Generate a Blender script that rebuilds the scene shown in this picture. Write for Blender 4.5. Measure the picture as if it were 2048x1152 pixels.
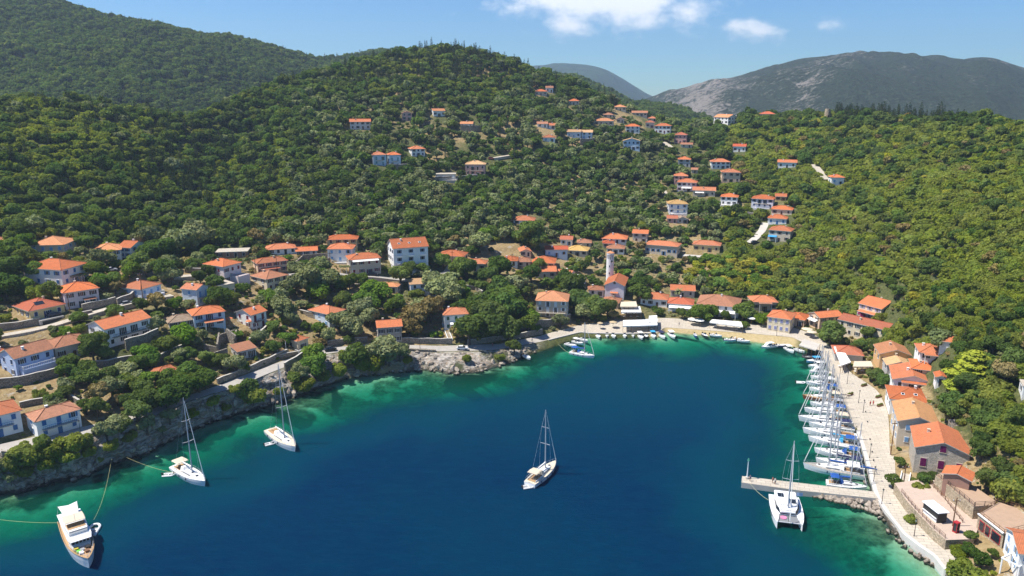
import bpy, math, random
import numpy as np
from mathutils import Vector, Matrix
R = math.radians
random.seed(7)
rng = np.random.default_rng(11)
scene = bpy.context.scene
for o in list(bpy.data.objects):
    bpy.data.objects.remove(o)

# ------------------------------------------------------------------ camera
CAM_H, PITCH, FPX = 95.0, R(14.25), 1500.0          # metres, radians, focal length in pixels of a 2048 wide frame
cam_d = bpy.data.cameras.new('camera')
cam_d.sensor_fit = 'HORIZONTAL'; cam_d.sensor_width = 36; cam_d.lens = 36 * FPX / 2048
cam_d.clip_start = 1; cam_d.clip_end = 20000
cam = bpy.data.objects.new('camera', cam_d); scene.collection.objects.link(cam)
cam.location = (0, 0, CAM_H); cam.rotation_euler = (math.pi / 2 - PITCH, 0, 0)
scene.camera = cam

# ------------------------------------------------------------------ sky, sun, exposure
SUN_EL, SUN_AZ = R(61), R(-92)                        # azimuth from +Y towards +X
SKY_STRENGTH = 0.14
sun_dir = Vector((math.sin(SUN_AZ) * math.cos(SUN_EL), math.cos(SUN_AZ) * math.cos(SUN_EL), math.sin(SUN_EL)))
world = bpy.data.worlds.new('World'); scene.world = world; world.use_nodes = True
wn, wl = world.node_tree.nodes, world.node_tree.links
wn.clear()
w_out = wn.new('ShaderNodeOutputWorld'); w_bg = wn.new('ShaderNodeBackground'); w_sky = wn.new('ShaderNodeTexSky')
w_sky.sky_type = 'NISHITA'; w_sky.sun_disc = False
w_sky.sun_elevation = SUN_EL; w_sky.sun_rotation = SUN_AZ
w_sky.altitude = 50; w_sky.air_density = 1.0; w_sky.dust_density = 0.0; w_sky.ozone_density = 4.0
w_bg.inputs['Strength'].default_value = SKY_STRENGTH
w_tint = wn.new('ShaderNodeMix'); w_tint.data_type = 'RGBA'; w_tint.blend_type = 'MULTIPLY'
w_tint.inputs[0].default_value = 1.0
w_gam = wn.new('ShaderNodeGamma'); w_gam.inputs[1].default_value = 1.28                # a clear, dry blue
w_dn = wn.new('ShaderNodeMix'); w_dn.data_type = 'RGBA'; w_dn.blend_type = 'MULTIPLY'; w_dn.inputs[0].default_value = 1.0; w_dn.inputs[7].default_value = (.1, .1, .1, 1)
wl.new(w_sky.outputs[0], w_dn.inputs[6]); wl.new(w_dn.outputs[2], w_gam.inputs[0])
wl.new(w_gam.outputs[0], w_tint.inputs[6]); w_tint.inputs[7].default_value = (3.7, 5.95, 7.6, 1)
# the fair-weather cloud that drifts over the hills: soft noise round a few directions
def wmath(op, a, b=None, c=None):
    n = wn.new('ShaderNodeMath'); n.operation = op
    for i, v in enumerate((a, b, c)):
        if v is None: continue
        if isinstance(v, (int, float)): n.inputs[i].default_value = v
        else: wl.new(v, n.inputs[i])
    return n.outputs[0]
tc = wn.new('ShaderNodeTexCoord'); sep = wn.new('ShaderNodeSeparateXYZ'); wl.new(tc.outputs['Generated'], sep.inputs[0])
ysafe = wmath('MAXIMUM', sep.outputs[1], 0.02)
cu, ce = wmath('DIVIDE', sep.outputs[0], ysafe), wmath('DIVIDE', sep.outputs[2], ysafe)
comb = wn.new('ShaderNodeCombineXYZ'); wl.new(cu, comb.inputs[0]); wl.new(wmath('MULTIPLY', ce, 1.7), comb.inputs[1])
nz = wn.new('ShaderNodeTexNoise'); nz.inputs['Scale'].default_value = 21; nz.inputs['Detail'].default_value = 8; nz.inputs['Roughness'].default_value = 0.58
wl.new(comb.outputs[0], nz.inputs['Vector'])
mask = None
for (u0, e0, ru, re, amp) in ((0.065, 0.125, 0.10, 0.034, 1.2), (0.13, 0.122, 0.085, 0.042, 1.45), (0.08, 0.092, 0.06, 0.024, 0.85), (0.215, 0.104, 0.09, 0.024, 0.84),
                              (0.30, 0.086, 0.06, 0.016, 0.95), (0.395, 0.080, 0.075, 0.02, 0.36)):
    dx = wmath('DIVIDE', wmath('SUBTRACT', cu, u0), ru); dy = wmath('DIVIDE', wmath('SUBTRACT', ce, e0), re)
    r2 = wmath('ADD', wmath('MULTIPLY', dx, dx), wmath('MULTIPLY', dy, dy))
    g = wmath('MULTIPLY', wmath('EXPONENT', wmath('MULTIPLY', r2, -1.0)), amp)
    mask = g if mask is None else wmath('MAXIMUM', mask, g)
dens = wmath('SUBTRACT', wmath('ADD', mask, wmath('MULTIPLY', wmath('SUBTRACT', nz.outputs[0], 0.5), 2.0)), 0.33)
cl = wn.new('ShaderNodeMapRange'); cl.interpolation_type = 'SMOOTHSTEP'
cl.inputs[1].default_value = 0.0; cl.inputs[2].default_value = 0.85; wl.new(dens, cl.inputs[0])
front = wmath('GREATER_THAN', sep.outputs[1], 0.05)
cfac = wmath('MULTIPLY', wmath('MULTIPLY', cl.outputs[0], front), 0.93)
w_mix = wn.new('ShaderNodeMix'); w_mix.data_type = 'RGBA'
wl.new(cfac, w_mix.inputs[0]); wl.new(w_tint.outputs[2], w_mix.inputs[6]); w_mix.inputs[7].default_value = (6.3, 6.5, 6.75, 1)
wl.new(w_mix.outputs[2], w_bg.inputs['Color']); wl.new(w_bg.outputs[0], w_out.inputs['Surface'])

sun_d = bpy.data.lights.new('sun', 'SUN'); sun_d.energy = 5.0; sun_d.angle = R(0.53); sun_d.color = (1.0, 0.95, 0.87)
sun = bpy.data.objects.new('sun', sun_d); scene.collection.objects.link(sun)
sun.rotation_euler = (-sun_dir).to_track_quat('-Z', 'Y').to_euler()
sun.location = (-300, 200, 400)
scene.view_settings.view_transform = 'Standard'; scene.view_settings.look = 'None'
scene.view_settings.exposure = 0.56; scene.view_settings.gamma = 1.0; scene.view_settings.use_curve_mapping = False
scene.cycles.use_denoising = True; scene.cycles.use_adaptive_sampling = True; scene.cycles.adaptive_threshold = 0.02
scene.cycles.max_bounces = 6; scene.cycles.diffuse_bounces = 2; scene.cycles.glossy_bounces = 2
scene.cycles.transparent_max_bounces = 10; scene.cycles.transmission_bounces = 2; scene.cycles.volume_bounces = 0
scene.cycles.sample_clamp_indirect = 4.0

# ------------------------------------------------------------------ pixel <-> place
CP, SP = math.cos(PITCH), math.sin(PITCH)
def ray(px, py):
    a = (px - 1024) / FPX; b = (576 - py) / FPX
    return a, CP + b * SP, -SP + b * CP
def slope_at(py):
    b = (576 - py) / FPX
    return (-SP + b * CP) / (CP + b * SP)
def u_of(px, py):
    d = ray(px, py); return d[0] / d[1]
def at_z(px, py, z=0.0):
    d = ray(px, py); t = (z - CAM_H) / d[2]
    return Vector((d[0] * t, d[1] * t, z))
def at_Y(px, py, Y):
    d = ray(px, py); t = Y / d[1]
    return Vector((d[0] * t, Y, CAM_H + d[2] * t))
def project(x, y, z):
    dz = z - CAM_H
    dep = y * CP - dz * SP; up = y * SP + dz * CP
    return 1024 + FPX * x / dep, 576 - FPX * up / dep, dep

# ------------------------------------------------------------------ noise in numpy
_perm = np.random.default_rng(5).random((3, 512, 512))
def vnoise(x, y, k=0):
    x = np.asarray(x, float); y = np.asarray(y, float)
    xi = np.floor(x).astype(int); yi = np.floor(y).astype(int); fx = x - xi; fy = y - yi
    fx = fx * fx * (3 - 2 * fx); fy = fy * fy * (3 - 2 * fy); P = _perm[k]
    a = P[xi % 512, yi % 512]; b = P[(xi + 1) % 512, yi % 512]; c = P[xi % 512, (yi + 1) % 512]; d = P[(xi + 1) % 512, (yi + 1) % 512]
    return (a * (1 - fx) + b * fx) * (1 - fy) + (c * (1 - fx) + d * fx) * fy
def fbm(x, y, k=0, o=4):
    s = 0; a = .5; t = 0
    for i in range(o):
        s = s + a * vnoise(np.asarray(x) * 2 ** i + 17 * i, np.asarray(y) * 2 ** i + 31 * i, k); t += a; a *= .55
    return s / t * 2 - 1

# ------------------------------------------------------------------ mesh helpers
COL = scene.collection
def tag(o, label=None, cat=None, group=None, kind=None):
    if label: o['label'] = label
    if cat: o['category'] = cat
    if group: o['group'] = group
    kind = kind or ('thing' if cat else None)
    if kind: o['kind'] = kind
    return o
def mesh_of(name, verts, faces, mats=(), mi=None, smooth=False):
    me = bpy.data.meshes.new(name)
    me.from_pydata([tuple(v) for v in verts], [], [tuple(f) for f in faces])
    for m in mats: me.materials.append(m)
    if mi is not None: me.polygons.foreach_set('material_index', np.asarray(mi, dtype=np.int32))
    if smooth: me.polygons.foreach_set('use_smooth', np.ones(len(me.polygons), dtype=bool))
    me.update()
    return me
def link(name, me, parent=None, loc=None, rz=None, scale=None):
    o = bpy.data.objects.new(name, me); COL.objects.link(o)
    if parent is not None: o.parent = parent
    if loc is not None: o.location = loc
    if rz is not None: o.rotation_euler = (0, 0, rz)
    if scale is not None: o.scale = scale if hasattr(scale, '__len__') else (scale,) * 3
    return o
def empty(name, loc, rz=0.0):
    o = bpy.data.objects.new(name, None); COL.objects.link(o); o.location = loc; o.rotation_euler = (0, 0, rz)
    o.empty_display_size = .5
    return o
class MB:
    def __init__(s): s.v = []; s.f = []; s.m = []
    def add(s, vs, fs, m=0):
        n = len(s.v); s.v += [tuple(v) for v in vs]; s.f += [tuple(i + n for i in f) for f in fs]; s.m += [m] * len(fs); return s
    def box(s, x0, x1, y0, y1, z0, z1, m=0):
        return s.add([(x0, y0, z0), (x1, y0, z0), (x1, y1, z0), (x0, y1, z0), (x0, y0, z1), (x1, y0, z1), (x1, y1, z1), (x0, y1, z1)],
                     [(3, 2, 1, 0), (4, 5, 6, 7), (0, 1, 5, 4), (1, 2, 6, 5), (2, 3, 7, 6), (3, 0, 4, 7)], m)
    def bar(s, p, q, w, h=None, m=0):
        p = Vector(p); q = Vector(q); h = h or w; d = (q - p).normalized()
        up = Vector((0, 0, 1)) if abs(d.z) < .95 else Vector((1, 0, 0))
        a = d.cross(up).normalized() * w / 2; b = a.cross(d).normalized() * h / 2
        vs = [p - a - b, p + a - b, p + a + b, p - a + b, q - a - b, q + a - b, q + a + b, q - a + b]
        return s.add(vs, [(0, 1, 2, 3), (7, 6, 5, 4), (0, 4, 5, 1), (1, 5, 6, 2), (2, 6, 7, 3), (3, 7, 4, 0)], m)
    def tube(s, pts, rad, n=6, m=0, cap=True):
        pts = [Vector(p) for p in pts]; rads = rad if hasattr(rad, '__len__') else [rad] * len(pts)
        rings = []
        for i, p in enumerate(pts):
            d = (pts[min(i + 1, len(pts) - 1)] - pts[max(i - 1, 0)]).normalized()
            up = Vector((0, 0, 1)) if abs(d.z) < .9 else Vector((1, 0, 0))
            a = d.cross(up).normalized(); b = a.cross(d).normalized()
            rings.append([p + (a * math.cos(2 * math.pi * k / n) + b * math.sin(2 * math.pi * k / n)) * rads[i] for k in range(n)])
        vs = [v for r in rings for v in r]; fs = []
        for i in range(len(pts) - 1):
            for k in range(n):
                fs.append((i * n + k, i * n + (k + 1) % n, (i + 1) * n + (k + 1) % n, (i + 1) * n + k))
        if cap: fs += [tuple(range(n))[::-1], tuple((len(pts) - 1) * n + k for k in range(n))]
        return s.add(vs, fs, m)
    def prism(s, poly, z0, z1, m=0, mtop=None):
        n = len(poly); vs = [(p[0], p[1], z0) for p in poly] + [(p[0], p[1], z1) for p in poly]
        s.add(vs, [tuple(range(n))[::-1]] + [(i, (i + 1) % n, n + (i + 1) % n, n + i) for i in range(n)], m)
        s.add([(p[0], p[1], z1) for p in poly], [tuple(range(n))], m if mtop is None else mtop)
        return s
    def mesh(s, name, mats, smooth=False): return mesh_of(name, s.v, s.f, mats, s.m, smooth)
    def build(s, name, mats, parent=None, loc=None, rz=None, smooth=False):
        return link(name, s.mesh(name, mats if isinstance(mats, (list, tuple)) else [mats], smooth), parent, loc, rz)

# ------------------------------------------------------------------ materials
MATS = {}
class NT:
    def __init__(s, name):
        s.m = bpy.data.materials.new(name); s.m.use_nodes = True; s.t = s.m.node_tree; s.t.nodes.clear()
        s.out = s.t.nodes.new('ShaderNodeOutputMaterial')
    def n(s, typ, **kw):
        nd = s.t.nodes.new('ShaderNode' + typ)
        for k, v in kw.items(): setattr(nd, k, v)
        return nd
    def set(s, sock, v):
        if hasattr(v, 'links') or hasattr(v, 'is_output'): s.t.links.new(v, sock)
        elif hasattr(v, '__len__') and len(v) == 3 and sock.type == 'RGBA': sock.default_value = (*v, 1)
        else: sock.default_value = v
    def math(s, op, a, b=0.0, clamp=False):
        nd = s.n('Math', operation=op, use_clamp=clamp); s.set(nd.inputs[0], a); s.set(nd.inputs[1], b); return nd.outputs[0]
    def mix(s, f, a, b, blend='MIX'):
        nd = s.n('Mix', data_type='RGBA', blend_type=blend); s.set(nd.inputs[0], f); s.set(nd.inputs[6], a); s.set(nd.inputs[7], b); return nd.outputs[2]
    def ramp(s, v, lo, hi, smooth=True):
        nd = s.n('MapRange', interpolation_type='SMOOTHSTEP' if smooth else 'LINEAR'); s.set(nd.inputs[0], v); nd.inputs[1].default_value = lo; nd.inputs[2].default_value = hi; return nd.outputs[0]
    def noise(s, scale, detail=4, rough=.55, vec=None, dist=0):
        nd = s.n('TexNoise'); nd.inputs['Scale'].default_value = scale; nd.inputs['Detail'].default_value = detail
        nd.inputs['Roughness'].default_value = rough; nd.inputs['Distortion'].default_value = dist
        if vec is not None: s.t.links.new(vec, nd.inputs['Vector'])
        return nd.outputs[0]
    def voro(s, scale, vec=None, feature='F1'):
        nd = s.n('TexVoronoi', feature=feature); nd.inputs['Scale'].default_value = scale
        if vec is not None: s.t.links.new(vec, nd.inputs['Vector'])
        return nd
    def pos(s): return s.n('NewGeometry').outputs['Position']
    def obj(s): return s.n('TexCoord').outputs['Object']
    def bump(s, h, strength=.5, dist=.1):
        nd = s.n('Bump'); nd.inputs['Strength'].default_value = strength; nd.inputs['Distance'].default_value = dist; s.t.links.new(h, nd.inputs['Height']); return nd.outputs[0]
    def princ(s, col, rough=.8, normal=None, spec=.3, metal=0.0):
        nd = s.n('BsdfPrincipled'); s.set(nd.inputs['Base Color'], col); s.set(nd.inputs['Roughness'], rough)
        nd.inputs['Specular IOR Level'].default_value = spec; nd.inputs['Metallic'].default_value = metal
        if normal is not None: s.t.links.new(normal, nd.inputs['Normal'])
        return nd.outputs[0]
    def done(s, sh): s.t.links.new(sh, s.out.inputs['Surface']); return s.m
def plain(name, col, rough=.7, var=.12, scale=.8, spec=.3, metal=0.0, bump=0.0, bscale=6):
    """a colour with slight mottling, so that nothing is perfectly even"""
    if name in MATS: return MATS[name]
    t = NT(name); p = t.pos()
    f = t.noise(scale, 4, .6, p); f2 = t.noise(scale * 6, 3, .6, p)
    k = t.math('ADD', t.math('MULTIPLY', t.math('SUBTRACT', f, .5), 2 * var), t.math('ADD', 1.0, t.math('MULTIPLY', t.math('SUBTRACT', f2, .5), var)))
    c = t.mix(1.0, col, t.n('CombineXYZ').outputs[0] if False else k, 'MULTIPLY')
    nrm = t.bump(t.noise(bscale, 4, .6, p), bump, .05) if bump else None
    MATS[name] = t.done(t.princ(c, rough, nrm, spec, metal)); return MATS[name]
# ------------------------------------------------------------------ the land, laid out as contour lines read along the shore and up the slopes
NU = 760
US = np.linspace(-.98, .98, NU)
def gsmooth(a, sig):
    if sig <= 0: return a
    k = np.arange(-int(3 * sig), int(3 * sig) + 1); w = np.exp(-k * k / (2 * sig * sig)); w /= w.sum()
    return np.convolve(np.pad(a, len(k) // 2, mode='edge'), w, 'valid')
def zline(pts, sig):
    P = [at_z(px, py, z) for px, py, z in pts]
    u = np.array([p.x / p.y for p in P]); i = np.argsort(u); u = u[i]
    Y = np.array([p.y for p in P])[i]; Z = np.array([p.z for p in P])[i]
    return gsmooth(np.interp(US, u, Y), sig), gsmooth(np.interp(US, u, Z), sig)
def sline(pts, prev, sig):
    u, Y, Z = [], [], []
    for px, py, s in pts:
        uu = u_of(px, py); m = slope_at(py); y0 = np.interp(uu, US, prev[0]); z0 = np.interp(uu, US, prev[1])
        yy = (CAM_H - z0 + s * y0) / (s - m)
        u.append(uu); Y.append(yy); Z.append(CAM_H + m * yy)
    i = np.argsort(u); u = np.array(u)[i]; Y = np.array(Y)[i]; Z = np.array(Z)[i]
    return gsmooth(np.interp(US, u, Y), sig), gsmooth(np.interp(US, u, Z), sig)
SHORE = [(-700, 1230), (-400, 1120), (-200, 1050), (0, 988), (40, 982), (80, 968), (130, 958), (160, 955), (200, 935), (250, 918), (290, 908), (330, 885), (400, 852), (440, 838), (470, 828), (520, 815), (560, 803),
         (600, 790), (650, 770), (690, 757), (740, 749), (800, 743), (840, 738), (870, 742), (900, 747), (950, 744), (985, 735), (1020, 726), (1045, 713), (1100, 696), (1135, 683), (1165, 676),
         (1180, 675), (1250, 675), (1318, 674), (1328, 664), (1370, 667), (1450, 674), (1525, 686), (1590, 694), (1620, 704), (1640, 714), (1655, 738), (1680, 795), (1705, 853), (1722, 905),
         (1738, 963), (1746, 1003), (1766, 1033), (1786, 1063), (1813, 1086), (1840, 1108), (1868, 1128), (1885, 1152), (1930, 1210), (2010, 1300), (2250, 1600)]
TOP = [(-700, 1120, 11), (-400, 1020, 10.5), (-200, 955, 10.5), (0, 906, 10), (90, 890, 10), (180, 868, 9.5), (300, 835, 9), (440, 785, 8.6), (500, 763, 8.3), (560, 738, 8), (640, 710, 7.5), (700, 701, 7), (740, 699, 6.5), (800, 699, 5.6), (880, 703, 4.5),
       (940, 702, 3.8), (1000, 699, 3), (1080, 684, 2.0), (1160, 664, 1.3), (1180, 666, 1.2), (1250, 667, 1.2), (1317, 666, 1.2), (1328, 655, 1.3), (1400, 660, 1.4), (1500, 667, 1.4), (1585, 675, 1.3), (1622, 694, 1.2),
       (1643, 704, 1.2), (1658, 729, 1.2), (1683, 785, 1.2), (1709, 844, 1.2), (1726, 895, 1.2), (1742, 954, 1.2), (1752, 990, 1.2), (1772, 1022, 1.3), (1813, 1074, 1.5), (1883, 1131, 1.8), (1935, 1185, 2), (2020, 1270, 2.2), (2270, 1560, 2.5)]
INNER = [(-700, 1100, 11.3), (-400, 1000, 11), (-200, 937, 10.8), (0, 889, 10.4), (180, 851, 10), (300, 820, 9.3), (440, 770, 8.9), (560, 724, 8.3), (640, 698, 7.8), (740, 688, 6.8), (880, 692, 4.8),
         (1000, 688, 3.3), (1080, 672, 2.3), (1160, 650, 1.8), (1250, 640, 2), (1330, 636, 2), (1400, 640, 2), (1500, 648, 2), (1585, 655, 1.8), (1630, 670, 1.6), (1668, 700, 1.5), (1700, 745, 1.5), (1756, 782, 1.5), (1778, 830, 1.5), (1790, 885, 1.5),
         (1778, 945, 1.5), (1790, 985, 1.6), (1812, 1024, 1.6), (1868, 1076, 1.8), (1918, 1111, 2.1), (1980, 1170, 2.5), (2070, 1250, 3), (2320, 1520, 3.2)]
M1 = [(-700, 900, .35), (-300, 800, .35), (0, 752, .30), (200, 715, .30), (400, 690, .28), (600, 640, .28), (740, 640, .28), (880, 650, .28), (1000, 640, .26), (1100, 620, .22), (1200, 612, .12),
      (1300, 612, .12), (1400, 615, .1), (1500, 620, .1), (1600, 640, .08), (1660, 655, .05), (1720, 690, .05), (1770, 725, .05), (1815, 800, .05), (1850, 900, .06), (1900, 965, .11), (1960, 1003, .14), (2048, 1052, .18), (2350, 1250, .3)]
M2 = [(-700, 720, .36), (-300, 660, .35), (0, 640, .32), (200, 620, .32), (400, 590, .3), (600, 560, .28), (800, 560, .25), (1000, 560, .22), (1200, 560, .2), (1300, 550, .2), (1400, 545, .2), (1500, 565, .22),
      (1600, 585, .25), (1660, 610, .25), (1720, 640, .2), (1800, 690, .2), (1850, 735, .22), (1900, 800, .5), (1950, 860, .6), (2048, 900, .6), (2350, 1050, .55)]
M3 = [(-700, 560, .36), (-300, 530, .35), (0, 520, .33), (200, 510, .33), (400, 500, .3), (600, 480, .27), (800, 470, .25), (1000, 460, .24), (1200, 460, .22), (1400, 450, .23), (1500, 455, .25), (1600, 480, .3),
      (1700, 530, .35), (1800, 570, .4), (1900, 630, .45), (2048, 700, .48), (2350, 800, .5)]
M4 = [(-700, 380, .36), (-300, 380, .35), (0, 380, .35), (200, 380, .33), (400, 380, .28), (600, 340, .3), (800, 330, .32), (1000, 330, .3), (1200, 330, .28), (1400, 330, .25), (1500, 330, .27), (1600, 350, .32),
      (1700, 380, .36), (1800, 400, .38), (1900, 430, .38), (2048, 450, .38), (2350, 480, .4)]
RIDGE = [(-700, 195, .3), (-300, 200, .3), (0, 212, .3), (150, 213, .29), (270, 222, .28), (350, 240, .26), (395, 246, .25), (430, 222, .27), (500, 192, .28), (560, 172, .3), (640, 148, .3), (700, 134, .31), (760, 121, .32), (820, 109, .32), (860, 99, .33),
         (900, 97, .33), (940, 100, .33), (1000, 119, .33), (1040, 132, .32), (1100, 155, .31), (1160, 175, .3), (1220, 203, .28), (1260, 225, .25), (1330, 247, .22), (1380, 255, .21), (1430, 253, .21), (1530, 232, .22), (1600, 233, .22),
         (1700, 233, .23), (1800, 240, .24), (1900, 240, .25), (2048, 253, .26), (2350, 262, .28)]
L0 = zline([(x, y, 0.0) for x, y in SHORE], .7)
wob = 0.9 * fbm(US * 160, US * 0 + 3, 0, 3) * np.clip((.16 - US) / .05, 0, 1)
L0 = (L0[0] + wob, L0[1])
L1 = zline(TOP, .8); L1 = (np.maximum(L1[0], L0[0] + .12), L1[1])
L2 = zline(INNER, 1.2); L2 = (np.maximum(L2[0], L1[0] + .4), L2[1])
lines = [L0, L1, L2]
for pts, sig in ((M1, 8), (M2, 9), (M3, 10), (M4, 12), (RIDGE, 7)):
    ln = sline(pts, lines[-1], sig); y = np.maximum(ln[0], lines[-1][0] + 1.0); lines.append((y, ln[1]))
rY, rZ = lines[-1]
lines.append((rY + 45, rZ - 9)); lines.append((rY + 160, rZ - 60)); lines.append((rY + 330, rZ - 105))
Lm = [(L0[0] - 2.6, L0[1] - 2.2), (L0[0] - .6, L0[1] - .7)]
lines = Lm + lines
nsub = [3, 3, 14, 4, 34, 26, 32, 44, 52, 8, 8, 6]
Yr, Zr, Sr = [], [], []
for k in range(len(lines) - 1):
    n = nsub[k]
    for j in range(n):
        t = j / n
        Yr.append(lines[k][0] * (1 - t) + lines[k + 1][0] * t)
        if k == 2: tz = t ** .8
        else: tz = t
        Zr.append(lines[k][1] * (1 - tz) + lines[k + 1][1] * tz); Sr.append(k - 2 + t)
Yr.append(lines[-1][0]); Zr.append(lines[-1][1]); Sr.append(len(lines) - 3)
GY, GZ, GS = np.array(Yr), np.array(Zr), np.array(Sr)               # s: 0 shore, 1 top of cliff or quay, 2 inner side of the road, 3.. the village, 7 the ridge
r0 = int(np.argmax(GS >= 2.3))
for _ in range(5):                                                   # soften the creases between the lines
    GZ[r0:-1] = .25 * GZ[r0 - 1:-2] + .5 * GZ[r0:-1] + .25 * GZ[r0 + 1:]
GX = US[None, :] * GY
amp = np.clip((GS - 2.1) / 1.2, 0, 1)[:, None]
GZ = GZ + amp * (1.1 * fbm(GX / 28, GY / 28, 0, 4)) + (np.clip((GS - 4.6) / 1.2, 0, 1) * np.clip((7.05 - GS) / .5, .25, 1))[:, None] * 9.0 * fbm(GX / 95, GY / 95, 1, 3)
# flatter treads and steeper risers: old terraces on the village slopes
terr = np.clip((GS - 2.4) / .5, 0, 1) * np.clip((5.3 - GS) / .6, 0, 1)
step = 2.6; q = GZ / step; fr = q - np.floor(q)
GZ = GZ + terr[:, None] * .55 * (np.floor(q) + np.clip((fr - .62) / .38, 0, 1) - q) * step
# the rock face between the water and the coast road: ragged, in leaning beds
cl_rows = np.where((GS > 0.0) & (GS < 1.0))[0]
cliff_u = np.clip((.03 - US) / .03, 0, 1)                             # only on the west bank
for i in cl_rows:
    w = math.sin(math.pi * min(1, GS[i] * 1.15)) ** .6 if GS[i] * 1.15 < 1 else 0.1
    rr = 1 - np.abs(fbm(GX[i] / 5 + GZ[i] * .35, GZ[i] * .55, 1, 4)) * 2
    GY[i] -= cliff_u * w * (1.3 * rr + 2.2 * fbm(GX[i] / 11, GZ[i] / 6, 2, 4) + .9 * fbm(GX[i] / 2.4 + GZ[i] * .6, GZ[i] / 1.6, 0, 3) - .3)
    GZ[i] += cliff_u * w * .5 * fbm(GX[i] / 2.2, GZ[i], 0, 2)
GX = US[None, :] * GY
NR = len(GS)
def ground(x, y):
    """height and line parameter of the land under points (arrays)"""
    x = np.atleast_1d(np.asarray(x, float)); y = np.atleast_1d(np.asarray(y, float))
    c = np.clip(np.rint((x / np.maximum(y, 1) - US[0]) / (US[1] - US[0])).astype(int), 0, NU - 1)
    z = np.zeros_like(x); s = np.zeros_like(x)
    for k in np.unique(c):
        m = c == k; yy = np.maximum.accumulate(GY[:, k])
        z[m] = np.interp(y[m], yy, GZ[:, k]); s[m] = np.interp(y[m], yy, GS)
    return z, s
MROW = (GZ - CAM_H) / GY
def pix_ground(px, py):
    """first point of the land met by the sight line through a pixel"""
    u = u_of(px, py); m = slope_at(py); f = (u - US[0]) / (US[1] - US[0]); k = int(np.clip(f, 0, NU - 2)); t = f - k
    col = MROW[:, k] * (1 - t) + MROW[:, k + 1] * t; yc = GY[:, k] * (1 - t) + GY[:, k + 1] * t; zc = GZ[:, k] * (1 - t) + GZ[:, k + 1] * t
    i = int(np.argmax(col >= m))
    if col[i] < m: i = int(np.argmax(col))
    if i == 0: return at_z(px, py, 0)
    a = (m - col[i - 1]) / max(col[i] - col[i - 1], 1e-9); a = min(max(a, 0), 1)
    Y = yc[i - 1] + a * (yc[i] - yc[i - 1]); Z = zc[i - 1] + a * (zc[i] - zc[i - 1])
    return Vector((u * Y, Y, Z))
# the wooded gully between the west hill and the central hill
_gp = [pix_ground(*q) for q in ((452, 232), (440, 268), (415, 315), (385, 360), (350, 405), (325, 450))]
_dg = np.full(GX.shape, 1e9)
for _a, _b in zip(_gp[:-1], _gp[1:]):
    _ab = _b - _a; _t = np.clip(((GX - _a.x) * _ab.x + (GY - _a.y) * _ab.y) / (_ab.x ** 2 + _ab.y ** 2), 0, 1)
    _dg = np.minimum(_dg, np.hypot(GX - _a.x - _t * _ab.x, GY - _a.y - _t * _ab.y))
GZ = GZ - 13 * np.exp(-(_dg / 32) ** 2) * np.clip((GS - 4.4) / .6, 0, 1)[:, None] * np.clip((7.0 - GS) / .3, 0, 1)[:, None]
MROW = (GZ - CAM_H) / GY
def gz(x, y): return float(ground([x], [y])[0][0])
SHU, SHY = US, L0[0]
def attr(me, name, arr):
    a = me.attributes.new(name, 'FLOAT', 'POINT'); a.data.foreach_set('value', np.ascontiguousarray(arr, dtype=np.float32).ravel())
def grid_mesh(name, X, Y, Z, mats, smooth=True):
    nr, nc = X.shape; me = bpy.data.meshes.new(name)
    v = np.stack([X, Y, Z], -1).reshape(-1, 3).astype(np.float32)
    i = np.arange(nr * nc).reshape(nr, nc)
    f = np.stack([i[:-1, :-1], i[:-1, 1:], i[1:, 1:], i[1:, :-1]], -1).reshape(-1, 4)
    me.vertices.add(len(v)); me.vertices.foreach_set('co', v.ravel())
    me.loops.add(f.size); me.loops.foreach_set('vertex_index', f.ravel().astype(np.int32))
    me.polygons.add(len(f)); me.polygons.foreach_set('loop_start', (np.arange(len(f)) * 4).astype(np.int32))
    me.polygons.foreach_set('use_smooth', np.full(len(f), smooth))
    for m in mats: me.materials.append(m)
    me.update(calc_edges=True); me.validate()
    return me
# ---- ground material: woodland floor, dry terraces, bare rock, sand
t = NT('ground_surface'); p = t.pos()
def vattr(t, n): return t.n('Attribute', attribute_name=n).outputs['Fac']
n1 = t.noise(.09, 6, .62, p); n2 = t.noise(.9, 5, .65, p); n3 = t.noise(.025, 4, .5, p)
straw = t.mix(t.ramp(n2, .3, .7), (.24, .165, .075), (.36, .275, .145)); straw = t.mix(t.ramp(n1, .55, .75), straw, (.30, .19, .10))
green = t.mix(t.ramp(n2, .3, .7), (.055, .068, .022), (.12, .125, .045))
soil = t.mix(t.ramp(t.math('ADD', t.math('MULTIPLY', n1, .6), t.math('ADD', t.math('MULTIPLY', vattr(t, 'dry'), .55), t.math('MULTIPLY', n2, .25))), .50, .78), green, straw)
stones = t.ramp(t.noise(.35, 6, .7, p), .57, .66)
soil = t.mix(t.math('MULTIPLY', stones, t.math('MULTIPLY', vattr(t, 'dry'), .8)), soil, (.42, .40, .36))
map_ = t.n('Mapping'); t.t.links.new(p, map_.inputs[0]); map_.inputs['Rotation'].default_value = (.25, .4, .15); map_.inputs['Scale'].default_value = (.25, .25, 1.15)
beds = t.noise(1.0, 7, .68, map_.outputs[0], 1.2); rb = t.noise(.45, 6, .7, p)
rock = t.mix(t.ramp(beds, .35, .66), (.15, .13, .105), (.66, .60, .52)); rock = t.mix(t.math('MULTIPLY', t.ramp(rb, .48, .66), .75), rock, (.40, .27, .15))
rock = t.mix(t.ramp(t.noise(.12, 4, .6, p), .55, .7), rock, (.09, .10, .05))
zc = t.n('SeparateXYZ'); t.t.links.new(p, zc.inputs[0])
wet = t.ramp(t.math('ADD', zc.outputs[2], t.math('MULTIPLY', t.math('SUBTRACT', n2, .5), 1.2)), .95, .35)
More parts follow.
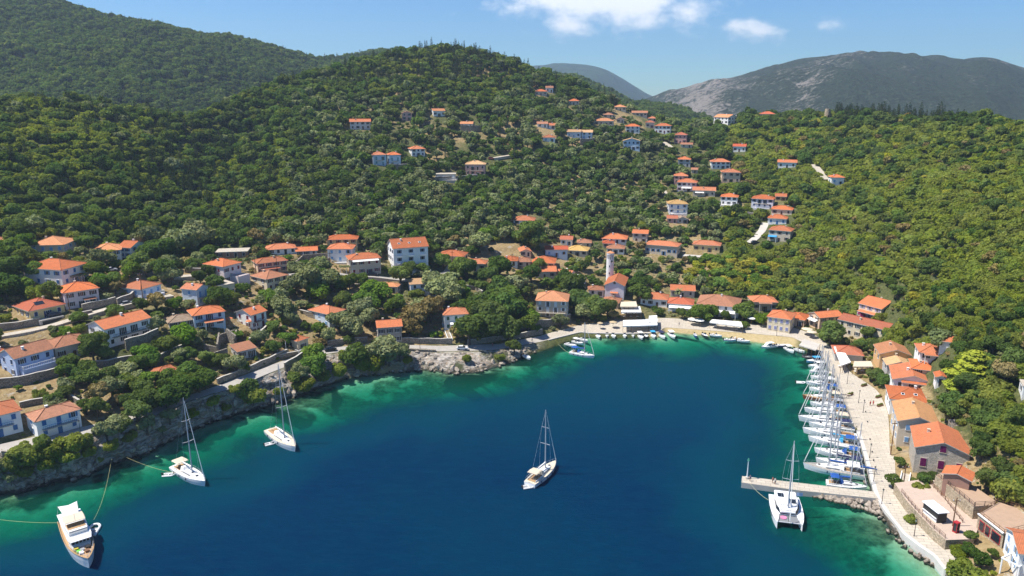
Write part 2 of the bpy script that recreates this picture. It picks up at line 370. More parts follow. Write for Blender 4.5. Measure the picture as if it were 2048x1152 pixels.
rock = t.mix(t.math('MULTIPLY', wet, .8), rock, (.035, .032, .02))
sand = t.mix(t.ramp(n2, .3, .7), (.40, .31, .15), (.50, .40, .22))
fine = t.noise(3.5, 4, .7, p); soil = t.mix(1.0, soil, t.math('ADD', .45, t.math('MULTIPLY', fine, 1.1)), 'MULTIPLY')
c = t.mix(vattr(t, 'rock'), soil, rock); c = t.mix(vattr(t, 'sand'), c, sand)
hgt = t.math('ADD', t.math('MULTIPLY', beds, t.math('MULTIPLY', vattr(t, 'rock'), 1.0)), t.math('MULTIPLY', n2, .35))
M_GROUND = t.done(t.princ(c, .95, t.bump(hgt, 1.0, 1.3), .15))
me = grid_mesh('terrain', GX, GY, GZ, [M_GROUND])
S2 = np.repeat(GS[:, None], NU, 1)
land_x = GX / 1.0
west = np.clip((.05 - US) / .04, 0, 1)[None, :]
rockA = np.clip((1.02 - S2) / .12, 0, 1) * np.maximum(west, np.clip((US - .497) / .004, 0, 1)[None, :])
rockA = np.maximum(rockA, np.clip(fbm(GX / 16, GY / 16, 2, 4) * 2.5 - .5, 0, 1) * np.clip((US[None, :] - .47) / .05, 0, 1) * np.clip((S2 - 2.2) / .3, 0, 1) * np.clip((4.6 - S2) / .4, 0, 1))
beach = np.clip((1.2 - S2) / .1, 0, 1) * np.clip((US - .19) / .004, 0, 1)[None, :] * np.clip((.405 - US) / .01, 0, 1)[None, :]
cove = np.clip((.35 - S2) / .1, 0, 1) * np.exp(-((US + .19) / .045) ** 2)[None, :]
dryA = np.clip((S2 - 1.9) / .2, 0, 1) * np.clip((5.6 - S2) / .8, 0, 1)
dryA = dryA * np.clip(.65 + 1.0 * fbm(GX / 40, GY / 40, 0, 3), 0, 1)
upper = np.exp(-(((GX / GY) - .02) / .3) ** 2) * np.clip((S2 - 5) / .3, 0, 1) * np.clip(.45 + 1.3 * fbm(GX / 45, GY / 45, 1, 3), 0, 1)
dryA = dryA * np.where(US[None, :] > .28, np.clip((4.0 - S2) / .5, 0, 1) * .8, 1.0)
dryA = np.maximum(dryA, upper)
dryA = np.maximum(dryA, np.clip((US[None, :] - .49) / .03, 0, 1) * np.clip((3.75 - S2) / .5, 0, 1) * np.clip((S2 - 2) / .1, 0, 1))
attr(me, 'rock', rockA); attr(me, 'sand', np.maximum(beach, cove)); attr(me, 'dry', dryA)
tag(link('terrain', me), kind='structure')

# ------------------------------------------------------------------ sea bed and water
sx = np.concatenate([np.linspace(-420, -190, 60)[:-1], np.linspace(-190, 190, 340), np.linspace(190, 420, 60)[1:]])
sy = np.concatenate([np.linspace(-200, 70, 20)[:-1], np.linspace(70, 312, 260)])
SX, SY = np.meshgrid(sx, sy)
ys_col = np.interp(np.clip(SX / np.maximum(SY, 20), US[0], US[-1]), US, L0[0])
sdx = US * L0[0]; sdy = L0[0]
def shore_dist(X, Y):
    out = np.empty(X.size); xf, yf = X.ravel(), Y.ravel()
    for a in range(0, X.size, 8000):
        out[a:a + 8000] = np.sqrt(((xf[a:a + 8000, None] - sdx[None]) ** 2 + (yf[a:a + 8000, None] - sdy[None]) ** 2).min(1))
    return out.reshape(X.shape)
D = shore_dist(SX, SY)
inside = (SY < ys_col) & (SY > 20) | (SY <= 20)
nzA = fbm(SX / 22, SY / 22, 0, 4); nzB = fbm(SX / 6, SY / 6, 1, 4)
shelf = 1.0 + .9 * np.exp(-((SX + 52) / 26) ** 2 - ((SY - 232) / 30) ** 2) + .6 * np.exp(-((SX - 92) / 22) ** 2 - ((SY - 148) / 24) ** 2)
Dd = np.maximum(0, D * (1 + .35 * nzA)) / shelf
depth = .3 + .145 * Dd + .0058 * Dd ** 2
depth = np.minimum(depth, np.clip(9 + (262 - SY) * .16, 9, 30)) + .35 * nzB * np.clip(D / 6, 0, 1)
depth = np.where(inside, np.maximum(depth, .12), -.0 - .1)
SZ = np.where(inside, -depth, -1.2)
t = NT('sea_bed_surface'); p = t.pos()
n1 = t.noise(.05, 5, .6, p); n2 = t.noise(.6, 5, .65, p); n4 = t.noise(.028, 4, .55, p, .6)
sandc = t.mix(t.ramp(n2, .3, .7), (.36, .33, .20), (.46, .43, .28))
rockc = t.mix(t.ramp(n2, .35, .65), (.05, .055, .03), (.17, .16, .09))
c = t.mix(t.ramp(n1, .47, .56), sandc, rockc)
c = t.mix(t.ramp(n4, .555, .60), c, (.010, .018, .012))               # meadows of dark seagrass
M_BED = t.done(t.princ(c, .95, t.bump(n2, .8, .5), .1))
tag(link('sea_bed', grid_mesh('sea_bed', SX, SY, SZ, [M_BED])), kind='structure')
t = NT('sea_water'); p = t.pos(); dep = vattr(t, 'depth')
ext = t.n('CombineXYZ')
for i, k in enumerate((.85, .17, .22)):
    t.t.links.new(t.math('POWER', 2.71828, t.math('MULTIPLY', dep, -k)), ext.inputs[i])
tr = t.n('BsdfTransparent'); t.t.links.new(ext.outputs[0], tr.inputs[0])
mp = t.n('Mapping'); t.t.links.new(p, mp.inputs[0]); mp.inputs['Scale'].default_value = (.5, 1.4, 1); mp.inputs['Rotation'].default_value = (0, 0, .12)
rip = t.noise(1.1, 5, .62, mp.outputs[0]); swell = t.noise(.16, 4, .6, mp.outputs[0])
bmp = t.bump(t.math('ADD', rip, t.math('MULTIPLY', swell, 1.6)), .26, .35)
big = t.noise(.012, 4, .55, p)
body = t.mix(t.ramp(dep, 8, 24), (.0006, .045, .074), (.0003, .018, .054)); body = t.mix(t.math('MULTIPLY', t.ramp(big, .35, .65), .35), body, (.0005, .036, .064))
body = t.mix(t.math('MULTIPLY', t.ramp(t.noise(.35, 5, .7, mp.outputs[0]), .35, .75), .30), body, (.0006, .046, .088))
body = t.mix(t.ramp(dep, 8.0, 1.5), body, (.0015, .120, .076))
df = t.n('BsdfDiffuse'); t.t.links.new(body, df.inputs[0]); t.t.links.new(bmp, df.inputs['Normal'])
op = t.math('SUBTRACT', 1.0, t.math('POWER', 2.71828, t.math('MULTIPLY', dep, -.15)))
m1 = t.n('MixShader'); t.t.links.new(op, m1.inputs[0]); t.t.links.new(tr.outputs[0], m1.inputs[1]); t.t.links.new(df.outputs[0], m1.inputs[2])
gl = t.n('BsdfGlossy'); gl.inputs['Roughness'].default_value = .06; t.t.links.new(bmp, gl.inputs['Normal']); gl.inputs[0].default_value = (.45, .75, 1, 1)
fr = t.n('Fresnel'); fr.inputs['IOR'].default_value = 1.2; t.t.links.new(bmp, fr.inputs['Normal'])
m2 = t.n('MixShader'); t.t.links.new(t.math('MULTIPLY', fr.outputs[0], .42, True), m2.inputs[0]); t.t.links.new(m1.outputs[0], m2.inputs[1]); t.t.links.new(gl.outputs[0], m2.inputs[2])
M_WATER = t.done(m2.outputs[0])
wme = grid_mesh('water', SX, SY, np.zeros_like(SX), [M_WATER]); attr(wme, 'depth', np.clip(depth, .05, 60))
tag(link('water', wme), kind='structure')

# ------------------------------------------------------------------ hills and mountains behind
def far_material(name, wood, bare, barescale, barelo, barehi):
    t = NT(name); p = t.pos(); a = t.noise(barescale, 7, .66, p, .4); b = t.noise(barescale * 9, 5, .7, p)
    v = t.voro(.11, p)
    w = t.mix(t.ramp(b, .3, .7), tuple(k * .55 for k in wood), tuple(k * 1.35 for k in wood))
    f = t.math('ADD', t.math('MULTIPLY', a, .48), t.math('ADD', t.math('MULTIPLY', b, .52), t.math('MULTIPLY', vattr(t, 'bare'), .17)))
    c = t.mix(t.ramp(f, barelo, barehi), w, bare)
    return t.done(t.princ(c, .95, t.bump(t.math('ADD', b, t.math('MULTIPLY', v.outputs['Distance'], .1)), 1.0, 22), .1))
HILLS = {}; HILLS_FIRST = None
def far_hill(name, ridge, front, back, mat, nrow=70, ncol=260, amp=12, fs=90, bare=None, rsm=3):
    """ridge: (px, py, Y); front: (distance in front of the ridge, foot height)"""
    P = [at_Y(*r) for r in ridge]; u = np.array([q.x / q.y for q in P])
    uu = np.linspace(u.min(), u.max(), ncol)
    ry = gsmooth(np.interp(uu, u, [q.y for q in P]), rsm); rz = gsmooth(np.interp(uu, u, [q.z for q in P]), rsm)
    tt = np.concatenate([np.linspace(0, 1, nrow), 1 + np.linspace(.05, 1, 12)])
    Y = np.where(tt[:, None] <= 1, ry - front[0] * (1 - tt[:, None]), ry + back * (tt[:, None] - 1))
    e = np.where(tt <= 1, np.sin(np.clip(tt, 0, 1) * math.pi / 2) ** 1.15, 1 - (np.clip(tt - 1, 0, 1)) ** 1.3)
    Z = front[1] + (rz[None] - front[1]) * e[:, None]
    X = uu[None] * Y
    k = np.clip(1.15 - np.abs(tt - 1) * 0, 0, 1)[:, None]
    gul = fbm(X / fs, Y / (fs * 2.2), 1, 5); mask = np.clip(1 - np.exp(-((tt - 1) / .10) ** 2), .12, 1)[:, None]
    Z = Z + amp * gul * mask
    me = grid_mesh(name, X, Y, Z, [mat])
    b = np.zeros_like(X) if bare is None else bare(X, Y, Z, uu, tt)
    attr(me, 'bare', b)
    HILLS[name] = (uu, Y, Z)
    global HILLS_FIRST
    if HILLS_FIRST is None: HILLS_FIRST = (uu, Y, Z)
    if mat.name == 'dark_wood_surface': HILLS['dark'] = (uu, Y, Z)
    return tag(link(name, me), kind='structure')
M_WOOD = far_material('wooded_hill_surface', (.03, .042, .013), (.06, .07, .03), .006, .85, 1.0)
HILL_A = far_hill('hill', [(a_, b_ + (24 if a_ < 480 else 24 - (a_ - 480) * .06 if a_ < 700 else 8), c_) for a_, b_, c_ in [(-900, -200, 1250), (-400, -110, 1250), (-200, -72, 1230), (0, -30, 1200), (100, -8, 1200), (200, 13, 1200), (260, 25, 1200), (330, 38, 1220), (400, 58, 1240), (480, 76, 1260), (560, 94, 1290), (640, 111, 1330), (690, 113, 1380), (730, 104, 1450), (780, 95, 1500), (820, 94, 1500),
                  (870, 104, 1500), (1000, 130, 1500), (1100, 150, 1500), (1200, 180, 1480), (1260, 205, 1450)]], (470, 52), 500, M_WOOD, 130, 420, 30, 150, rsm=4)
M_FOREST_HILL = far_material('dark_wood_surface', (.022, .045, .014), (.05, .07, .03), .01, .8, 1.0)
far_hill('hill', [(a_, b_ + 12, c_) for a_, b_, c_ in [(1100, 240, 1100), (1180, 205, 1150), (1240, 199, 1200), (1290, 197, 1200), (1330, 201, 1200), (1370, 211, 1200), (1410, 226, 1200), (1450, 242, 1200), (1500, 262, 1200), (1560, 290, 1200)]], (420, 20), 300, M_FOREST_HILL, 60, 160, 7, 60)
M_BLUE = far_material('blue_mountain_surface', (.026, .058, .026), (.08, .10, .08), .0012, .7, .9)
far_hill('mountain', [(900, 150, 5200), (1000, 133, 5200), (1060, 135, 5200), (1090, 132, 5200), (1120, 127, 5200), (1160, 129, 5200), (1190, 132, 5200), (1220, 143, 5200), (1250, 160, 5200), (1280, 180, 5200), (1300, 192, 5200), (1340, 210, 5200), (1420, 230, 5200)], (1800, -20), 900, M_BLUE, 60, 160, 40, 420)
M_ROCKY = far_material('rocky_mountain_surface', (.046, .066, .032), (.36, .32, .27), .010, .57, .70)
def bare_right(X, Y, Z, uu, tt):
    west = np.exp(-((uu - .245) / .055) ** 2)[None] * 1.0
    g1 = np.exp(-((uu - .42 - .02 * (tt[:, None] - 1) * 4) / .035) ** 2) * .55
    g2 = np.exp(-((uu - .63) / .03) ** 2)[None] * np.clip((tt[:, None] - .55) * 2, 0, 1) * .8
    top = np.exp(-((uu - .45) / .07) ** 2)[None] * np.clip((tt[:, None] - .8) * 5, 0, 1) * .35
    lowv = np.clip((.35 - tt[:, None]) * 2, 0, 1) * -.5
    return np.clip(np.maximum.reduce([np.broadcast_to(west, X.shape), g1, g2, top]) + lowv, -.6, 1)
far_hill('mountain', [(1250, 222, 2900), (1300, 202, 2850), (1340, 190, 2800), (1400, 173, 2750), (1450, 160, 2700), (1500, 147, 2700), (1560, 129, 2700), (1600, 117, 2700), (1650, 112, 2700), (1690, 109, 2700), (1730, 111, 2700), (1760, 119, 2700), (1790, 121, 2700), (1820, 117, 2700), (1850, 120, 2700),
                      (1900, 122, 2700), (1930, 118, 2700), (1960, 114, 2700), (1990, 116, 2700), (2020, 126, 2700), (2048, 136, 2700), (2120, 150, 2700), (2400, 170, 2700), (2900, 190, 2700)], (1500, -30), 900, M_ROCKY, 140, 460, 52, 210, bare_right)
# open sea beyond, so that nothing ends at an edge
me = mesh_of('sea', [(-9000, -300, -31), (9000, -300, -31), (9000, 12000, -31), (-9000, 12000, -31)], [(0, 1, 2, 3)], [plain('open_sea', (.004, .04, .11), .3)])
tag(link('sea', me), kind='structure')
# ------------------------------------------------------------------ trees
def leaf_mat(name, col, trans=.4, hv=.05, vv=.55):
    t = NT(name); oi = t.n('ObjectInfo'); loc = oi.outputs['Location']; rnd = oi.outputs['Random']
    big = t.noise(.012, 3, .5, loc); mid = t.noise(.07, 2, .5, loc)
    hs = t.n('HueSaturation'); hs.inputs['Color'].default_value = (*col, 1)
    t.set(hs.inputs['Hue'], t.math('ADD', .5 - hv / 2 , t.math('MULTIPLY', t.math('ADD', t.math('MULTIPLY', rnd, .5), t.math('MULTIPLY', mid, .5)), hv)))
    w1 = t.n('TexWhiteNoise'); w1.noise_dimensions = '1D'; t.t.links.new(t.math('MULTIPLY', rnd, 91.7), w1.inputs['W'])
    v = t.math('ADD', 1 - vv * .8, t.math('MULTIPLY', t.math('ADD', t.math('MULTIPLY', w1.outputs['Value'], .6), t.math('MULTIPLY', big, .5)), vv * 1.6))
    t.set(hs.inputs['Value'], v)
    t.set(hs.inputs['Saturation'], t.math('ADD', .75, t.math('MULTIPLY', mid, .45)))
    ln = t.noise(1.7, 3, .6, t.obj()); c = t.mix(t.ramp(ln, .3, .7), hs.outputs[0], t.mix(1.0, hs.outputs[0], (1.45, 1.35, 1.1), 'MULTIPLY'))
    d = t.n('BsdfDiffuse'); t.t.links.new(c, d.inputs[0]); tl = t.n('BsdfTranslucent'); t.t.links.new(t.mix(1.0, c, (1.3, 1.25, .5), 'MULTIPLY'), tl.inputs[0])
    m = t.n('MixShader'); m.inputs[0].default_value = trans; t.t.links.new(d.outputs[0], m.inputs[1]); t.t.links.new(tl.outputs[0], m.inputs[2])
    return t.done(m.outputs[0])
M_BARK = plain('bark', (.11, .085, .06), .95, .3, 2.0)
LEAF = {'oak': leaf_mat('oak_leaves', (.118, .172, .042)), 'carob': leaf_mat('carob_leaves', (.082, .134, .034)), 'olive': leaf_mat('olive_leaves', (.180, .212, .100), .2), 'maquis': leaf_mat('maquis_leaves', (.188, .232, .042), .45, .04, .40),
        'cypress': leaf_mat('cypress_leaves', (.030, .050, .020), .1, .03, .3), 'pine': leaf_mat('pine_needles', (.24, .29, .028), .2, .03, .3), 'fig': leaf_mat('fig_leaves', (.115, .195, .028), .35), 'dry': leaf_mat('dry_leaves', (.20, .165, .07), .2), 'broom': leaf_mat('broom_leaves', (.27, .27, .035), .3, .05, .4)}
def leaf_cloud(lobes, n, size, rs, flat=.0, up=.25):
    """small leaf-spray faces over the surface of a set of lobes (centre, radii)"""
    w = np.array([l[1][0] * l[1][1] + l[1][0] * l[1][2] for l in lobes]); w = w / w.sum()
    k = rs.choice(len(lobes), n, p=w); C = np.array([l[0] for l in lobes])[k]; Rr = np.array([l[1] for l in lobes])[k]
    d = rs.normal(size=(n, 3)); d[:, 2] += up; d /= np.linalg.norm(d, axis=1)[:, None]
    rad = rs.uniform(.74, 1.06, n)[:, None]
    P = C + d * Rr * rad
    keep = np.ones(n, bool)
    for j, l in enumerate(lobes):
        q = (((P - np.array(l[0])) / np.array(l[1])) ** 2).sum(1); keep &= (q > .50) | (k == j)
    P, d = P[keep], d[keep]; n = len(P)
    nrm = d + rs.normal(size=(n, 3)) * .55; nrm[:, 2] += flat; nrm /= np.linalg.norm(nrm, axis=1)[:, None]
    a = np.cross(nrm, rs.normal(size=(n, 3))); a /= np.linalg.norm(a, axis=1)[:, None]; b = np.cross(nrm, a)
    s = (size * rs.uniform(.55, 1.35, n))[:, None]; asp = rs.uniform(.55, 1.0, n)[:, None]
    v = np.stack([P - a * s - b * s * asp * .4, P + a * s * .2 - b * s * asp, P + a * s + b * s * asp * .3, P - a * s * .3 + b * s * asp], 1)
    return v.reshape(-1, 3)
def cloud_faces(v): return np.arange(len(v)).reshape(-1, 4)
def np_mesh(name, v, f, mats, mi=None):
    me = bpy.data.meshes.new(name); me.vertices.add(len(v)); me.vertices.foreach_set('co', np.asarray(v, np.float32).ravel())
    me.loops.add(f.size); me.loops.foreach_set('vertex_index', f.ravel().astype(np.int32)); me.polygons.add(len(f))
    me.polygons.foreach_set('loop_start', (np.arange(len(f)) * 4).astype(np.int32))
    for m in mats: me.materials.append(m)
    if mi is not None: me.polygons.foreach_set('material_index', np.asarray(mi, np.int32))
    me.update(calc_edges=True); return me
def tree_shape(kind, rs):
    """unit crown radius about 1, foot at the origin -> (lobes, trunk tubes, leaf size)"""
    L = []; T = []
    if kind in ('oak', 'carob', 'fig', 'olive', 'dry'):
        th = {'oak': .55, 'carob': .35, 'fig': .4, 'olive': .55, 'dry': .5}[kind]; hz = {'oak': .8, 'carob': .78, 'fig': .7, 'olive': .7, 'dry': .7}[kind]
        L.append(((0, 0, th + hz * .75), (.62, .62, hz * .66)))
        n = rs.integers(9, 14)
        for i in range(n):
            a = 2 * math.pi * (i + rs.uniform(-.3, .3)) / n * 2; rr = rs.uniform(.35, .74); zz = th + hz * rs.uniform(.35, 1.25) * (1.15 - rr * .5)
            q = rs.uniform(.24, .44); L.append(((rr * math.cos(a), rr * math.sin(a), zz), (q, q, q * rs.uniform(.7, .95))))
        lean = rs.uniform(-.12, .12, 2)
        T.append(([(0, 0, -.25), (lean[0] * .3, lean[1] * .3, th * .5), (lean[0], lean[1], th + hz * .3)], [.10, .075, .05]))
        for l in L[2:6]: T.append(([(lean[0] * .6, lean[1] * .6, th * .6), tuple(np.array(l[0]) * (.6, .6, .8)), l[0]], [.045, .03, .012]))
        return L, T, 1
    if kind in ('maquis', 'broom'):
        n = rs.integers(6, 10); L.append(((0, 0, .35), (.75, .75, .5)))
        for i in range(n):
            a = rs.uniform(0, 6.28); rr = rs.uniform(.3, .75); q = rs.uniform(.25, .45); L.append(((rr * math.cos(a), rr * math.sin(a), .3 + rs.uniform(0, .45)), (q, q, q * .85)))
        T.append(([(0, 0, -.2), (0, 0, .2), (.05, .03, .6)], [.07, .05, .02])); return L, T, 1
    if kind == 'cypress':
        h = 6.5
        for i in range(11):
            t_ = i / 10; r = .95 * (math.sin(math.pi * min(1, .14 + t_ * .86)) ** .65) * (1 - .25 * t_) + .05
            L.append(((rs.uniform(-.1, .1), rs.uniform(-.1, .1), .5 + t_ * (h - .6)), (r * rs.uniform(.85, 1.05), r * rs.uniform(.85, 1.05), .55)))
        T.append(([(0, 0, -.3), (0, 0, 1.5), (0, 0, 5)], [.16, .14, .04])); return L, T, .75
    if kind == 'pine':
        for i in range(4):
            zz = .5 + i * .36; m = 6 - i
            for j in range(m):
                a = 2 * math.pi * (j + rs.uniform(-.3, .3)) / m + i; rr = (.85 - .2 * i) * rs.uniform(.6, 1); q = rs.uniform(.26, .42)
                L.append(((rr * math.cos(a), rr * math.sin(a), zz + rs.uniform(-.06, .06)), (q, q, q * .24)))
        L.append(((0, 0, 1.8), (.3, .3, .2)))
        T.append(([(0, 0, -.3), (.04, 0, .6), (0, .04, 1.8)], [.08, .06, .025]))
        for l in L[:14]: T.append(([(0, 0, l[0][2] * .75), l[0]], [.03, .012]))
        return L, T, .8
PROTO = {}
def make_proto(kind, var, n, size):
    rs = np.random.default_rng(hash((kind, var)) % 1000 if False else sum(map(ord, kind)) * 10 + var)
    L, T, ls = tree_shape(kind, rs)
    v = leaf_cloud(L, n, size * ls, rs, flat=.9 if kind == 'pine' else 0.15, up=.3)
    crown = np_mesh('crown', v, cloud_faces(v), [LEAF[kind]])
    mb = MB()
    for pts, rd in T: mb.tube(pts, rd, 5, 0, cap=False)
    trunk = mb.mesh('trunk', [M_BARK], True)
    V = np.concatenate([v, np.array(mb.v)]); F = np.concatenate([cloud_faces(v), np.array(mb.f) + len(v)])
    whole = np_mesh(kind, V, F, [LEAF[kind], M_BARK], [0] * (len(v) // 4) + [1] * len(mb.f))
    return crown, trunk, whole
KINDS_T = ['oak', 'carob', 'olive', 'maquis', 'cypress', 'pine', 'fig', 'dry', 'broom']
for kd in KINDS_T:
    nv = 4 if kd in ('oak', 'carob', 'olive', 'maquis') else 2
    PROTO[kd] = [dict(near=make_proto(kd, i, 2600, .085), far=make_proto(kd, i + 50, 620, .165)) for i in range(nv)]

HT_R = {'oak': 1.75, 'carob': 1.5, 'olive': 1.6, 'maquis': 1.1, 'cypress': 6.8, 'pine': 2.1, 'fig': 1.45, 'dry': 1.5, 'broom': 1.1}
BOXES = []      # (x0, y0, x1, y1, depth): house fronts that stay in view
FOOT = []       # (x, y, radius): ground that is built on
ROADS = []      # lists of points kept clear, with half width
TREES = []      # explicit: (kind, Vector foot, crown radius)
def tree_px(kind, px, py_foot, wpx):
    P = pix_ground(px, py_foot); dep = project(*P)[2]
    TREES.append((kind, P, wpx * dep / FPX / 2, True))
# ------------------------------------------------------------------ building materials
def roof_mat(name, col, var=.35):
    if name in MATS: return MATS[name]
    t = NT(name); uv = t.n('UVMap').outputs[0]; s = t.n('SeparateXYZ'); t.t.links.new(uv, s.inputs[0])
    un, vn = t.math('MULTIPLY', s.outputs[0], 3.2), t.math('MULTIPLY', s.outputs[1], 2.6)
    cell = t.n('CombineXYZ'); t.t.links.new(t.math('FLOOR', un), cell.inputs[0]); t.t.links.new(t.math('FLOOR', vn), cell.inputs[1])
    wn_ = t.n('TexWhiteNoise'); t.t.links.new(cell.outputs[0], wn_.inputs['Vector'])
    p = t.pos(); st = t.noise(.5, 5, .65, p); oi = t.n('ObjectInfo').outputs['Random']
    k = t.math('ADD', 1 - var * .75, t.math('MULTIPLY', t.math('ADD', t.math('MULTIPLY', wn_.outputs['Value'], .5), t.math('MULTIPLY', st, 1.0)), var))
    k = t.math('MULTIPLY', k, t.math('ADD', .78, t.math('MULTIPLY', oi, .36)))
    w2 = t.n('TexWhiteNoise'); w2.noise_dimensions = '1D'; t.t.links.new(t.math('MULTIPLY', oi, 57.3), w2.inputs['W'])
    c0 = t.mix(t.math('MULTIPLY', w2.outputs['Value'], .55), col, (.40, .20, .125))
    c = t.mix(1.0, c0, k, 'MULTIPLY')
    c = t.mix(t.math('MULTIPLY', t.ramp(t.noise(1.3, 5, .7, p), .52, .72), .55), c, (.19, .12, .075))
    rib = t.math('ABSOLUTE', t.math('SINE', t.math('MULTIPLY', un, math.pi))); crs = t.math('FRACT', vn)
    h = t.math('ADD', rib, t.math('MULTIPLY', crs, .35))
    MATS[name] = t.done(t.princ(c, .85, t.bump(h, .55, .09), .2)); return MATS[name]
ROOF = {'o': roof_mat('orange_tile', (.56, .155, .052)), 'r': roof_mat('red_tile', (.50, .105, .045)), 'b': roof_mat('weathered_brown_tile', (.38, .165, .09), .55), 'y': roof_mat('ochre_tile', (.60, .32, .11)),
        't': roof_mat('tan_tile', (.60, .38, .19)), 'p': roof_mat('pale_orange_tile', (.60, .255, .11)), 'l': roof_mat('mustard_tile', (.66, .45, .12)), 'g': roof_mat('grey_brown_tile', (.30, .24, .17), .5)}
def wall_mat(name, col, stain=.4):
    if name in MATS: return MATS[name]
    t = NT(name); p = t.pos(); mp = t.n('Mapping'); t.t.links.new(p, mp.inputs[0]); mp.inputs['Scale'].default_value = (1, 1, .22)
    a = t.noise(.9, 5, .65, mp.outputs[0]); b = t.noise(.25, 4, .6, p)
    c = t.mix(t.math('MULTIPLY', t.ramp(a, .5, .8), stain), col, tuple(k * .68 for k in col)); c = t.mix(t.math('MULTIPLY', t.ramp(b, .45, .75), stain * .6), c, (col[0] * .85, col[1] * .8, col[2] * .7))
    MATS[name] = t.done(t.princ(c, .9, t.bump(t.noise(6, 3, .6, p), .15, .05), .2)); return MATS[name]
def stone_mat(name, a, b, mortar, scale=2.2):
    if name in MATS: return MATS[name]
    t = NT(name); p = t.pos(); mp = t.n('Mapping'); t.t.links.new(p, mp.inputs[0]); mp.inputs['Scale'].default_value = (1, 1, 1.6)
    v = t.voro(scale, mp.outputs[0]); e = t.voro(scale, mp.outputs[0], 'DISTANCE_TO_EDGE')
    sc = t.n('SeparateColor'); t.t.links.new(v.outputs['Color'], sc.inputs[0])
    c = t.mix(sc.outputs[0], a, b); c = t.mix(t.ramp(e.outputs['Distance'], .07, .02), c, mortar)
    c = t.mix(t.math('MULTIPLY', t.ramp(t.noise(.3, 5, .65, p), .5, .75), .6), c, tuple(k * .45 for k in a))
    MATS[name] = t.done(t.princ(c, .95, t.bump(t.ramp(e.outputs['Distance'], 0, .12), .7, .12), .15)); return MATS[name]
WALL = {'w': wall_mat('white_render', (.86, .85, .82)), 'c': wall_mat('cream_render', (.72, .62, .45)), 'e': wall_mat('beige_render', (.62, .53, .41)), 'b': wall_mat('periwinkle_render', (.46, .55, .74), .25), 'k': wall_mat('pale_blue_render', (.62, .71, .80), .3),
        'p': wall_mat('pink_render', (.70, .40, .34)), 'q': wall_mat('pale_pink_render', (.74, .63, .61)), 'y': wall_mat('yellow_render', (.72, .55, .27)), 's': stone_mat('grey_stonework', (.55, .49, .42), (.38, .34, .28), (.58, .53, .46)), 'g': wall_mat('grey_render', (.52, .50, .47), .6),
        'r': wall_mat('red_render', (.48, .16, .12)), 'o': wall_mat('orange_render', (.68, .42, .20)), 'm': wall_mat('weathered_render', (.58, .52, .44), .9), 'u': wall_mat('umber_render', (.34, .20, .15), .5), 'h': wall_mat('peach_render', (.74, .54, .38)), 'l': wall_mat('lavender_render', (.74, .73, .78), .4)}
M_STONE = stone_mat('drystone', (.42, .36, .28), (.27, .235, .19), (.09, .08, .06), 1.5)
M_STONE_PALE = stone_mat('pale_drystone', (.56, .46, .33), (.40, .32, .22), (.22, .18, .12), 1.6)
M_CONC = plain('concrete', (.50, .465, .41), .9, .22, .35, bump=.2)
t = NT('pale_paving'); p = t.pos(); mp = t.n('Mapping'); t.t.links.new(p, mp.inputs[0]); mp.inputs['Rotation'].default_value = (0, 0, .27)
bk = t.n('TexBrick'); t.t.links.new(mp.outputs[0], bk.inputs['Vector']); bk.inputs['Scale'].default_value = .22; bk.inputs['Mortar Size'].default_value = .012; bk.inputs['Color1'].default_value = (.54, .48, .39, 1); bk.inputs['Color2'].default_value = (.47, .42, .345, 1); bk.inputs['Mortar'].default_value = (.30, .26, .21, 1)
c = t.mix(t.math('MULTIPLY', t.ramp(t.noise(.35, 6, .7, p), .45, .7), .55), bk.outputs[0], (.40, .345, .27)); c = t.mix(t.math('MULTIPLY', t.ramp(t.noise(1.6, 5, .7, p), .58, .72), .5), c, (.30, .26, .21))
M_CONC_PALE = t.done(t.princ(c, .9, t.bump(t.noise(4, 4, .6, p), .2, .05), .2))
M_ASPH = plain('old_asphalt', (.40, .37, .33), .95, .25, .4, bump=.2)
M_WHITE = plain('white_paint', (.80, .80, .79), .5, .05); M_DARK = plain('dark_metal', (.035, .033, .032), .5, .2); M_IRON = plain('black_iron', (.03, .03, .033), .5, .1)
M_GLASS = plain('dark_glass', (.018, .024, .032), .12, .3, .4, spec=.6)
M_WOOD = plain('brown_wood', (.19, .10, .055), .8, .35, 3); M_TEAK = plain('teak', (.42, .27, .14), .7, .25, 3)
M_CLOTH = plain('white_canvas', (.82, .80, .76), .8, .06); M_SAND_CLOTH = plain('sand_canvas', (.62, .53, .40), .8, .1)
PAINT = {'b': plain('blue_paint', (.06, .17, .38), .6), 'n': plain('navy_paint', (.03, .05, .13), .6), 'g': plain('green_paint', (.03, .13, .085), .6), 'd': plain('dark_green_paint', (.018, .035, .03), .6), 'm': plain('maroon_paint', (.17, .02, .035), .6), 'w': M_WHITE,
         't': plain('teal_paint', (.16, .36, .40), .6), 'k': plain('brown_paint', (.09, .045, .028), .6), 'l': plain('lavender_paint', (.27, .28, .48), .6), 'v': plain('violet_paint', (.16, .012, .09), .6), 's': plain('sky_paint', (.20, .38, .62), .6), 'x': M_DARK, 'o': plain('orange_canvas', (.65, .20, .08), .8)}
